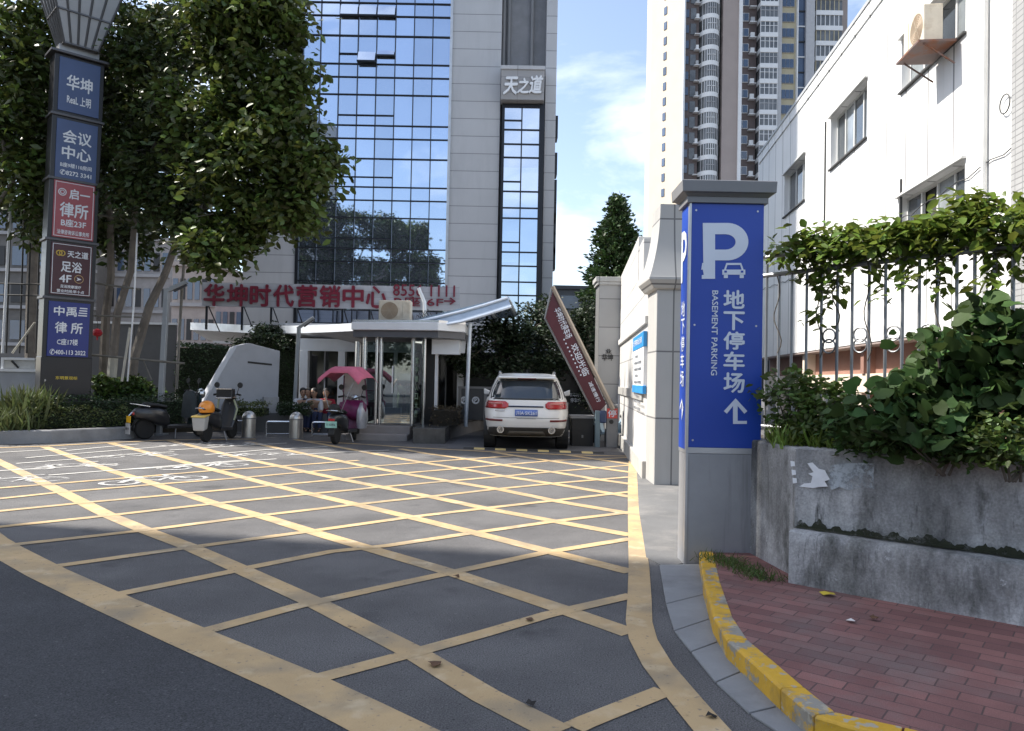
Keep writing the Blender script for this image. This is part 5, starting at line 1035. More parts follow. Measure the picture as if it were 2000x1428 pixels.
btext('华坤时代停车场', 1088, 602, 1112, 660, .17); btext('欢迎光临', 1120, 672, 1146, 733, .16); btext('• • • • • • • • • •', 1101, 662, 1135, 734, .035); btext('减速慢行', 1152, 746, 1170, 785, .09)
a, b_ = h(1184, 858), h(1208, 790); q = MB(); q.box(a.x, b_.x, BY, BY + .35, -.02, b_.z); q.build('housing', mat('housing_grey', (.2, .2, .205), .5), BB, bevel=.015)
q = MB(); p, r_ = h(1185, 817), h(1206, 798); q.box(p.x, r_.x, BY - .02, BY, p.z, r_.z); q.build('red_plate', mat('plate_red', (.6, .07, .06), .45), BB); text('停', h(1195.5, 807.5, -.02), (1, 0, 0), (0, 0, 1), (r_.x - p.x) * .8, (r_.z - p.z) * .7, M['white_vinyl'], BB, lift=.006)
q = MB(); c = h(1194, 824); q.lathe([(.0, .0), (.05, 0), (.05, .02), (0, .02)], (c.x, BY - .01, c.z), 'Y', 16); q.build('button', M['kerb_black'], BB)
q = MB(); a, b_ = h(1161, 862), h(1172, 802); q.box(a.x, b_.x, BY - .1, BY + .05, -.02, b_.z); q.build('blue_post', mat('post_blue', (.12, .17, .2), .5), BB, bevel=.01)
q = MB(); a, b_ = h(1170, 826), h(1184, 802); q.box(a.x, b_.x, BY - .12, BY + .1, a.z, b_.z); q.build('motor_cover', mat('cover_navy', (.03, .05, .11), .35), BB, bevel=.03)
CB = thing('barrier_cabinet', 'black metal cabinet beside the raised barrier, right of the white car', 'cabinet', (h(1138, 860).x, BY, 0)); a, b_ = h(1117, 862), h(1160, 818)
q = MB(); q.box(a.x, b_.x, BY + .1, BY + .7, -.02, b_.z); q.build('body', mat('cab_black', (.012, .012, .013), .5), CB, bevel=.01); q = MB(); q.box(a.x - .03, b_.x + .03, BY + .06, BY + .74, b_.z, b_.z + .06); q.build('lid', M['cap_grey'], CB)
q = MB(); q.box((a.x + b_.x) / 2 - .02, (a.x + b_.x) / 2 + .02, BY + .08, BY + .1, .2, .26); q.build('latch', M['galv'], CB)
# slim post between car and cabinet
c = G(1113, 864); SPo = thing('slim_post', 'thin pale post beside the right rear corner of the white car', 'post', (c.x, c.y + 1, 0)); q = MB(); q.cyl((c.x, c.y + 1), .018, -.01, .95, 8); q.build('shaft', M['galv'], SPo); q = MB(); q.cyl((c.x, c.y + 1), .07, -.01, .02, 14); q.build('foot_plate', M['galv'], SPo)
# ================================================================== LEFT: planter, totem, trees, poles
KA, KB = G(-60, 869), G(262, 857); ku = (KB - KA).normalized(); kn = Vector((-ku.y, ku.x, 0)); KS = KA - ku * 4
M['kerb_grey'] = mat('kerb_grey', (.27, .27, .275), .75, var=.15, scale=2, bump=.2, dirt=(.16, .16, .16), dscale=1.3, dlo=.5, dhi=.75)
kend = G(460, 846)
pk = [KS, KA, G(100, 866), KB, KB + (kend - KB) * .25 + kn * .5, KB + kn * 1.6 + ku * 1.0]
KH = .27; rs = []
for p, p2 in zip(pk, offs(pk, .22)): rs.append([(p.x, p.y, -.02), (p.x, p.y, KH - .02), (p.x * .9 + p2.x * .1, p.y * .9 + p2.y * .1, KH), (p2.x, p2.y, KH), (p2.x, p2.y, -.02)])
q = MB(); q.rings(rs); PKB = tag(q.build('planter_kerb', M['kerb_grey']), 'long low grey stone planter kerb under the sign totem on the left', 'kerb')
bed = offs(pk, .21); q = MB(); q.prism([(p.x, p.y, KH - .03) for p in bed] + [(-6.2, 21.2, KH - .03), (-7, 27, KH - .03), (-26, 27, KH - .03), (-26, 15, KH - .03)], (0, 0, -.25)); structure(q.build('planting_bed', mat('bed_soil', (.045, .04, .028), .95, var=.4, scale=5, bump=.5)))
M['hedge_leaf'] = mat('hedge_leaf', (.085, .11, .035), .6, var=.4, scale=4, island=.45, trans=.15); M['dark_leaf_green'] = mat('dark_leaf_green', (.022, .045, .014), .55, var=.35, scale=4, island=.4, trans=.1)
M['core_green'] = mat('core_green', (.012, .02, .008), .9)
def hedge(nm, label, a, b_, dep, z0, z1, n, m, size=.07, tmpl=SMALL, cat='hedge', group=None, wob=.06):
    a, b_ = Vector(a), Vector(b_); u = (b_ - a).normalized(); nv = Vector((-u.y, u.x, 0)); L_ = (b_ - a).length; t = thing(nm, label, cat, ((a.x + b_.x) / 2, (a.y + b_.y) / 2, z0), group=group)
    s = RNG.uniform(0, L_, n); d = RNG.uniform(0, dep, n); z = RNG.uniform(z0, z1, n); f = RNG.random(n); d[f < .4] = RNG.normal(0, .03, (f < .4).sum()); z[f > .6] = z1 + RNG.normal(0, .03, (f > .6).sum())
    wv = wob * np.sin(s * 3.1) + wob * .7 * np.sin(s * 7.3 + 1); z = z + wv * (z - z0) / (z1 - z0)
    pts = np.stack([a.x + u.x * s + nv.x * d, a.y + u.y * s + nv.y * d, z], 1); leaves('foliage', pts, size, m, t, tmpl, up=.35, droop=0)
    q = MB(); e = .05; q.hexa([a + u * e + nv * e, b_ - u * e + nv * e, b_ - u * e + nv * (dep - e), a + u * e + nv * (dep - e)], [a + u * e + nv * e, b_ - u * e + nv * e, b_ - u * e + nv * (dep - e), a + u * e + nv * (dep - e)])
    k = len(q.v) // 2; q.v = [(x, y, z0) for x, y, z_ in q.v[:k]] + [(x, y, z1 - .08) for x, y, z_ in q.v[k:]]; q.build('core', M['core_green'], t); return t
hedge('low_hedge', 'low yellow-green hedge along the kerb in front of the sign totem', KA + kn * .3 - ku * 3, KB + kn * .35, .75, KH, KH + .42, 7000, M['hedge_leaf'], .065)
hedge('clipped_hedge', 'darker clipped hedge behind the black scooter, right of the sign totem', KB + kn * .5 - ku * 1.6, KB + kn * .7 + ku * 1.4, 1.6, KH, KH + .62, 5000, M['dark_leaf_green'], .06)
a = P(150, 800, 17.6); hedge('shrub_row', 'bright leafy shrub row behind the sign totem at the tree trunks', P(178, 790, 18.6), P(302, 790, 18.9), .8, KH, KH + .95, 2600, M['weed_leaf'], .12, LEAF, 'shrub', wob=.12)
for px, py, Y, s, lab in ((52, 775, 16.6, .75, 'spiky grass clump left of the sign totem base'), (22, 800, 15.9, .4, 'pale grass clump at the far left edge of the planter')):
    c = P(px, py + 20, Y); gp = np.stack([RNG.normal(c.x, .14, 500), RNG.normal(c.y, .2, 500), np.full(500, KH)], 1); dirs = np.stack([RNG.normal(0, .35, 500), RNG.normal(0, .35, 500), np.ones(500)], 1)
    t = thing('grass_clump', lab, 'plant', (c.x, c.y, KH)); leaves('blades', gp, s * 1.0, M['hedge_leaf'], t, BLADE, up=.1, dirs=dirs)

# ------------------------------------------------------------------ sign totem, turned 45 degrees to the road
tu = Vector((math.cos(R(43)), math.sin(R(43)), 0)); TD = 17.5; tc0 = P(128, 742, TD); tpl = Plane((tc0.x, tc0.y, 0), tu)   # front face plane through its middle
def tz(py, px=140): return tpl.hit(px, py).z
TWD = 1.04; th = TWD / 2; TDP = .5; tcen = Vector((tc0.x, tc0.y, 0)) - tpl.n * TDP / 2
TT = thing('sign_totem', 'tall black sign totem with five blue and red company panels and a lantern top', 'sign', (tcen.x, tcen.y, 0))
M['totem'] = mat('totem_black', (.018, .018, .022), .32, .2, var=.15, scale=2, spec=.5); M['totem_edge'] = mat('totem_edge', (.09, .09, .1), .4, .4)
def tbox(hw, z0, z1, nm, m, par=TT, o=0., **k): q = MB(); e = hw - th; q.pbox(tpl, -hw, hw, z0, z1, -TDP - e, e); return q.build(nm, m, par, **k)
zbase = tz(795, 128); ztop = tz(112)
tbox(th + .2, KH - .05, zbase - .0, 'plinth', mat('totem_plinth', (.4, .39, .36), .6, var=.1), bevel=.015)
tbox(th, zbase, tz(698), 'base', M['totem'], bevel=.015); tbox(th - .06, tz(698), ztop, 'shaft', M['totem'])
sm = {'b1': mat('panel_blue_grey', (.05, .085, .2), .35, var=.08), 'r': mat('panel_red', (.34, .075, .09), .4, var=.06), 'm': mat('panel_maroon', (.055, .008, .016), .35, var=.1), 'b2': mat('panel_royal', (.012, .025, .19), .35, var=.06)}
pn = [(118, 222, 'b1', [('华坤', .2, .56, .62, .27), ('ReaL 上明', .2, .24, .58, .17)]),
      (238, 352, 'b1', [('会议', .5, .72, .7, .22), ('中心', .5, .45, .7, .22), ('B座9楼110房间', .5, .23, .76, .075), ('✆8272 3341', .5, .1, .76, .09)]),
      (357, 467, 'r', [('启一', .62, .79, .5, .18), ('律所', .5, .5, .68, .25), ('B座23F', .5, .27, .6, .13), ('法律咨询诉讼事务所', .5, .1, .78, .08)]),
      (477, 578, 'm', [('天之道', .64, .8, .5, .13), ('足浴', .5, .55, .5, .2), ('4F', .36, .32, .28, .14), ('足浴按摩理疗', .5, .17, .5, .06), ('营业时间:早十点', .5, .08, .66, .06)]),
      (591, 697, 'b2', [('中禹', .4, .83, .54, .17), ('律 所', .5, .53, .66, .2), ('C座17楼', .48, .27, .5, .11), ('✆400-113 2022', .5, .08, .86, .1)])]
TXW = mat('totem_text', (.72, .74, .78), .5, var=.03)
for i, (y0, y1, mk, rows_) in enumerate(pn):
    z1, z0 = tz(y0), tz(y1); hw = th - .1
    f = tbox(th - .01, z0 - .09, z1 + .07, 'panel_box', M['totem'], bevel=.012)
    q = MB(); q.pbox(tpl, -hw, hw, z0, z1, -.02, .02); p_ = q.build('panel', sm[mk], TT, bevel=.006)
    if mk in 'rm':
        b_ = MB(); e = .028
        for s in ((-hw + e, hw - e, z0 + e, z0 + e + .012), (-hw + e, hw - e, z1 - e - .012, z1 - e), (-hw + e, -hw + e + .012, z0 + e + .012, z1 - e - .012), (hw - e - .012, hw - e, z0 + e + .012, z1 - e - .012)): b_.pbox(tpl, s[0], s[1], s[2], s[3], .018, .024)
        b_.build('border', TXW, p_)
    for bd, cx, cy, ww, hh in rows_:
        if i == 0: cx = .5
        text(bd, tpl.pt(-hw + 2 * hw * cx, z0 + (z1 - z0) * cy), tu, (0, 0, 1), 2 * hw * ww, (z1 - z0) * hh, TXW, p_, lift=.026, off=.022)
    if mk == 'r':
        c = tpl.pt(-hw + 2 * hw * .2, z0 + (z1 - z0) * .8, .024); q = MB(); q.torus(c, tpl.n, .075, .012, 20, 5); q.torus(c, tpl.n, .04, .01, 16, 5); q.build('logo', TXW, p_)
    if mk == 'm':
        gm_ = mat('logo_gold', (.6, .42, .08), .4); c = tpl.pt(hw * .38, z0 + (z1 - z0) * .33, .024); q = MB(); q.torus(c, tpl.n, .09, .008, 22, 5); q.build('arrow_ring', mat('arrow_gold', (.5, .33, .15), .4), p_); text('➤', c, tu, (0, 0, 1), .1, .08, TXW, p_, lift=.004)
        q = MB()
        for dx in (-.62, -.48): q.torus(tpl.pt(hw * dx, z0 + (z1 - z0) * .8, .024), tpl.n, .055, .012, 16, 5)
        q.build('logo', gm_, p_)
    if mk == 'b2':
        c = tpl.pt(hw * .62, z0 + (z1 - z0) * .83, .024); q = MB()
        for k in range(4): q.pbox(tpl, hw * .42 + k * .01, hw * .86, z0 + (z1 - z0) * (.76 + k * .045), z0 + (z1 - z0) * (.782 + k * .045), .02, .026)
        q.build('logo', TXW, p_)
for i in range(4):
    z = (tz(pn[i][1]) + tz(pn[i + 1][0])) / 2; tbox(th + .03, z - .025, z + .035, 'divider', M['totem_edge'], bevel=.01)
text('东明景观标', tpl.pt(0, tz(738, 126)), tu, (0, 0, 1), .44, .075, mat('gold_text', (.5, .38, .05), .35, .4), TT, lift=.006, off=.02)
q = MB(); c = tpl.pt(-.43, tz(743, 90), .005); q.lathe([(0, 0), (.03, 0), (.03, .01), (0, .01)], c, 'Y', 12); q.build('stud', M['chrome'], TT)
q = MB(); q.pbox(tpl, -th - .09, th + .09, ztop, ztop + .06, -TDP - .09, .09); q.build('eave_plate', M['totem_edge'], TT, bevel=.01)
tbox(th * .8, ztop + .06, ztop + .26, 'lantern_neck', mat('lantern_neck', (.34, .34, .35), .4, .5), bevel=.01)
zn, zt2 = ztop + .26, ztop + 1.62; h0, h1 = th * .66, th * 1.42
def lr(hw, z): d = hw * .8; c_ = -TDP / 2; return [tpl.pt(-hw, z, c_ + d), tpl.pt(hw, z, c_ + d), tpl.pt(hw, z, c_ - d), tpl.pt(-hw, z, c_ - d)]
q = MB(); q.rings([lr(h0, zn), lr(h1, zt2)]); q.build('lantern', mat('lantern_acrylic', (.36, .37, .39), .45, var=.08, scale=2), TT)
q = MB(); ra_, rb2 = lr(h0 + .012, zn), lr(h1 + .012, zt2)
for k in range(4):
    p0, p1, r0_, r1_ = ra_[k], ra_[(k + 1) % 4], rb2[k], rb2[(k + 1) % 4]
    for i in range(5): q.tube([p0.lerp(p1, i / 5), r0_.lerp(r1_, i / 5)], .026, 4)
    for t in (0, .5, 1): q.tube([p0.lerp(r0_, t), p1.lerp(r1_, t)], .026, 4)
q.build('lantern_frame', mat('lantern_frame', (.12, .12, .125), .4, .4), TT)
q = MB(); q.rings([lr(h1 + .06, zt2), lr(h1 + .06, zt2 + .08), lr(h1 * .5, zt2 + .3)]); q.build('lantern_lid', MATS['lantern_frame'], TT); TT.rotation_euler = (0, R(.8), 0)

# ------------------------------------------------------------------ trees
M['trunk'] = mat('trunk', (.16, .14, .12), .9, var=.3, scale=3, bump=.5, bscale=16); M['trunk_white'] = mat('trunk_limed', (.45, .43, .37), .85, var=.15, scale=3, bump=.3)
M['leaf_a'] = mat('leaf_a', (.06, .09, .02), .42, var=.45, scale=1.2, island=.55, trans=.2, spec=.4)
M['leaf_b'] = mat('leaf_b', (.04, .062, .016), .48, var=.35, scale=1.2, island=.5, trans=.14, spec=.4)
M['leaf_d'] = mat('leaf_d', (.018, .034, .012), .55, var=.35, scale=1.5, island=.4, trans=.15)
def tree(nm, label, base, trunk, blobs, leaf, size, dens_=1.0, tmpl=SMALL, r0=.13, limed=0, group=None, cat='tree', sig=.26, clump=30, droop=.45, trunkm=None, sides=8):
    t = thing(nm, label, cat, base, group=group); q = MB()
    tr = [Vector(p) for p in trunk]; n = len(tr); q.tube(tr, [r0 * (1 - .45 * i / (n - 1)) for i in range(n)], sides)
    allp = []
    for c, r_, cnt in blobs:
        c = Vector(c); k = max(6, int(clump * (r_[0] * r_[2]) ** .5)); p = blob_pts(c, r_, int(cnt * dens_), k, sig); allp.append(p)
        s = tr[-1] if n < 3 else tr[-1 - random.randrange(min(2, n - 1))]; mid = s.lerp(c, .5) + Vector((random.uniform(-.3, .3), random.uniform(-.3, .3), random.uniform(-.1, .3))); q.tube([s, mid, c], [r0 * .42, r0 * .3, r0 * .16], 6)
        for _ in range(5):
            e = c + Vector((random.uniform(-1, 1) * r_[0], random.uniform(-1, 1) * r_[1], random.uniform(-.7, .8) * r_[2])) * .8; q.tube([mid.lerp(c, random.uniform(.3, 1)), c.lerp(e, .5) + Vector((0, 0, .08)), e], [r0 * .16, r0 * .1, r0 * .04], 5)
    q.build('trunk', trunkm or M['trunk'], t, smooth=True)
    if limed:
        q = MB(); i = 0; pts = [tr[0], tr[0].lerp(tr[1], limed)]; q.tube(pts, [r0 * 1.03, r0 * 1.0], sides); q.build('limed_bark', M['trunk_white'], t, smooth=True)
    leaves('crown', np.concatenate(allp), size, leaf, t, tmpl, up=.45, droop=droop); return t
def pb(px, py, Y, rx, rz, n, ry=None): c = P(px, py, Y); k = Y / FPX; return (c, (rx * k, (ry or rx * k * .85), rz * k), n)
Yt = 19.0
tree('street_tree', 'big leafy tree with a leaning trunk, its crown reaching before the tower glass', P(256, 752, 19.2), [P(256, 752, 19.2), P(262, 700, 19.2), P(292, 598, 19.2), P(323, 534, 19.2), P(362, 424, 19.2), P(400, 330, 19.2)],
     [pb(515, 50, 17, 78, 90, 2100), pb(560, 280, 16.6, 84, 70, 1900), pb(608, 325, 16.4, 50, 46, 620), pb(480, 330, 17, 105, 85, 1700), pb(450, 425, 17, 76, 50, 1200), pb(540, 405, 16.7, 64, 48, 950), pb(520, 180, 17, 88, 80, 2000), pb(425, 490, 16.8, 44, 34, 600), pb(400, 240, 17.4, 100, 100, 2000), pb(590, 430, 16.6, 26, 28, 220), pb(440, 60, 17.2, 80, 80, 1500)], M['leaf_a'], .185, dens_=1.5, r0=.13, tmpl=LEAF, sig=.25, clump=20)
tree('street_tree', 'tall tree with an upright pale trunk just right of the sign totem', P(217, 752, 18.9), [P(217, 752, 18.9), P(222, 690, 18.9), P(229, 612, 18.9), P(256, 528, 18.9), P(266, 388, 18.9), P(285, 280, 18.9)],
     [pb(310, 110, 18.8, 110, 110, 2600), pb(335, 300, 18.8, 100, 95, 2300), pb(250, 240, 19.6, 85, 110, 1800), pb(270, 390, 18.5, 66, 46, 800), pb(390, 60, 18, 85, 80, 1500), pb(350, 420, 18.4, 56, 46, 750), pb(245, 330, 19.4, 38, 56, 450)], M['leaf_b'], .185, dens_=1.45, r0=.115, limed=.9, clump=20)
tree('street_tree', 'tree with a dark trunk half hidden behind the sign totem', P(203, 750, 19.8), [P(203, 750, 19.8), P(204, 680, 19.8), P(207, 612, 19.8), P(217, 540, 19.8), P(215, 420, 19.8), P(190, 300, 19.8)],
     [pb(170, 250, 20.2, 110, 150, 2400), pb(215, 90, 20, 100, 120, 2400), pb(190, 420, 20.4, 90, 60, 1000), pb(250, 470, 20.5, 60, 40, 450)], M['leaf_b'], .25, r0=.13)
tree('street_tree', 'bright leafy tree left of the sign totem at the edge of the picture', P(-40, 760, 18.2), [P(-40, 760, 18.2), P(-36, 600, 18.2), P(-20, 420, 18.2), P(10, 300, 18.2)],
     [pb(40, 190, 18.2, 70, 110, 1700), pb(60, 330, 18.3, 48, 70, 850), pb(70, 60, 18.4, 46, 80, 800), pb(-30, 120, 18.6, 90, 140, 1600), pb(80, 430, 18.6, 26, 60, 300), pb(-60, 330, 18.8, 80, 100, 900)], M['leaf_a'], .24, r0=.12)
tree('background_tree', 'dark tree behind the others at the upper left', P(60, 740, 26), [P(60, 740, 26), P(62, 560, 26), P(70, 380, 26), P(80, 250, 26)],
     [pb(40, 120, 26, 130, 160, 3400), pb(140, 260, 26.5, 130, 150, 3000), pb(20, 330, 26, 110, 110, 2200), pb(270, 200, 27, 120, 160, 2000), pb(350, 130, 27, 90, 160, 1400), pb(-60, 200, 26, 100, 170, 2600), pb(300, 400, 27, 120, 60, 1800), pb(140, 420, 26.5, 100, 60, 1500), pb(360, 330, 27, 80, 100, 900)], M['leaf_d'], .26, r0=.2)
tree('small_tree', 'small dark round tree above the stone wedge, under the red sign', P(523, 800, 23.4), [P(523, 800, 23.4), P(523, 720, 23.4), P(524, 680, 23.4)], [pb(522, 655, 23.4, 36, 22, 1300), pb(490, 668, 23.6, 26, 14, 600), pb(556, 672, 23.3, 26, 14, 700)], M['leaf_d'], .12, r0=.05, sig=.12)
# trees over the ramp and the conifer
tree('ramp_tree', 'dark flat-branched tree behind the white car under the glass canopy', P(968, 830, 22.6), [P(968, 830, 22.6), P(970, 740, 22.6), P(985, 680, 22.6), P(1000, 650, 22.6)],
     [pb(960, 660, 22.3, 60, 28, 1900), pb(1040, 650, 22.5, 70, 40, 2400), pb(920, 700, 21.8, 32, 28, 800), pb(1010, 700, 22.2, 80, 22, 1600), pb(1090, 690, 22.6, 60, 46, 1900), pb(1060, 610, 22.8, 44, 26, 1000), pb(950, 720, 21.9, 50, 16, 800)], M['leaf_d'], .13, r0=.09, sig=.16, droop=.1)
tree('ramp_tree', 'dark tree between the boom barrier and the grey gate pier', P(1150, 800, 23), [P(1150, 800, 23), P(1148, 700, 23), P(1150, 640, 23)], [pb(1150, 650, 23, 44, 70, 2400), pb(1160, 720, 22.8, 36, 50, 1500), pb(1120, 640, 23.2, 40, 40, 1200), pb(1170, 780, 22.6, 26, 26, 500)], M['leaf_d'], .13, r0=.09, sig=.16)
cb = P(1198, 840, 27.5); CT = thing('conifer', 'tall pointed conifer rising behind the pale gate wall against the sky', 'tree', (cb.x, cb.y, 0)); ctop = P(1197, 388, 27.5).z
q = MB(); q.tube([(cb.x, cb.y, -.02), (cb.x, cb.y, ctop - .1)], [.2, .02], 8); pts = []; drs = []
for k in range(520):
    t = (k + random.random()) / 520; z = 1.2 + (ctop - 1.2) * t; rad = (1.75 * (1 - t) ** .66 + .06) * random.uniform(.7, 1.1) * (1.0 if t < .86 else .8); a = random.uniform(0, 6.283)
    d = Vector((math.cos(a), math.sin(a), .12)); e = Vector((cb.x, cb.y, z)) + d * rad; s = Vector((cb.x, cb.y, z)); q.tube([s, s.lerp(e, .6) + Vector((0, 0, .03)), e], [.022, .014, .004], 4)
    for _ in range(max(14, int(60 * rad / 1.3))):
        f = random.random() ** .6; p = s.lerp(e, f) + Vector((random.gauss(0, .11), random.gauss(0, .11), random.gauss(0, .09))); pts.append(p); dd = d + Vector((random.gauss(0, .6), random.gauss(0, .6), random.gauss(.15, .4))); drs.append(dd)
q.build('trunk', M['trunk'], CT, smooth=True); leaves('crown', pts, .19, mat('conifer_leaf', (.034, .07, .02), .55, var=.35, scale=1.5, island=.4, trans=.1), CT, SMALL, up=.3, dirs=drs)
# tree supports: thin poles lashed to the trunks
M['pole'] = mat('pole_grey', (.16, .15, .13), .7, var=.25, scale=4)
def pole(label, pts, r=.025, m=None, nm='support_pole', cat='pole'):
    pts = [P(*p) for p in pts]; q = MB(); q.tube(pts, r, 7); o = q.build(nm, m or M['pole'], None, smooth=True); return tag(o, label, cat)
pole('long horizontal pole tied across the trunks at the top, level with the red panel', [(165, 415, 18.7), (262, 432, 18.7)])
pole('horizontal support pole across the trunks beside the maroon panel', [(160, 550, 18.6), (272, 565, 18.6)])
pole('horizontal support pole across the trunks beside the royal blue panel', [(160, 616, 18.6), (278, 620, 18.6)], .022)
pole('lowest horizontal support pole running from the totem past the grey lamp post', [(165, 692, 18.6), (360, 710, 18.5)], .028)
pole('steep thin pole leaning right of the grey lamp post', [(345, 760, 18.9), (351, 640, 18.9), (365, 427, 18.9)], .035)
pole('short pale pole crossing the leaning trunk high up', [(372, 500, 18.8), (385, 434, 18.8)], .022)
pole('dark diagonal brace below the lowest horizontal pole', [(278, 700, 18.7), (296, 742, 18.7)], .018)
pole('pale slanting pole standing in the shrubs beside the trunks', [(238, 745, 18.3), (254, 640, 18.3)], .03, M['trunk_white'])
pole('thin upright white pole between the trunks', [(249, 745, 18.5), (262, 590, 18.5), (268, 455, 18.5)], .02, M['alu_white'])
pole('slender pole rising at the far left edge from hoarding to foliage', [(5, 690, 19), (26, 300, 19)], .03, M['alu_white'])
pole('slanting pale pole above the white hoarding at the left edge', [(24, 690, 19.5), (68, 630, 19.5)], .025, M['trunk_white'])
for k, (y, lab) in enumerate(((552, 'upper thin scaffold rail at the left edge'), (574, 'lower thin scaffold rail at the left edge'), (408, 'highest thin scaffold rail at the left edge'))): pole(lab, [(-80, y, 20), (84, y + 4, 20)], .02, M['kerb_black'], 'scaffold_rail', 'rail')
for k, px in enumerate((-20, 18, 44, 58, 76)): pole(['outermost', 'second', 'third', 'fourth', 'fifth'][k] + ' of the dark upright scaffold poles from the left edge', [(px - 6, 690, 20.2), (px + 6, 330, 20.2)], .022, M['kerb_black'], 'scaffold_pole', 'pole')
# hoardings
def hoarding(nm, label, x0, x1, yt, yb, Y, m, cat='hoarding'):
    a, b_ = P(x0, yb, Y), P(x1, yt, Y); t = thing(nm, label, cat, ((a.x + b_.x) / 2, Y, 0)); n = max(2, int((b_.x - a.x) / 1.2)); q = MB()
    for i in range(n): q.box(a.x + (b_.x - a.x) * i / n + .008, a.x + (b_.x - a.x) * (i + 1) / n - .008, Y, Y + .05, 0, b_.z)
    q.build('sheet', m, t); q = MB(); q.box(a.x, b_.x, Y - .04, Y + .08, b_.z, b_.z + .07); q.build('cap_rail', M['alu_white'], t); return t, b_.z
t, zh = hoarding('hoarding', 'low pale grey site hoarding at the left edge behind the sign totem', -160, 80, 727, 800, 19.4, mat('hoarding_pale', (.34, .36, .4), .5, var=.08))
hoarding('hoarding', 'dark grey site hoarding behind the tree trunks', 176, 345, 635, 790, 24.5, mat('hoarding_dark', (.1, .1, .105), .6, var=.1))
a, b_ = P(12, 727, 19.6), P(76, 702, 19.6); t = thing('white_box', 'white framed box standing on the hoarding at the left edge', 'box', ((a.x + b_.x) / 2, 19.6, zh)); q = MB(); q.box(a.x, b_.x, 19.44, 19.9, zh + .07, b_.z); q.build('body', mat('box_white', (.5, .5, .48), .6, var=.12), t, bevel=.01)
q = MB(); q.box(a.x - .02, a.x + .05, 19.41, 19.5, zh + .07, b_.z + .03); q.box(a.x + .05, b_.x, 19.41, 19.5, b_.z - .03, b_.z + .03); q.build('frame', M['alu_white'], t); q = MB(); q.tube([(a.x + .25, 19.42, b_.z - .05), (a.x + .42, 19.42, zh + .1)], .025, 5); q.build('strap', M['kerb_black'], t)
c = P(190, 650, 18.9); t = thing('red_lantern', 'small round red lantern hanging by the trunk right of the royal blue panel', 'lantern', c); q = MB(); q.lathe([(.02, -.1), (.09, -.07), (.12, 0), (.09, .07), (.02, .1)], c, 'Z', 16); q.build('shade', mat('lantern_red', (.45, .015, .03), .5), t, smooth=True); q = MB(); q.tube([c + Vector((0, 0, .1)), P(191, 618, 18.7)], .006, 5); q.build('cord', M['kerb_black'], t); q = MB(); q.cyl(c.xy, .02, c.z - .18, c.z - .1, 8); q.build('tassel', MATS['lantern_red'], t)
# lamp posts
M['lamp_grey'] = mat('lamp_grey', (.33, .35, .37), .4, .4, var=.06)
def lamppost(label, pb_, pt_, arm, r=.085):
    b0, t0, a0 = P(*pb_), P(*pt_), P(*arm); b0.z = 0; t = thing('lamp_post', label, 'street lamp', b0); q = MB(); q.tube([b0, t0], [r, r * .95], 4); q.build('post', M['lamp_grey'], t, bevel=.01)
    q = MB(); d = (a0 - t0); s = d.normalized(); q.tube([t0 - s * .05, a0], [r * .9, r * .75], 4); q.build('arm', M['lamp_grey'], t, bevel=.01); q = MB(); q.tube([t0.lerp(a0, .35) - Vector((0, 0, r)), t0.lerp(a0, .98) - Vector((0, 0, r * .85))], r * .45, 4); q.build('lamp', mat('lamp_lens', (.05, .05, .055), .3), t)
    q = MB(); q.box(b0.x - .16, b0.x + .16, b0.y - .16, b0.y + .16, 0, .04); q.build('base_plate', M['lamp_grey'], t); return t, b0, t0
t, b0, t0 = lamppost('slim grey lamp post with a short slanted arm, behind the black scooter', (312, 800, 18.6), (326, 568, 18.6), (366, 550, 18.6))
c = b0.lerp(t0, .17); q = MB(); q.box(c.x - .05, c.x + .06, c.y - .13, c.y - .09, c.z - .03, c.z + .05); q.build('label_plate', mat('tag_white', (.75, .75, .75), .5), t)
lamppost('thin dark grey lamp post with a short arm in front of the lobby columns', (574, 800, 21), (584, 640, 21), (613, 620, 21), .07)
# stone wedge sculpture
WA = R(30); wu = Vector((math.cos(WA), math.sin(WA), 0)); wc = P(470, 800, 20.2); wpln = Plane((wc.x, wc.y, 0), wu)
ring = [wpln.hit(*p) for p in ((396, 790), (463, 676), (486, 670), (547, 686), (541, 812), (392, 812))]; ring[-1].z = KH - .05; ring[-2].z = -.02; ring[0].z = ring[0].z
SW = thing('stone_wedge', 'large pale grey wedge-shaped stone monument with a slot, behind the bollards', 'monument', (wc.x, wc.y, 0)); q = MB(); q.prism(ring, -wpln.n * 1.0); q.build('block', mat('wedge_stone', (.38, .395, .43), .6, var=.08, scale=1.2, dirt=(.31, .32, .34), dscale=1, dlo=.5, dhi=.8), SW, bevel=.012)
q = MB(); a, b_ = wpln.hit(484, 707), wpln.hit(531, 712); q.hexa([a + wpln.n * .01 - Vector((0, 0, .03)), b_ + wpln.n * .01 - Vector((0, 0, .03)), b_ - wpln.n * .02 - Vector((0, 0, .03)), a - wpln.n * .02 - Vector((0, 0, .03))], [a + wpln.n * .01 + Vector((0, 0, .02)), b_ + wpln.n * .01 + Vector((0, 0, .02)), b_ - wpln.n * .02 + Vector((0, 0, .02)), a - wpln.n * .02 + Vector((0, 0, .02))]); q.build('slot', M['kerb_black'], SW)
q = MB(); a, b_ = wpln.hit(512, 812), wpln.hit(543, 775); q.pbox(wpln, (a - wpln.p).dot(wpln.u), (b_ - wpln.p).dot(wpln.u), 0, b_.z, 0, .12); q.build('foot_block', mat('wedge_foot', (.33, .335, .35), .6), SW, bevel=.01)
hedge('tall_hedge', 'tall dark clipped hedge forming the backdrop of the stone wedge', P(338, 790, 23.2), P(583, 790, 23.6), 2.2, .0, P(440, 676, 23.2).z, 9000, M['dark_leaf_green'], .085, wob=.04)
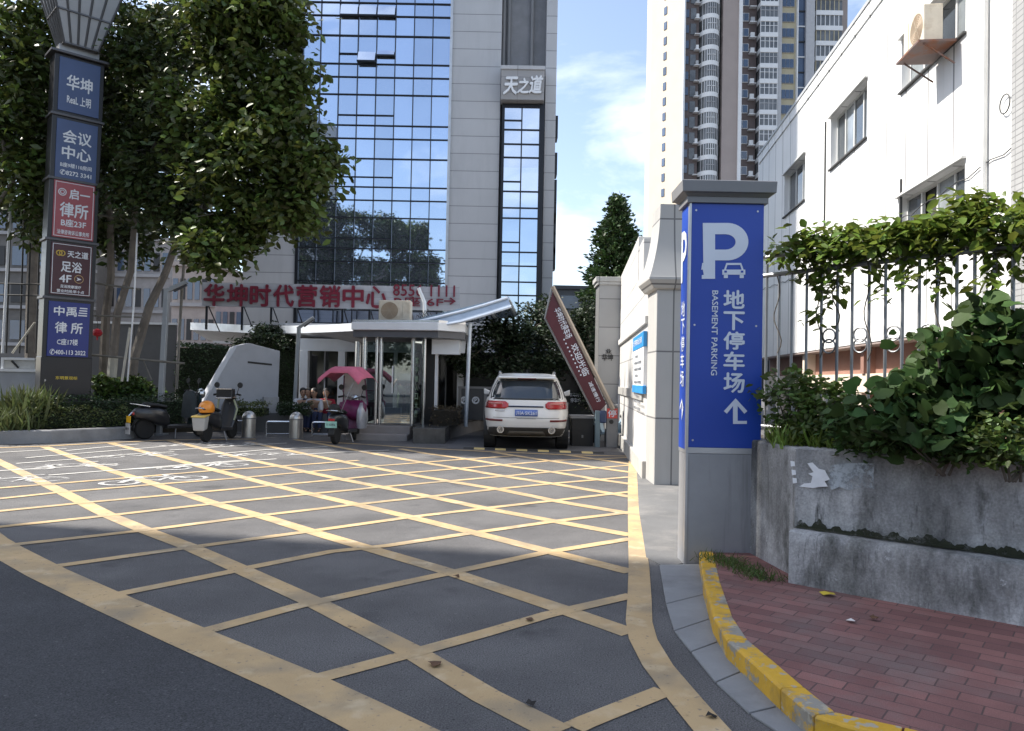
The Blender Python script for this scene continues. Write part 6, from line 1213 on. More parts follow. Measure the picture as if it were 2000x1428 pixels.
# raised bed edge behind the bollards, with the low hedges on it
e0, e1 = G(440, 848), G(708, 846); q = MB(); zE = P(560, 812, e0.y).z
q.hexa([(e0.x - 1.6, e0.y + .5, -.02), (e1.x, e1.y + .35, -.02), (e1.x, 20.6, -.02), (e0.x - 1.6, 20.6, -.02)], [(e0.x - 1.6, e0.y + .5, zE), (e1.x, e1.y + .35, zE), (e1.x, 20.6, zE), (e0.x - 1.6, 20.6, zE)]); EB = tag(q.build('raised_bed', mat('bed_stone', (.1, .1, .105), .5, var=.15, scale=3)), 'long dark stone edge of the raised bed behind the bollards', 'planter')
hedge('clipped_hedge', 'long low ribbed hedge left of the wedge on the dark stone edge', P(436, 812, 19.3), P(518, 812, 19.3), .5, zE - .02, zE + .24, 1400, M['hedge_leaf'], .06)
hedge('clipped_hedge', 'short low hedge between the wedge and the lobby column on the dark stone edge', P(540, 805, 19.8), P(602, 806, 19.8), .5, zE - .02, zE + .22, 1200, M['dark_leaf_green'], .06)
# bollards and hoop racks
def bollard(px, py, label):
    c = G(px, py); t = thing('bollard', label, 'bollard', (c.x, c.y + .16, 0), group='steel bollards along the parking bays'); q = MB(); r_ = .16; hh = .62
    q.lathe([(r_, -.01), (r_, hh - .15)] + [(r_ * math.cos(a), hh - .15 + .17 * math.sin(a)) for a in np.linspace(.1, 1.55, 9)], (c.x, c.y + .16, 0), 'Z', 28); q.build('body', mat('bollard_steel', (.5, .49, .47), .3, .85, var=.1, scale=5), t, smooth=True)
    q = MB(); q.lathe([(r_ + .006, hh - .17), (r_ + .006, hh - .145)], (c.x, c.y + .16, 0), 'Z', 28); q.build('collar', M['galv'], t); q = MB(); q.lathe([(r_ + .025, -.005), (r_ + .025, .015), (r_, .02)], (c.x, c.y + .16, 0), 'Z', 28); q.build('base_ring', M['galv'], t)
bollard(481, 856, 'steel dome-topped bollard beside the scooter with the orange helmet'); bollard(574, 858, 'steel dome-topped bollard nearest the pink-canopied scooter')
def rack(x0, x1, yb, label, ht=.36):
    a, b_ = G(x0, yb), G(x1, yb); t = thing('hoop_rack', label, 'rack', ((a.x + b_.x) / 2, (a.y + b_.y) / 2 + .3, 0), group='low steel hoops between the bollards'); o = Vector((0, .3, 0)); q = MB(); e = .05
    q.tube([a + o, a + o + Vector((0, 0, ht - e)), a + o + Vector((e * .3, 0, ht - e * .3)), a + o + Vector((e, 0, ht)), b_ + o + Vector((-e, 0, ht)), b_ + o + Vector((-e * .3, 0, ht - e * .3)), b_ + o + Vector((0, 0, ht - e)), b_ + o], .022, 8); q.build('hoop', M['chrome'], t, smooth=True)
    q = MB(); q.tube([a + o + Vector((0, 0, .06)), b_ + o + Vector((0, 0, .06))], .016, 6); q.build('lower_bar', M['chrome'], t)
rack(440, 470, 853, 'steel hoop between the orange-helmet scooter and the first bollard'); rack(512, 566, 854, 'steel hoop between the two bollards'); rack(603, 660, 855, 'steel hoop behind the pink-canopied scooter')
# ================================================================== WHITE SUV
M['car_white'] = mat('car_white', (.8, .785, .755), .3, var=.02, spec=.5, coat=.6, dirt=(.6, .57, .52), dscale=.9, dlo=.6, dhi=.95); M['black_plastic'] = mat('black_plastic', (.02, .02, .02), .6, var=.15, scale=8); M['rubber'] = mat('rubber', (.014, .014, .014), .85, var=.2, scale=9)
M['car_glass'] = mat('car_glass', (.03, .04, .05), .05, var=.2, scale=1, spec=.9); M['lamp_red'] = mat('lamp_red', (.42, .012, .015), .15, spec=.6, var=.15, scale=14, coat=.5)
LV = [(.30, .89, -2.14, 2.1), (.42, .925, -2.25, 2.2), (.52, .935, -2.30, 2.28), (.66, .95, -2.325, 2.3), (.76, .952, -2.31, 2.3), (.90, .946, -2.27, 2.26), (.99, .93, -2.25, 2.2), (1.06, .905, -2.235, 1.15), (1.12, .875, -2.19, 1.0), (1.30, .805, -2.03, .6), (1.48, .725, -1.85, .2), (1.555, .685, -1.79, .02), (1.605, .63, -1.8, -.15), (1.64, .54, -1.62, -.4), (1.655, .38, -1.35, -.65)]
EX = 4.6
def lev(z):
    for a, b_ in zip(LV[:-1], LV[1:]):
        if a[0] <= z <= b_[0]:
            t = (z - a[0]) / (b_[0] - a[0]); return [a[i] + (b_[i] - a[i]) * t for i in (1, 2, 3)]
    return LV[-1][1:]
def yrear(x, z): w_, r_, f = lev(z); c, h_ = (r_ + f) / 2, (f - r_) / 2; return c - h_ * max(0, 1 - (abs(x) / w_) ** EX) ** (1 / EX)
def xside(y, z): w_, r_, f = lev(z); c, h_ = (r_ + f) / 2, (f - r_) / 2; return w_ * max(0, 1 - (abs(y - c) / h_) ** EX) ** (1 / EX)
cg = G(1031, 882); CAR = thing('white_car', 'white SUV seen from behind, driving into the basement ramp', 'car', (cg.x, cg.y + 2.32, 0), R(-1.2))
rs = []; zl = np.concatenate([np.linspace(LV[i][0], LV[i + 1][0], 4)[:-1] for i in range(len(LV) - 1)] + [[LV[-1][0]]])
for z in zl:
    w_, r_, f = lev(z); c, h_ = (r_ + f) / 2, (f - r_) / 2; ring = []
    for k in range(64):
        a = 2 * math.pi * k / 64; ca, sa = math.cos(a), math.sin(a); ring.append((w_ * math.copysign(abs(ca) ** (2 / EX), ca), c + h_ * math.copysign(abs(sa) ** (2 / EX), sa), z))
    rs.append(ring)
q = MB(); q.rings(rs); q.build('body', M['car_white'], CAR, smooth=True, local=True, angle=45)
def rpatch(nm, m, zs, xl_, xr_, off=.008, par=CAR, nx=14, th=.0, **k):   # sheet lying on the car's rear
    q = MB(); vs = []; nz = len(zs)
    for j, z in enumerate(zs):
        x0, x1 = xl_[j], xr_[j]
        for i in range(nx + 1): x = x0 + (x1 - x0) * i / nx; vs.append((x, yrear(x, z) - off, z))
    q.add(vs, [(j * (nx + 1) + i, j * (nx + 1) + i + 1, (j + 1) * (nx + 1) + i + 1, (j + 1) * (nx + 1) + i) for j in range(nz - 1) for i in range(nx)]); o = q.build(nm, m, par, smooth=True, local=True)
    s = o.modifiers.new('t', 'SOLIDIFY'); s.thickness = th or .006; s.offset = 0; return o
zs = [1.10, 1.12, 1.2, 1.3, 1.4, 1.47, 1.5]; wd = [.60, .735, .725, .70, .66, .62, .56]; rpatch('rear_window', M['car_glass'], zs, [-w_ for w_ in wd], wd, .010)
zs = [1.08, 1.1, 1.2, 1.3, 1.4, 1.49, 1.52]; wd = [.70, .775, .765, .735, .69, .645, .56]; rpatch('window_seal', M['black_plastic'], zs, [-w_ for w_ in wd], wd, .004)
q = MB(); q.hexa([(-.64, -1.99, 1.54), (.64, -1.99, 1.54), (.66, -1.6, 1.56), (-.66, -1.6, 1.56)], [(-.6, -1.97, 1.575), (.6, -1.97, 1.575), (.62, -1.6, 1.63), (-.62, -1.6, 1.63)]); q.build('spoiler', M['car_white'], CAR, local=True, bevel=.012)
for s in (-1, 1):
    xa = [.47 if s > 0 else -.93, .42 if s > 0 else -.925, .40 if s > 0 else -.91, .43 if s > 0 else -.885]; xb_ = [-v if False else v for v in ((.9, .925, .915, .87) if s > 0 else (-.6, -.42, -.40, -.46))]
    zq = [.89, .93, 1.0, 1.05]
    if s > 0: rpatch('tail_lamp', M['lamp_red'], zq, [.46, .40, .40, .46], [.90, .925, .915, .86], .016, nx=10)
    else: rpatch('tail_lamp', M['lamp_red'], zq, [-.90, -.925, -.915, -.86], [-.46, -.38, -.38, -.45], .016, nx=10)
    lo = .62; rpatch('reflector', mat('reflector_red', (.16, .01, .012), .3), [.625, .665], [.5 if s > 0 else -.88] * 2, [.88 if s > 0 else -.5] * 2, .012)
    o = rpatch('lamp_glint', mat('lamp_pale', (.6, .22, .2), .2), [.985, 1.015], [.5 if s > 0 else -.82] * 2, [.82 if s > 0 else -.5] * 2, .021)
rpatch('handle_strip', mat('strip_dark', (.03, .04, .08), .25, .3), [.925, .955], [-.4, -.4], [.36, .36], .014)
rpatch('plate', mat('plate_blue', (.1, .17, .45), .45, var=.2, scale=6), [.74, .875], [-.24, -.24], [.24, .24], .022)
o = text('川A·5K261', (0, -2.345, .807), (1, 0, 0), (0, 0, 1), .42, .085, M['white_vinyl'], None); o.parent = CAR; o.location = (0, 0, 0)
rpatch('badge', M['chrome'], [.84, .855], [-.66, -.66], [-.46, -.46], .012); rpatch('tailgate_seam', M['black_plastic'], [.70, .707], [-.7, -.7], [.7, .7], .004); rpatch('bumper_crease', mat('crease', (.36, .35, .33), .4), [.683, .695], [-.2, -.2], [.2, .2], .008)
rpatch('lower_bumper', mat('bumper_lower', (.045, .04, .034), .6), [.31, .36, .42, .48, .50], [-.78, -.84, -.87, -.86, -.7], [.78, .84, .87, .86, .7], .014, nx=22); rpatch('skid_plate', mat('skid_grey', (.12, .105, .085), .5), [.33, .42], [-.42, -.36], [.42, .36], .026)
for s in (-1, 1):
    q = MB(); q.lathe([(.075, -2.30), (.075, -2.1), (.058, -2.1), (.058, -2.30)], (s * .54, 0, .45), 'Y', 20); q.v = [(x, y, z) for x, y, z in q.v]; q.build('exhaust', M['chrome'], CAR, smooth=True, local=True)
    q = MB(); q.lathe([(0, -2.25), (.056, -2.25), (.056, -2.2), (0, -2.2)], (s * .54, 0, .45), 'Y', 16); q.build('exhaust_bore', M['rubber'], CAR, local=True)
    for y in (-1.38, 1.42):
        q = MB(); prof = [(.2, -.12), (.33, -.125), (.365, -.1), (.372, -.04), (.372, .04), (.365, .1), (.33, .125), (.2, .12)]; q.lathe(prof, (s * .785, y, .372), 'X', 32); wh = q.build('wheel', M['rubber'], CAR, smooth=True, local=True)
        q = MB(); q.lathe([(.0, s * .1), (.22, s * .105), (.24, s * .118), (.235, s * .07), (0, s * .07)] if s > 0 else [(0, -.07), (.235, -.07), (.24, -.118), (.22, -.105), (0, -.1)], (s * .785, y, .372), 'X', 20); q.build('rim', M['chrome'], wh, local=True)
        q = MB(); q.lathe([(.0, -.12), (.43, -.12), (.43, .12), (0, .12)], (s * .80, y, .40), 'X', 28); q.build('wheel_arch', M['black_plastic'], CAR, local=True)
    ys = np.linspace(-1.55, .55, 14); q = MB(); vs = []
    for z, a, b_ in ((1.13, -1.75, .85), (1.3, -1.6, .52), (1.47, -1.45, .12)):
        for t in np.linspace(0, 1, 13): y = a + (b_ - a) * t; vs.append((s * (xside(y, z) + .006), y, z))
    q.add(vs, [(j * 13 + i, j * 13 + i + 1, (j + 1) * 13 + i + 1, (j + 1) * 13 + i) for j in range(2) for i in range(12)]); o = q.build('side_window', M['car_glass'], CAR, smooth=True, local=True); o.modifiers.new('t', 'SOLIDIFY').thickness = .004
    q = MB(); q.tube([(s * .60, -1.5, 1.615), (s * .62, -1.35, 1.675), (s * .62, -.4, 1.69), (s * .60, -.2, 1.63)], .022, 8); q.build('roof_rail', M['chrome'], CAR, smooth=True, local=True)
    q = MB(); q.hexa([(s * .87, .58, 1.12), (s * 1.06, .5, 1.13), (s * 1.06, .62, 1.13), (s * .87, .68, 1.12)], [(s * .87, .58, 1.2), (s * 1.07, .5, 1.29), (s * 1.06, .62, 1.28), (s * .87, .68, 1.2)]); q.build('mirror', M['car_white'], CAR, local=True, bevel=.03)
    for y in (-.9, .15): q = MB(); q.box(s * (xside(y, .98) - .01) if s > 0 else -xside(y, .98) - .025, s * (xside(y, .98) + .025) if s > 0 else -xside(y, .98) + .01, y, y + .2, .96, .985); q.build('door_handle', M['chrome'], CAR, local=True)
q = MB(); q.tube([(-.02, -2.2, 1.09), (.1, -2.19, 1.1), (.4, -2.17, 1.13)], .012, 6); q.build('wiper', M['black_plastic'], CAR, local=True); q = MB(); q.hexa([(-.02, -1.2, 1.65), (.02, -1.2, 1.65), (.02, -.95, 1.655), (-.02, -.95, 1.655)], [(-.004, -1.22, 1.74), (.004, -1.22, 1.74), (.01, -1.0, 1.68), (-.01, -1.0, 1.68)]); q.build('antenna', M['black_plastic'], CAR, local=True)
rpatch('third_lamp', M['lamp_red'], [1.527, 1.54], [-.2, -.2], [.2, .2], .03)

# ================================================================== SCOOTERS (x across, y forward)
def wheel(par, y, r_, wd, rimc='chrome'):
    q = MB(); q.lathe([(r_ * .55, -wd / 2), (r_ * .9, -wd / 2), (r_, -wd * .22), (r_, wd * .22), (r_ * .9, wd / 2), (r_ * .55, wd / 2)], (0, y, r_), 'X', 26); o = q.build('wheel', M['rubber'], par, smooth=True, local=True)
    q = MB(); q.lathe([(.0, -wd * .3), (r_ * .57, -wd * .36), (r_ * .57, wd * .36), (0, wd * .3)], (0, y, r_), 'X', 18); q.build('rim', M[rimc], o, local=True); return o
def scooter(nm, label, loc, rz, body, seatm, shield, L_=1.25, tall=1.0, plate=None, crate=None, mirrors=True, wid=.16):
    t = thing(nm, label, 'scooter', loc, rz); r_ = .22; yr, yf = -L_ / 2, L_ / 2; wheel(t, yr, r_, .1); wheel(t, yf, r_, .09)
    q = MB(); rs = []
    for y, w_, z0, z1 in ((yr - .28, .05, .52, .60), (yr - .2, .11, .44, .66), (yr, wid, .4, .69), (yr + .25, wid, .3, .68), (yr + .42, wid * .9, .26, .64), (yr + .5, wid * .7, .26, .5)):
        rs.append([(w_ * math.copysign(abs(math.cos(a)) ** .6, math.cos(a)), y, (z0 + z1) / 2 + (z1 - z0) / 2 * math.copysign(abs(math.sin(a)) ** .6, math.sin(a))) for a in np.linspace(0, 6.283, 17)[:-1]])
    q.rings(rs); q.build('body', body, t, smooth=True, local=True, angle=60)
    q = MB(); rs = []
    for y, w_, z0, z1 in ((yr - .12, .09, .68, .74), (yr + .0, .15, .68, .79), (yr + .2, .15, .68, .77), (yr + .45, .1, .64, .72)): rs.append([(w_ * math.cos(a), y, (z0 + z1) / 2 + (z1 - z0) / 2 * math.sin(a)) for a in np.linspace(0, 6.283, 15)[:-1]])
    q.rings(rs); q.build('seat', seatm, t, smooth=True, local=True, angle=60)
    q = MB(); q.box(-.15, .15, yr + .44, yf - .24, .22, .30); q.build('floorboard', body, t, local=True, bevel=.02)
    q = MB(); rs = []
    for z, y, w_ in ((.28, yf - .28, .15), (.5, yf - .2, .2), (.75, yf - .13, .2), (.95, yf - .1, .13)): rs.append([(w_ * math.cos(a), y + .05 * math.sin(a) + .05 * (1 - abs(math.cos(a))), z) for a in np.linspace(0, 6.283, 15)[:-1]])
    q.rings(rs); q.build('leg_shield', shield, t, smooth=True, local=True, angle=60)
    q = MB(); q.tube([(0, yf - .12, .85), (0, yf - .02, .5), (0, yf, .22)], .028, 8); q.build('fork', M['galv'], t, smooth=True, local=True)
    q = MB(); rs = [[(.065 * c_, yf + (r_ + .04) * math.sin(b_) * .95, r_ + (r_ + .04) * math.cos(b_)) for c_ in (-1, -.5, .5, 1)] for b_ in np.linspace(-1.1, 1.0, 9)]; q.rings(rs, False, False); o = q.build('front_fender', body, t, smooth=True, local=True); o.modifiers.new('t', 'SOLIDIFY').thickness = .008
    q = MB(); rs = [[(.07 * c_, yr + (r_ + .05) * math.sin(b_), r_ + (r_ + .05) * math.cos(b_)) for c_ in (-1, -.5, .5, 1)] for b_ in np.linspace(-1.7, .3, 9)]; q.rings(rs, False, False); o = q.build('rear_fender', M['black_plastic'], t, smooth=True, local=True); o.modifiers.new('t', 'SOLIDIFY').thickness = .008
    q = MB(); q.tube([(-.33, yf - .28, 1.02), (-.2, yf - .2, 1.04), (0, yf - .14, .98), (.2, yf - .2, 1.04), (.33, yf - .28, 1.02)], .017, 8); q.build('handlebar', M['galv'], t, smooth=True, local=True)
    q = MB(); q.lathe([(.02, -.02), (.1, 0), (.12, .07), (.09, .13)], (0, yf - .1, .97), 'Y', 16); q.build('headlamp', M['chrome'], t, smooth=True, local=True)
    for s in (-1, 1):
        q = MB(); q.tube([(s * .33, yf - .28, 1.02), (s * .22, yf - .21, 1.04)], .024, 8); q.build('grip', M['rubber'], t, smooth=True, local=True)
        if mirrors: q = MB(); q.tube([(s * .2, yf - .2, 1.04), (s * .26, yf - .22, 1.2)], .008, 6); q.lathe([(0, -.012), (.06, -.012), (.068, .01), (0, .012)], (s * .28, yf - .22, 1.25), 'Y', 16); q.build('mirror', M['black_plastic'], t, smooth=True, local=True)
    q = MB(); q.box(-.07, .07, yr - .285, yr - .25, .52, .58); q.build('tail_lamp', M['lamp_red'], t, local=True, bevel=.01)
    q = MB(); q.tube([(-.13, yr + .05, .7), (-.12, yr - .25, .75), (0, yr - .32, .76), (.12, yr - .25, .75), (.13, yr + .05, .7)], .012, 6); q.build('grab_rail', M['chrome'], t, smooth=True, local=True)
    q = MB(); q.tube([(.1, .0, .25), (.2, -.05, .01)], .014, 6); q.build('kickstand', M['galv'], t, local=True)
    if plate:
        q = MB(); q.hexa([(-.1, yr - .3, .18), (.1, yr - .3, .18), (.1, yr - .29, .18), (-.1, yr - .29, .18)], [(-.1, yr - .36, .36), (.1, yr - .36, .36), (.1, yr - .35, .36), (-.1, yr - .35, .36)]); q.build('plate', plate, t, local=True)
    return t, yr, yf
def scoot_at(px, py, L_, rz): c = G(px, py); return Vector((c.x, c.y, 0)) - Vector((-math.sin(rz), math.cos(rz), 0)) * (-L_ / 2 + 0)
M['sc_black'] = mat('sc_black', (.018, .019, .022), .3, var=.2, spec=.5, coat=.3); M['sc_seat'] = mat('sc_seat', (.015, .015, .015), .7); M['sc_teal'] = mat('sc_teal', (.03, .05, .055), .35, coat=.3); M['sc_grey'] = mat('sc_grey', (.4, .4, .39), .4, var=.1); M['orange'] = mat('orange_shell', (.75, .26, .02), .35, var=.08, coat=.4)
rz = R(-44); t, yr, yf = scooter('black_scooter', 'black electric scooter with a yellow and white rear tag, leftmost of the parked scooters', scoot_at(282, 858, 1.3, rz), rz, M['sc_black'], M['sc_seat'], M['sc_teal'], 1.3, wid=.19); t.scale = (1.06, 1.0, 1.06)
q = MB(); q.box(-.1, .1, yr - .36, yr - .345, .36, .5); q.build('yellow_tag', mat('tag_yellow', (.8, .45, .02), .5), t, local=True); q = MB(); q.box(-.11, .11, yr - .37, yr - .355, .12, .35); q.build('white_plate', mat('tag_plate', (.5, .5, .5), .5, var=.2, scale=12), t, local=True)
q = MB(); q.tube([(.0, yr - .35, .5), (0, yr - .25, .6), (0, yr - .1, .66)], .018, 6); q.build('tag_arm', M['chrome'], t, local=True)
o = text('成都 5208', (0, yr - .372, .24), (1, 0, 0), (0, 0, 1), .17, .05, mat('tag_ink', (.06, .06, .07), .6), None); o.parent = t
q = MB(); rs = [[(.3 * math.cos(a) * w_, yf - .3 + .12 * math.sin(a) * w_, z) for a in np.linspace(0, 6.283, 17)[:-1]] for z, w_ in ((.45, 1.05), (.7, 1.0), (.95, .85), (1.03, .5))]; q.rings(rs); q.build('knee_cover', mat('knee_cover', (.022, .03, .034), .75, var=.3, scale=7, bump=.3), t, smooth=True, local=True)
rz = R(-6); t, yr, yf = scooter('orange_helmet_scooter', 'small black scooter with a pale grey tail box, an orange helmet on it', scoot_at(402, 864, 1.2, rz), rz, M['sc_black'], M['sc_seat'], M['sc_black'], 1.2)
q = MB(); q.hexa([(-.13, yr - .34, .26), (.13, yr - .34, .26), (.11, yr - .14, .3), (-.11, yr - .14, .3)], [(-.16, yr - .36, .56), (.16, yr - .36, .56), (.13, yr - .1, .6), (-.13, yr - .1, .6)]); q.build('tail_box', M['sc_grey'], t, local=True, bevel=.035)
q = MB(); q.hexa([(-.165, yr - .37, .555), (.165, yr - .37, .555), (.135, yr - .09, .595), (-.135, yr - .09, .595)], [(-.16, yr - .36, .59), (.16, yr - .36, .59), (.13, yr - .09, .63), (-.13, yr - .09, .63)]); q.build('box_lid', mat('lid_yellow', (.6, .42, .1), .5), t, local=True, bevel=.01)
q = MB(); q.hexa([(-.2, yf - .42, .95), (.2, yf - .42, .95), (.17, yf - .2, .97), (-.17, yf - .2, .97)], [(-.2, yf - .42, 1.17), (.2, yf - .42, 1.17), (.17, yf - .2, 1.17), (-.17, yf - .2, 1.17)]); q.build('screen_box', M['sc_black'], t, local=True, bevel=.03)
for z in (.955, 1.165): q = MB(); q.tube([(-.19, yf - .43, z), (.19, yf - .43, z)], .018, 6); q.build('trim', M['chrome'], t, local=True)
for s in (-1, 1): q = MB(); q.tube([(s * .2, yf - .3, .45), (s * .24, yf - .25, .7), (s * .18, yf - .3, .92)], .022, 6); q.build('guard_bar', mat('guard_olive', (.35, .38, .25), .5), t, smooth=True, local=True)
hw = Matrix.Translation(t.location) @ Matrix.Rotation(rz, 4, 'Z'); hc = hw @ Vector((.05, yr - .1, .76))
HT_ = thing('orange_helmet', 'orange scooter helmet resting on the pale tail box', 'helmet', hc, rz); q = MB()
q.rings([[(.165 * r_ * math.cos(a), .185 * r_ * math.sin(a), z) for a in np.linspace(0, 6.283, 25)[:-1]] for z, r_ in ((-.1, .88), (-.06, .97), (0, 1.0), (.06, .93), (.11, .76), (.145, .5), (.16, .2))]); q.build('shell', M['orange'], HT_, smooth=True, local=True); q = MB(); q.lathe([(.0, 0), (.03, .002), (.03, .012), (0, .012)], (.0, 0, .152), 'Z', 12); q.build('vent', M['kerb_black'], HT_, local=True); q = MB(); q.tube([(-.06, -.183, .02), (.02, -.19, -.02), (.07, -.18, -.03)], .012, 5); q.build('strap', M['kerb_black'], HT_, local=True)
# pink-canopied scooter
rz = R(-8); t, yr, yf = scooter('canopy_scooter', 'scooter with a pink fabric rain canopy and purple knee covers, facing the entrance', scoot_at(655, 868, 1.25, rz), rz, M['sc_black'], M['sc_seat'], mat('sc_plum', (.12, .02, .07), .35), 1.25)
pk_ = mat('pink_cloth', (.6, .15, .23), .75, var=.14, scale=5, bump=.4, bscale=9, trans=.1); pu = mat('plum_cloth', (.13, .015, .075), .45, var=.4, scale=5, bump=.4, bscale=9); sv = mat('silver_cloth', (.42, .43, .47), .35, .3, var=.3, scale=4, bump=.3, bscale=7)
q = MB(); rs = []
for y, z, w_, d in ((yr + .12, 1.58, .42, .0), (yr + .22, 1.69, .46, .0), (yr + .5, 1.73, .48, .0), (yf - .3, 1.73, .5, .0), (yf + .05, 1.62, .48, .0)):
    rs.append([(w_ * x * 1.12, y - .05 * x * x, z - .25 * max(0, (abs(x) - .42) / .58) ** 1.15) for x in np.linspace(-1, 1, 15)])
q.rings(rs, False, False); o = q.build('canopy', pk_, t, smooth=True, local=True, angle=50); o.modifiers.new('t', 'SOLIDIFY').thickness = .008
q = MB(); q.add([(-.3, yf - .02, .84), (.3, yf - .02, .84), (.25, yf - .14, 1.57), (-.25, yf - .14, 1.57)], [(0, 1, 2, 3)]); q.build('windscreen', mat('screen_haze', (.42, .42, .45), .2, var=.15, scale=3, spec=.6), t, local=True)
q = MB()
for s in (-1, 1): q.tube([(s * .3, yf - .01, .84), (s * .25, yf - .13, 1.52)], .016, 6)
q.tube([(-.27, yf - .03, 1.14), (.27, yf - .03, 1.14)], .014, 6); q.build('screen_frame', pu, t, local=True)
for s in (-1, 1):
    q = MB(); q.tube([(s * .12, yr - .05, .7), (s * .28, yr + .0, 1.15), (s * .36, yr + .2, 1.5)], .009, 6); q.build('canopy_strut', M['galv'], t, smooth=True, local=True)
    q = MB(); rs = [[(s * (.24 + .1 * math.cos(a) * w_), yf - .2 + .2 * math.sin(a) * w_, z) for a in np.linspace(0, 6.283, 15)[:-1]] for z, w_ in ((.3, .9), (.5, 1.2), (.72, 1.1), (.9, .6))]; q.rings(rs); q.build('knee_cover', sv if s > 0 else pu, t, smooth=True, local=True, angle=70)
q = MB(); rs = [[(.34 * math.cos(a) * w_, yf - .26 + .12 * math.sin(a) * w_, z + .05 * math.cos(a * 3)) for a in np.linspace(0, 6.283, 21)[:-1]] for z, w_ in ((.56, .75), (.66, 1.05), (.8, 1.08), (.92, .7))]; q.rings(rs); q.build('hand_cover', pu, t, smooth=True, local=True, angle=70)
q = MB(); q.box(-.13, .13, yr - .3, yr - .28, .38, .52); q.build('mint_plate', mat('mint_plate', (.35, .62, .52), .5, var=.2, scale=9), t, local=True); o = text('川 A2816', (0, yr - .302, .45), (1, 0, 0), (0, 0, 1), .2, .06, mat('tag_ink', (.06, .06, .07), .6), None); o.parent = t
q = MB(); rs = [[(.13 * math.cos(a) * w_, yr - .12 + .12 * math.sin(a) * w_, z) for a in np.linspace(0, 6.283, 17)[:-1]] for z, w_ in ((.74, .95), (.82, 1.0), (.88, .7), (.9, .2))]; q.rings(rs); q.build('back_cushion', M['sc_seat'], t, smooth=True, local=True)
# pale blue scooter nose half hidden behind the barrier housing
rz = R(70); scooter('blue_scooter', 'pale blue scooter half hidden behind the boom barrier housing', (G(1188, 864).x + .1, BY + .95, 0), rz, mat('sc_blue', (.3, .42, .52), .35, coat=.3), M['sc_seat'], MATS['sc_blue'], 1.15)

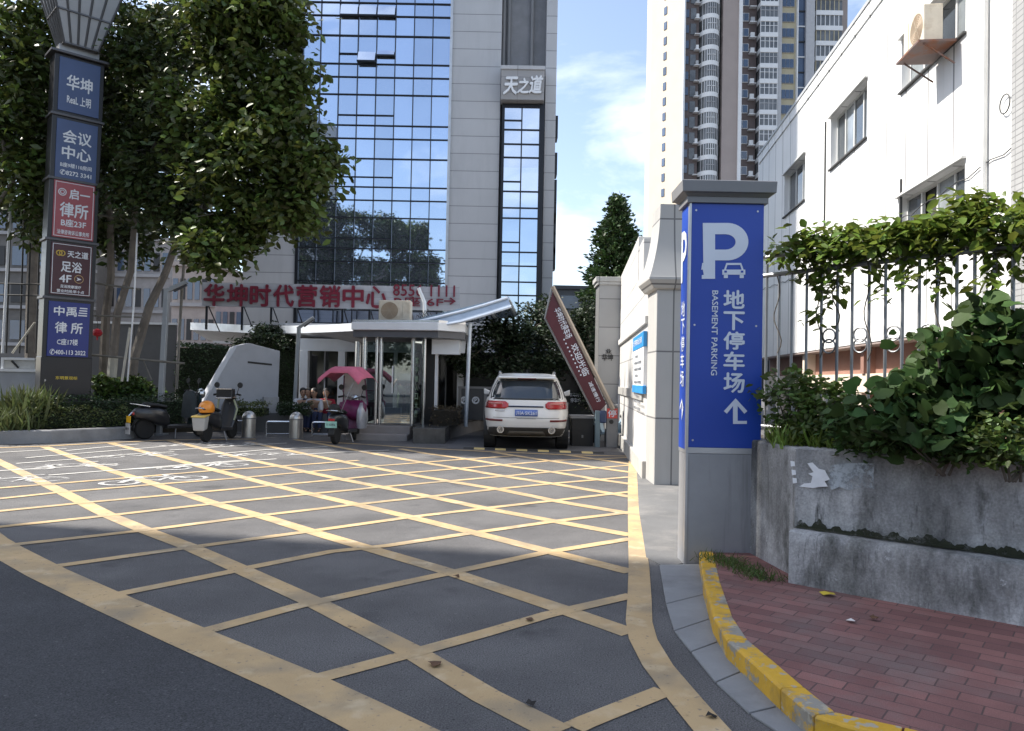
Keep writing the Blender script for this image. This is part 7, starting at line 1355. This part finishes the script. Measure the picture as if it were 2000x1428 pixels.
# ================================================================== PEOPLE
SKIN = mat('skin', (.42, .25, .17), .55, var=.06); HAIR = mat('hair', (.012, .01, .009), .5)
def person(label, loc, rz, pose, top, bottom, hair=HAIR, extra=None, shoes=None):
    t = thing('person', label, 'person', loc, rz); J = pose
    def skin(nm, vs, es, rr, m, root):
        me = bpy.data.meshes.new(nm); me.from_pydata(vs, es, []); me.materials.append(m); o = bpy.data.objects.new(nm, me); COL.objects.link(o); o.parent = t
        s = o.modifiers.new('skin', 'SKIN'); s.use_smooth_shade = True
        for i, r_ in enumerate(rr): me.skin_vertices[0].data[i].radius = (r_, r_) if not isinstance(r_, tuple) else r_
        me.skin_vertices[0].data[root].use_root = True; ss = o.modifiers.new('sub', 'SUBSURF'); ss.levels = 1; ss.render_levels = 2; return o
    V = [J['pelvis'], J['waist'], J['chest'], J['neck']]; E = [(0, 1), (1, 2), (2, 3)]; RR = [(.15, .11), (.13, .1), (.16, .11), .052]
    def chain(names, rr, a):
        for n_, r_ in zip(names, rr): V.append(J[n_]); E.append((a, len(V) - 1)); RR.append(r_); a = len(V) - 1
        return a
    V.append(J['headbase']); E.append((3, 4)); RR.append(.05)
    for s in 'LR':
        w_ = chain(['sh' + s, 'el' + s, 'wr' + s, 'ha' + s], [.055, .042, .03, .034], 2)
        d = (Vector(J['ha' + s]) - Vector(J['wr' + s])).normalized(); sd = d.orthogonal().normalized()
        for k, (o_, ln) in enumerate(((-.03, .07), (-.01, .085), (.01, .08), (.03, .06))):
            p = Vector(J['ha' + s]) + sd * o_; V.append(tuple(p + d * ln * .55)); E.append((w_, len(V) - 1)); RR.append(.009); V.append(tuple(p + d * ln - Vector((0, .012, .006)))); E.append((len(V) - 2, len(V) - 1)); RR.append(.008)
        p = Vector(J['wr' + s]).lerp(Vector(J['ha' + s]), .5) + sd * .05; V.append(tuple(p + d * .03)); E.append((w_, len(V) - 1)); RR.append(.011)
        chain(['hip' + s, 'kn' + s, 'an' + s, 'to' + s], [.085, .06, .04, .035], 0)
    skin('body', V, E, RR, SKIN, 0)
    hb = Vector(J['headbase']); q = MB(); ct = hb + Vector((0, .01, .11))
    q.rings([[(ct.x + .078 * r_ * math.cos(a), ct.y + .095 * r_ * math.sin(a) * (1.0 if math.sin(a) < 0 else 1.02), ct.z + z) for a in np.linspace(0, 6.283, 19)[:-1]] for z, r_ in ((-.115, .45), (-.09, .7), (-.04, .93), (.02, 1), (.07, .92), (.105, .6), (.118, .2))]); hd = q.build('head', SKIN, t, smooth=True, local=True)
    q = MB(); q.hexa([ct + Vector((-.014, .09, -.03)), ct + Vector((.014, .09, -.03)), ct + Vector((.012, .125, -.03)), ct + Vector((-.012, .125, -.03))], [ct + Vector((-.008, .09, .02)), ct + Vector((.008, .09, .02)), ct + Vector((.006, .1, .02)), ct + Vector((-.006, .1, .02))]); q.build('nose', SKIN, hd, local=True, bevel=.004)
    for s in (-1, 1):
        q = MB(); q.lathe([(0, -.004), (.012, 0), (.012, .006), (0, .008)], ct + Vector((s * .03, .092, .008)), 'Y', 10); q.build('eye', HAIR, hd, local=True); q = MB(); q.lathe([(.0, -.01), (.028, -.006), (.028, .006), (0, .01)], ct + Vector((s * .08, 0, -.005)), 'X', 12); q.build('ear', SKIN, hd, local=True)
    q = MB(); q.hexa([ct + Vector((-.022, .088, -.06)), ct + Vector((.022, .088, -.06)), ct + Vector((.018, .096, -.06)), ct + Vector((-.018, .096, -.06))], [ct + Vector((-.022, .088, -.05)), ct + Vector((.022, .088, -.05)), ct + Vector((.018, .098, -.05)), ct + Vector((-.018, .098, -.05))]); q.build('mouth', mat('lip', (.3, .1, .09), .5), hd, local=True)
    q = MB(); q.rings([[(ct.x + .088 * r_ * math.cos(a), ct.y - .012 + .103 * r_ * math.sin(a) * (.82 if math.sin(a) > 0 and z < .06 else 1), ct.z + z) for a in np.linspace(0, 6.283, 19)[:-1]] for z, r_ in ((-.03, .92), (.02, 1.02), (.07, .99), (.11, .74), (.134, .3))]); q.build('hair', hair, t, smooth=True, local=True)
    def cloth(nm, names, rr, es, m, k=1.0): skin(nm, [J[n_] for n_ in names], es, rr, m, 0)
    cloth('shirt', ['pelvis', 'waist', 'chest', 'neck', 'shL', 'elL', 'shR', 'elR'], [(.165, .125), (.155, .12), (.185, .13), .065, .075, .058, .075, .058], [(0, 1), (1, 2), (2, 3), (2, 4), (4, 5), (2, 6), (6, 7)], top)
    cloth('trousers', ['pelvis', 'hipL', 'knL', 'anL', 'hipR', 'knR', 'anR'], [(.16, .125), .105, .078, .055, .105, .078, .055], [(0, 1), (1, 2), (2, 3), (0, 4), (4, 5), (5, 6)], bottom)
    for s in 'LR': skin('shoe', [J['an' + s], J['to' + s]], [(0, 1)], [.05, .045], shoes or M['rubber'], 0)
    return t
def pose_sit(seat=.45, lean=.05):
    z = seat + .1; P_ = dict(pelvis=(0, 0, z), waist=(0, .02, z + .2), chest=(0, .03 + lean, z + .4), neck=(0, .03 + lean, z + .55), headbase=(0, .05 + lean, z + .6))
    for s, k in (('L', -1), ('R', 1)): P_.update({'sh' + s: (k * .19, .02 + lean, z + .48), 'el' + s: (k * .25, .1 + lean, z + .22), 'wr' + s: (k * .17, .3, z + .1), 'ha' + s: (k * .13, .37, z + .08), 'hip' + s: (k * .1, .04, z - .02), 'kn' + s: (k * .13, .38, z + (.47 - seat) * .8), 'an' + s: (k * .13, .47, .09), 'to' + s: (k * .14, .62, .05)})
    return P_
def pose_stand():
    P_ = dict(pelvis=(0, 0, .92), waist=(0, .01, 1.1), chest=(0, .02, 1.3), neck=(0, .02, 1.46), headbase=(0, .03, 1.51))
    for s, k in (('L', -1), ('R', 1)): P_.update({'sh' + s: (k * .19, .0, 1.4), 'el' + s: (k * .24, -.02, 1.13), 'wr' + s: (k * .24, .08 + (.12 if k > 0 else 0), .9 + (.1 if k > 0 else 0)), 'ha' + s: (k * .23, .12 + (.15 if k > 0 else 0), .83 + (.12 if k > 0 else 0)), 'hip' + s: (k * .1, 0, .88), 'kn' + s: (k * .11, .03 + .05 * k, .5), 'an' + s: (k * .11, .0 + .06 * k, .09), 'to' + s: (k * .13, .14 + .06 * k, .05)})
    return P_
navy = mat('navy_cloth', (.02, .03, .08), .8, var=.15); whitec = mat('white_cloth', (.62, .62, .66), .8, var=.06); redc = mat('red_cloth', (.35, .02, .04), .8)
py_ = 20.9; BSE = .24; pb1 = P(589, 800, py_); gz = P(592, 758, py_).z
def bench(x0, x1, y): 
    t = thing('bench', 'low stone bench the people sit on in front of the lobby', 'bench', ((x0 + x1) / 2, y, zE)); q = MB(); q.box(x0, x1, y - .22, y + .22, BSE - .09, BSE); q.build('seat', M['taupe'], t, bevel=.01)
    for x in (x0 + .15, x1 - .15): q = MB(); q.box(x - .09, x + .09, y - .18, y + .18, -.02, BSE - .09); q.build('leg', M['taupe'], t)
bench(P(578, 790, py_).x, P(648, 790, py_).x, py_)
person('person in white shirt sitting at the left end of the bench', (P(590, 790, py_).x, py_, 0), R(205), pose_sit(BSE), whitec, navy)
person('person in dark navy clothes sitting in the middle of the bench', (P(606, 790, py_).x, py_ + .02, 0), R(172), pose_sit(BSE, .1), navy, navy)
person('person in a loose white top sitting at the right end of the bench', (P(621, 790, py_).x, py_ - .02, 0), R(165), pose_sit(BSE, .16), whitec, navy)
person('person in a red top sitting behind the pink-canopied scooter', (P(636, 790, py_).x, py_ + .05, 0), R(190), pose_sit(BSE, .08), redc, navy)
person('person in dark top and green trousers standing inside the glass vestibule', (vX(782), VY + .9, zst), R(160), pose_stand(), mat('dark_cloth', (.02, .022, .025), .8), mat('olive_cloth', (.1, .13, .07), .8))

# ================================================================== OUTSIDE THE PICTURE: what shades and is mirrored
t = thing('shade_block', 'made-up plain beige block, unseen off the left side, added to shade the near road', 'building', (-24, -10, 0)); q = MB(); q.box(-33, -15, -3, 9.35, -.02, 21); q.build('wall', panel_mat('shade_block_wall', (.4, .38, .35), 2.4, 3.0, (.2, .2, .2), .05, 'YZ'), t); q = MB(); q.box(-33.2, -14.98, -3.2, 9.37, 21, 21.2); q.build('roof', M['cap_grey'], t)  # unseen block, added and sized only to cast the shade on the near road
for k in range(6):
    for j in range(3):
        q = MB(); q.box(-15.02, -14.96, -2 + j * 4, -.2 + j * 4, 1.2 + k * 3.3, 2.9 + k * 3.3); q.build('window', M['win_glass'], t)
for i, (x, y, hh, r_) in enumerate(((-19, -24, 12.5, 3.2), (-14.5, -22, 9, 2.8), (-11.5, -23, 8, 2.4), (-7, -24, 9.5, 2.6), (-26, -22, 9, 3.0), (-2, -25, 7.5, 2.0), (3, -24, 8, 2.2))):
    tree('street_tree', ['tallest', 'bushy', 'slim', 'round', 'outermost', 'low', 'young'][i] + ' tree across the street, mirrored in the tower glass', (x, y, 0), [(x, y, 0), (x + .1, y, hh * .25), (x, y, hh * .5)], [((x, y, hh * .66), (r_, r_, hh * .3), 1900), ((x + r_ * .5, y, hh * .5), (r_ * .8, r_ * .8, hh * .2), 1000), ((x - r_ * .5, y, hh * .45), (r_ * .8, r_ * .8, hh * .2), 1000)], M['leaf_b'], .42, r0=.2, sig=.4, group='trees across the street')
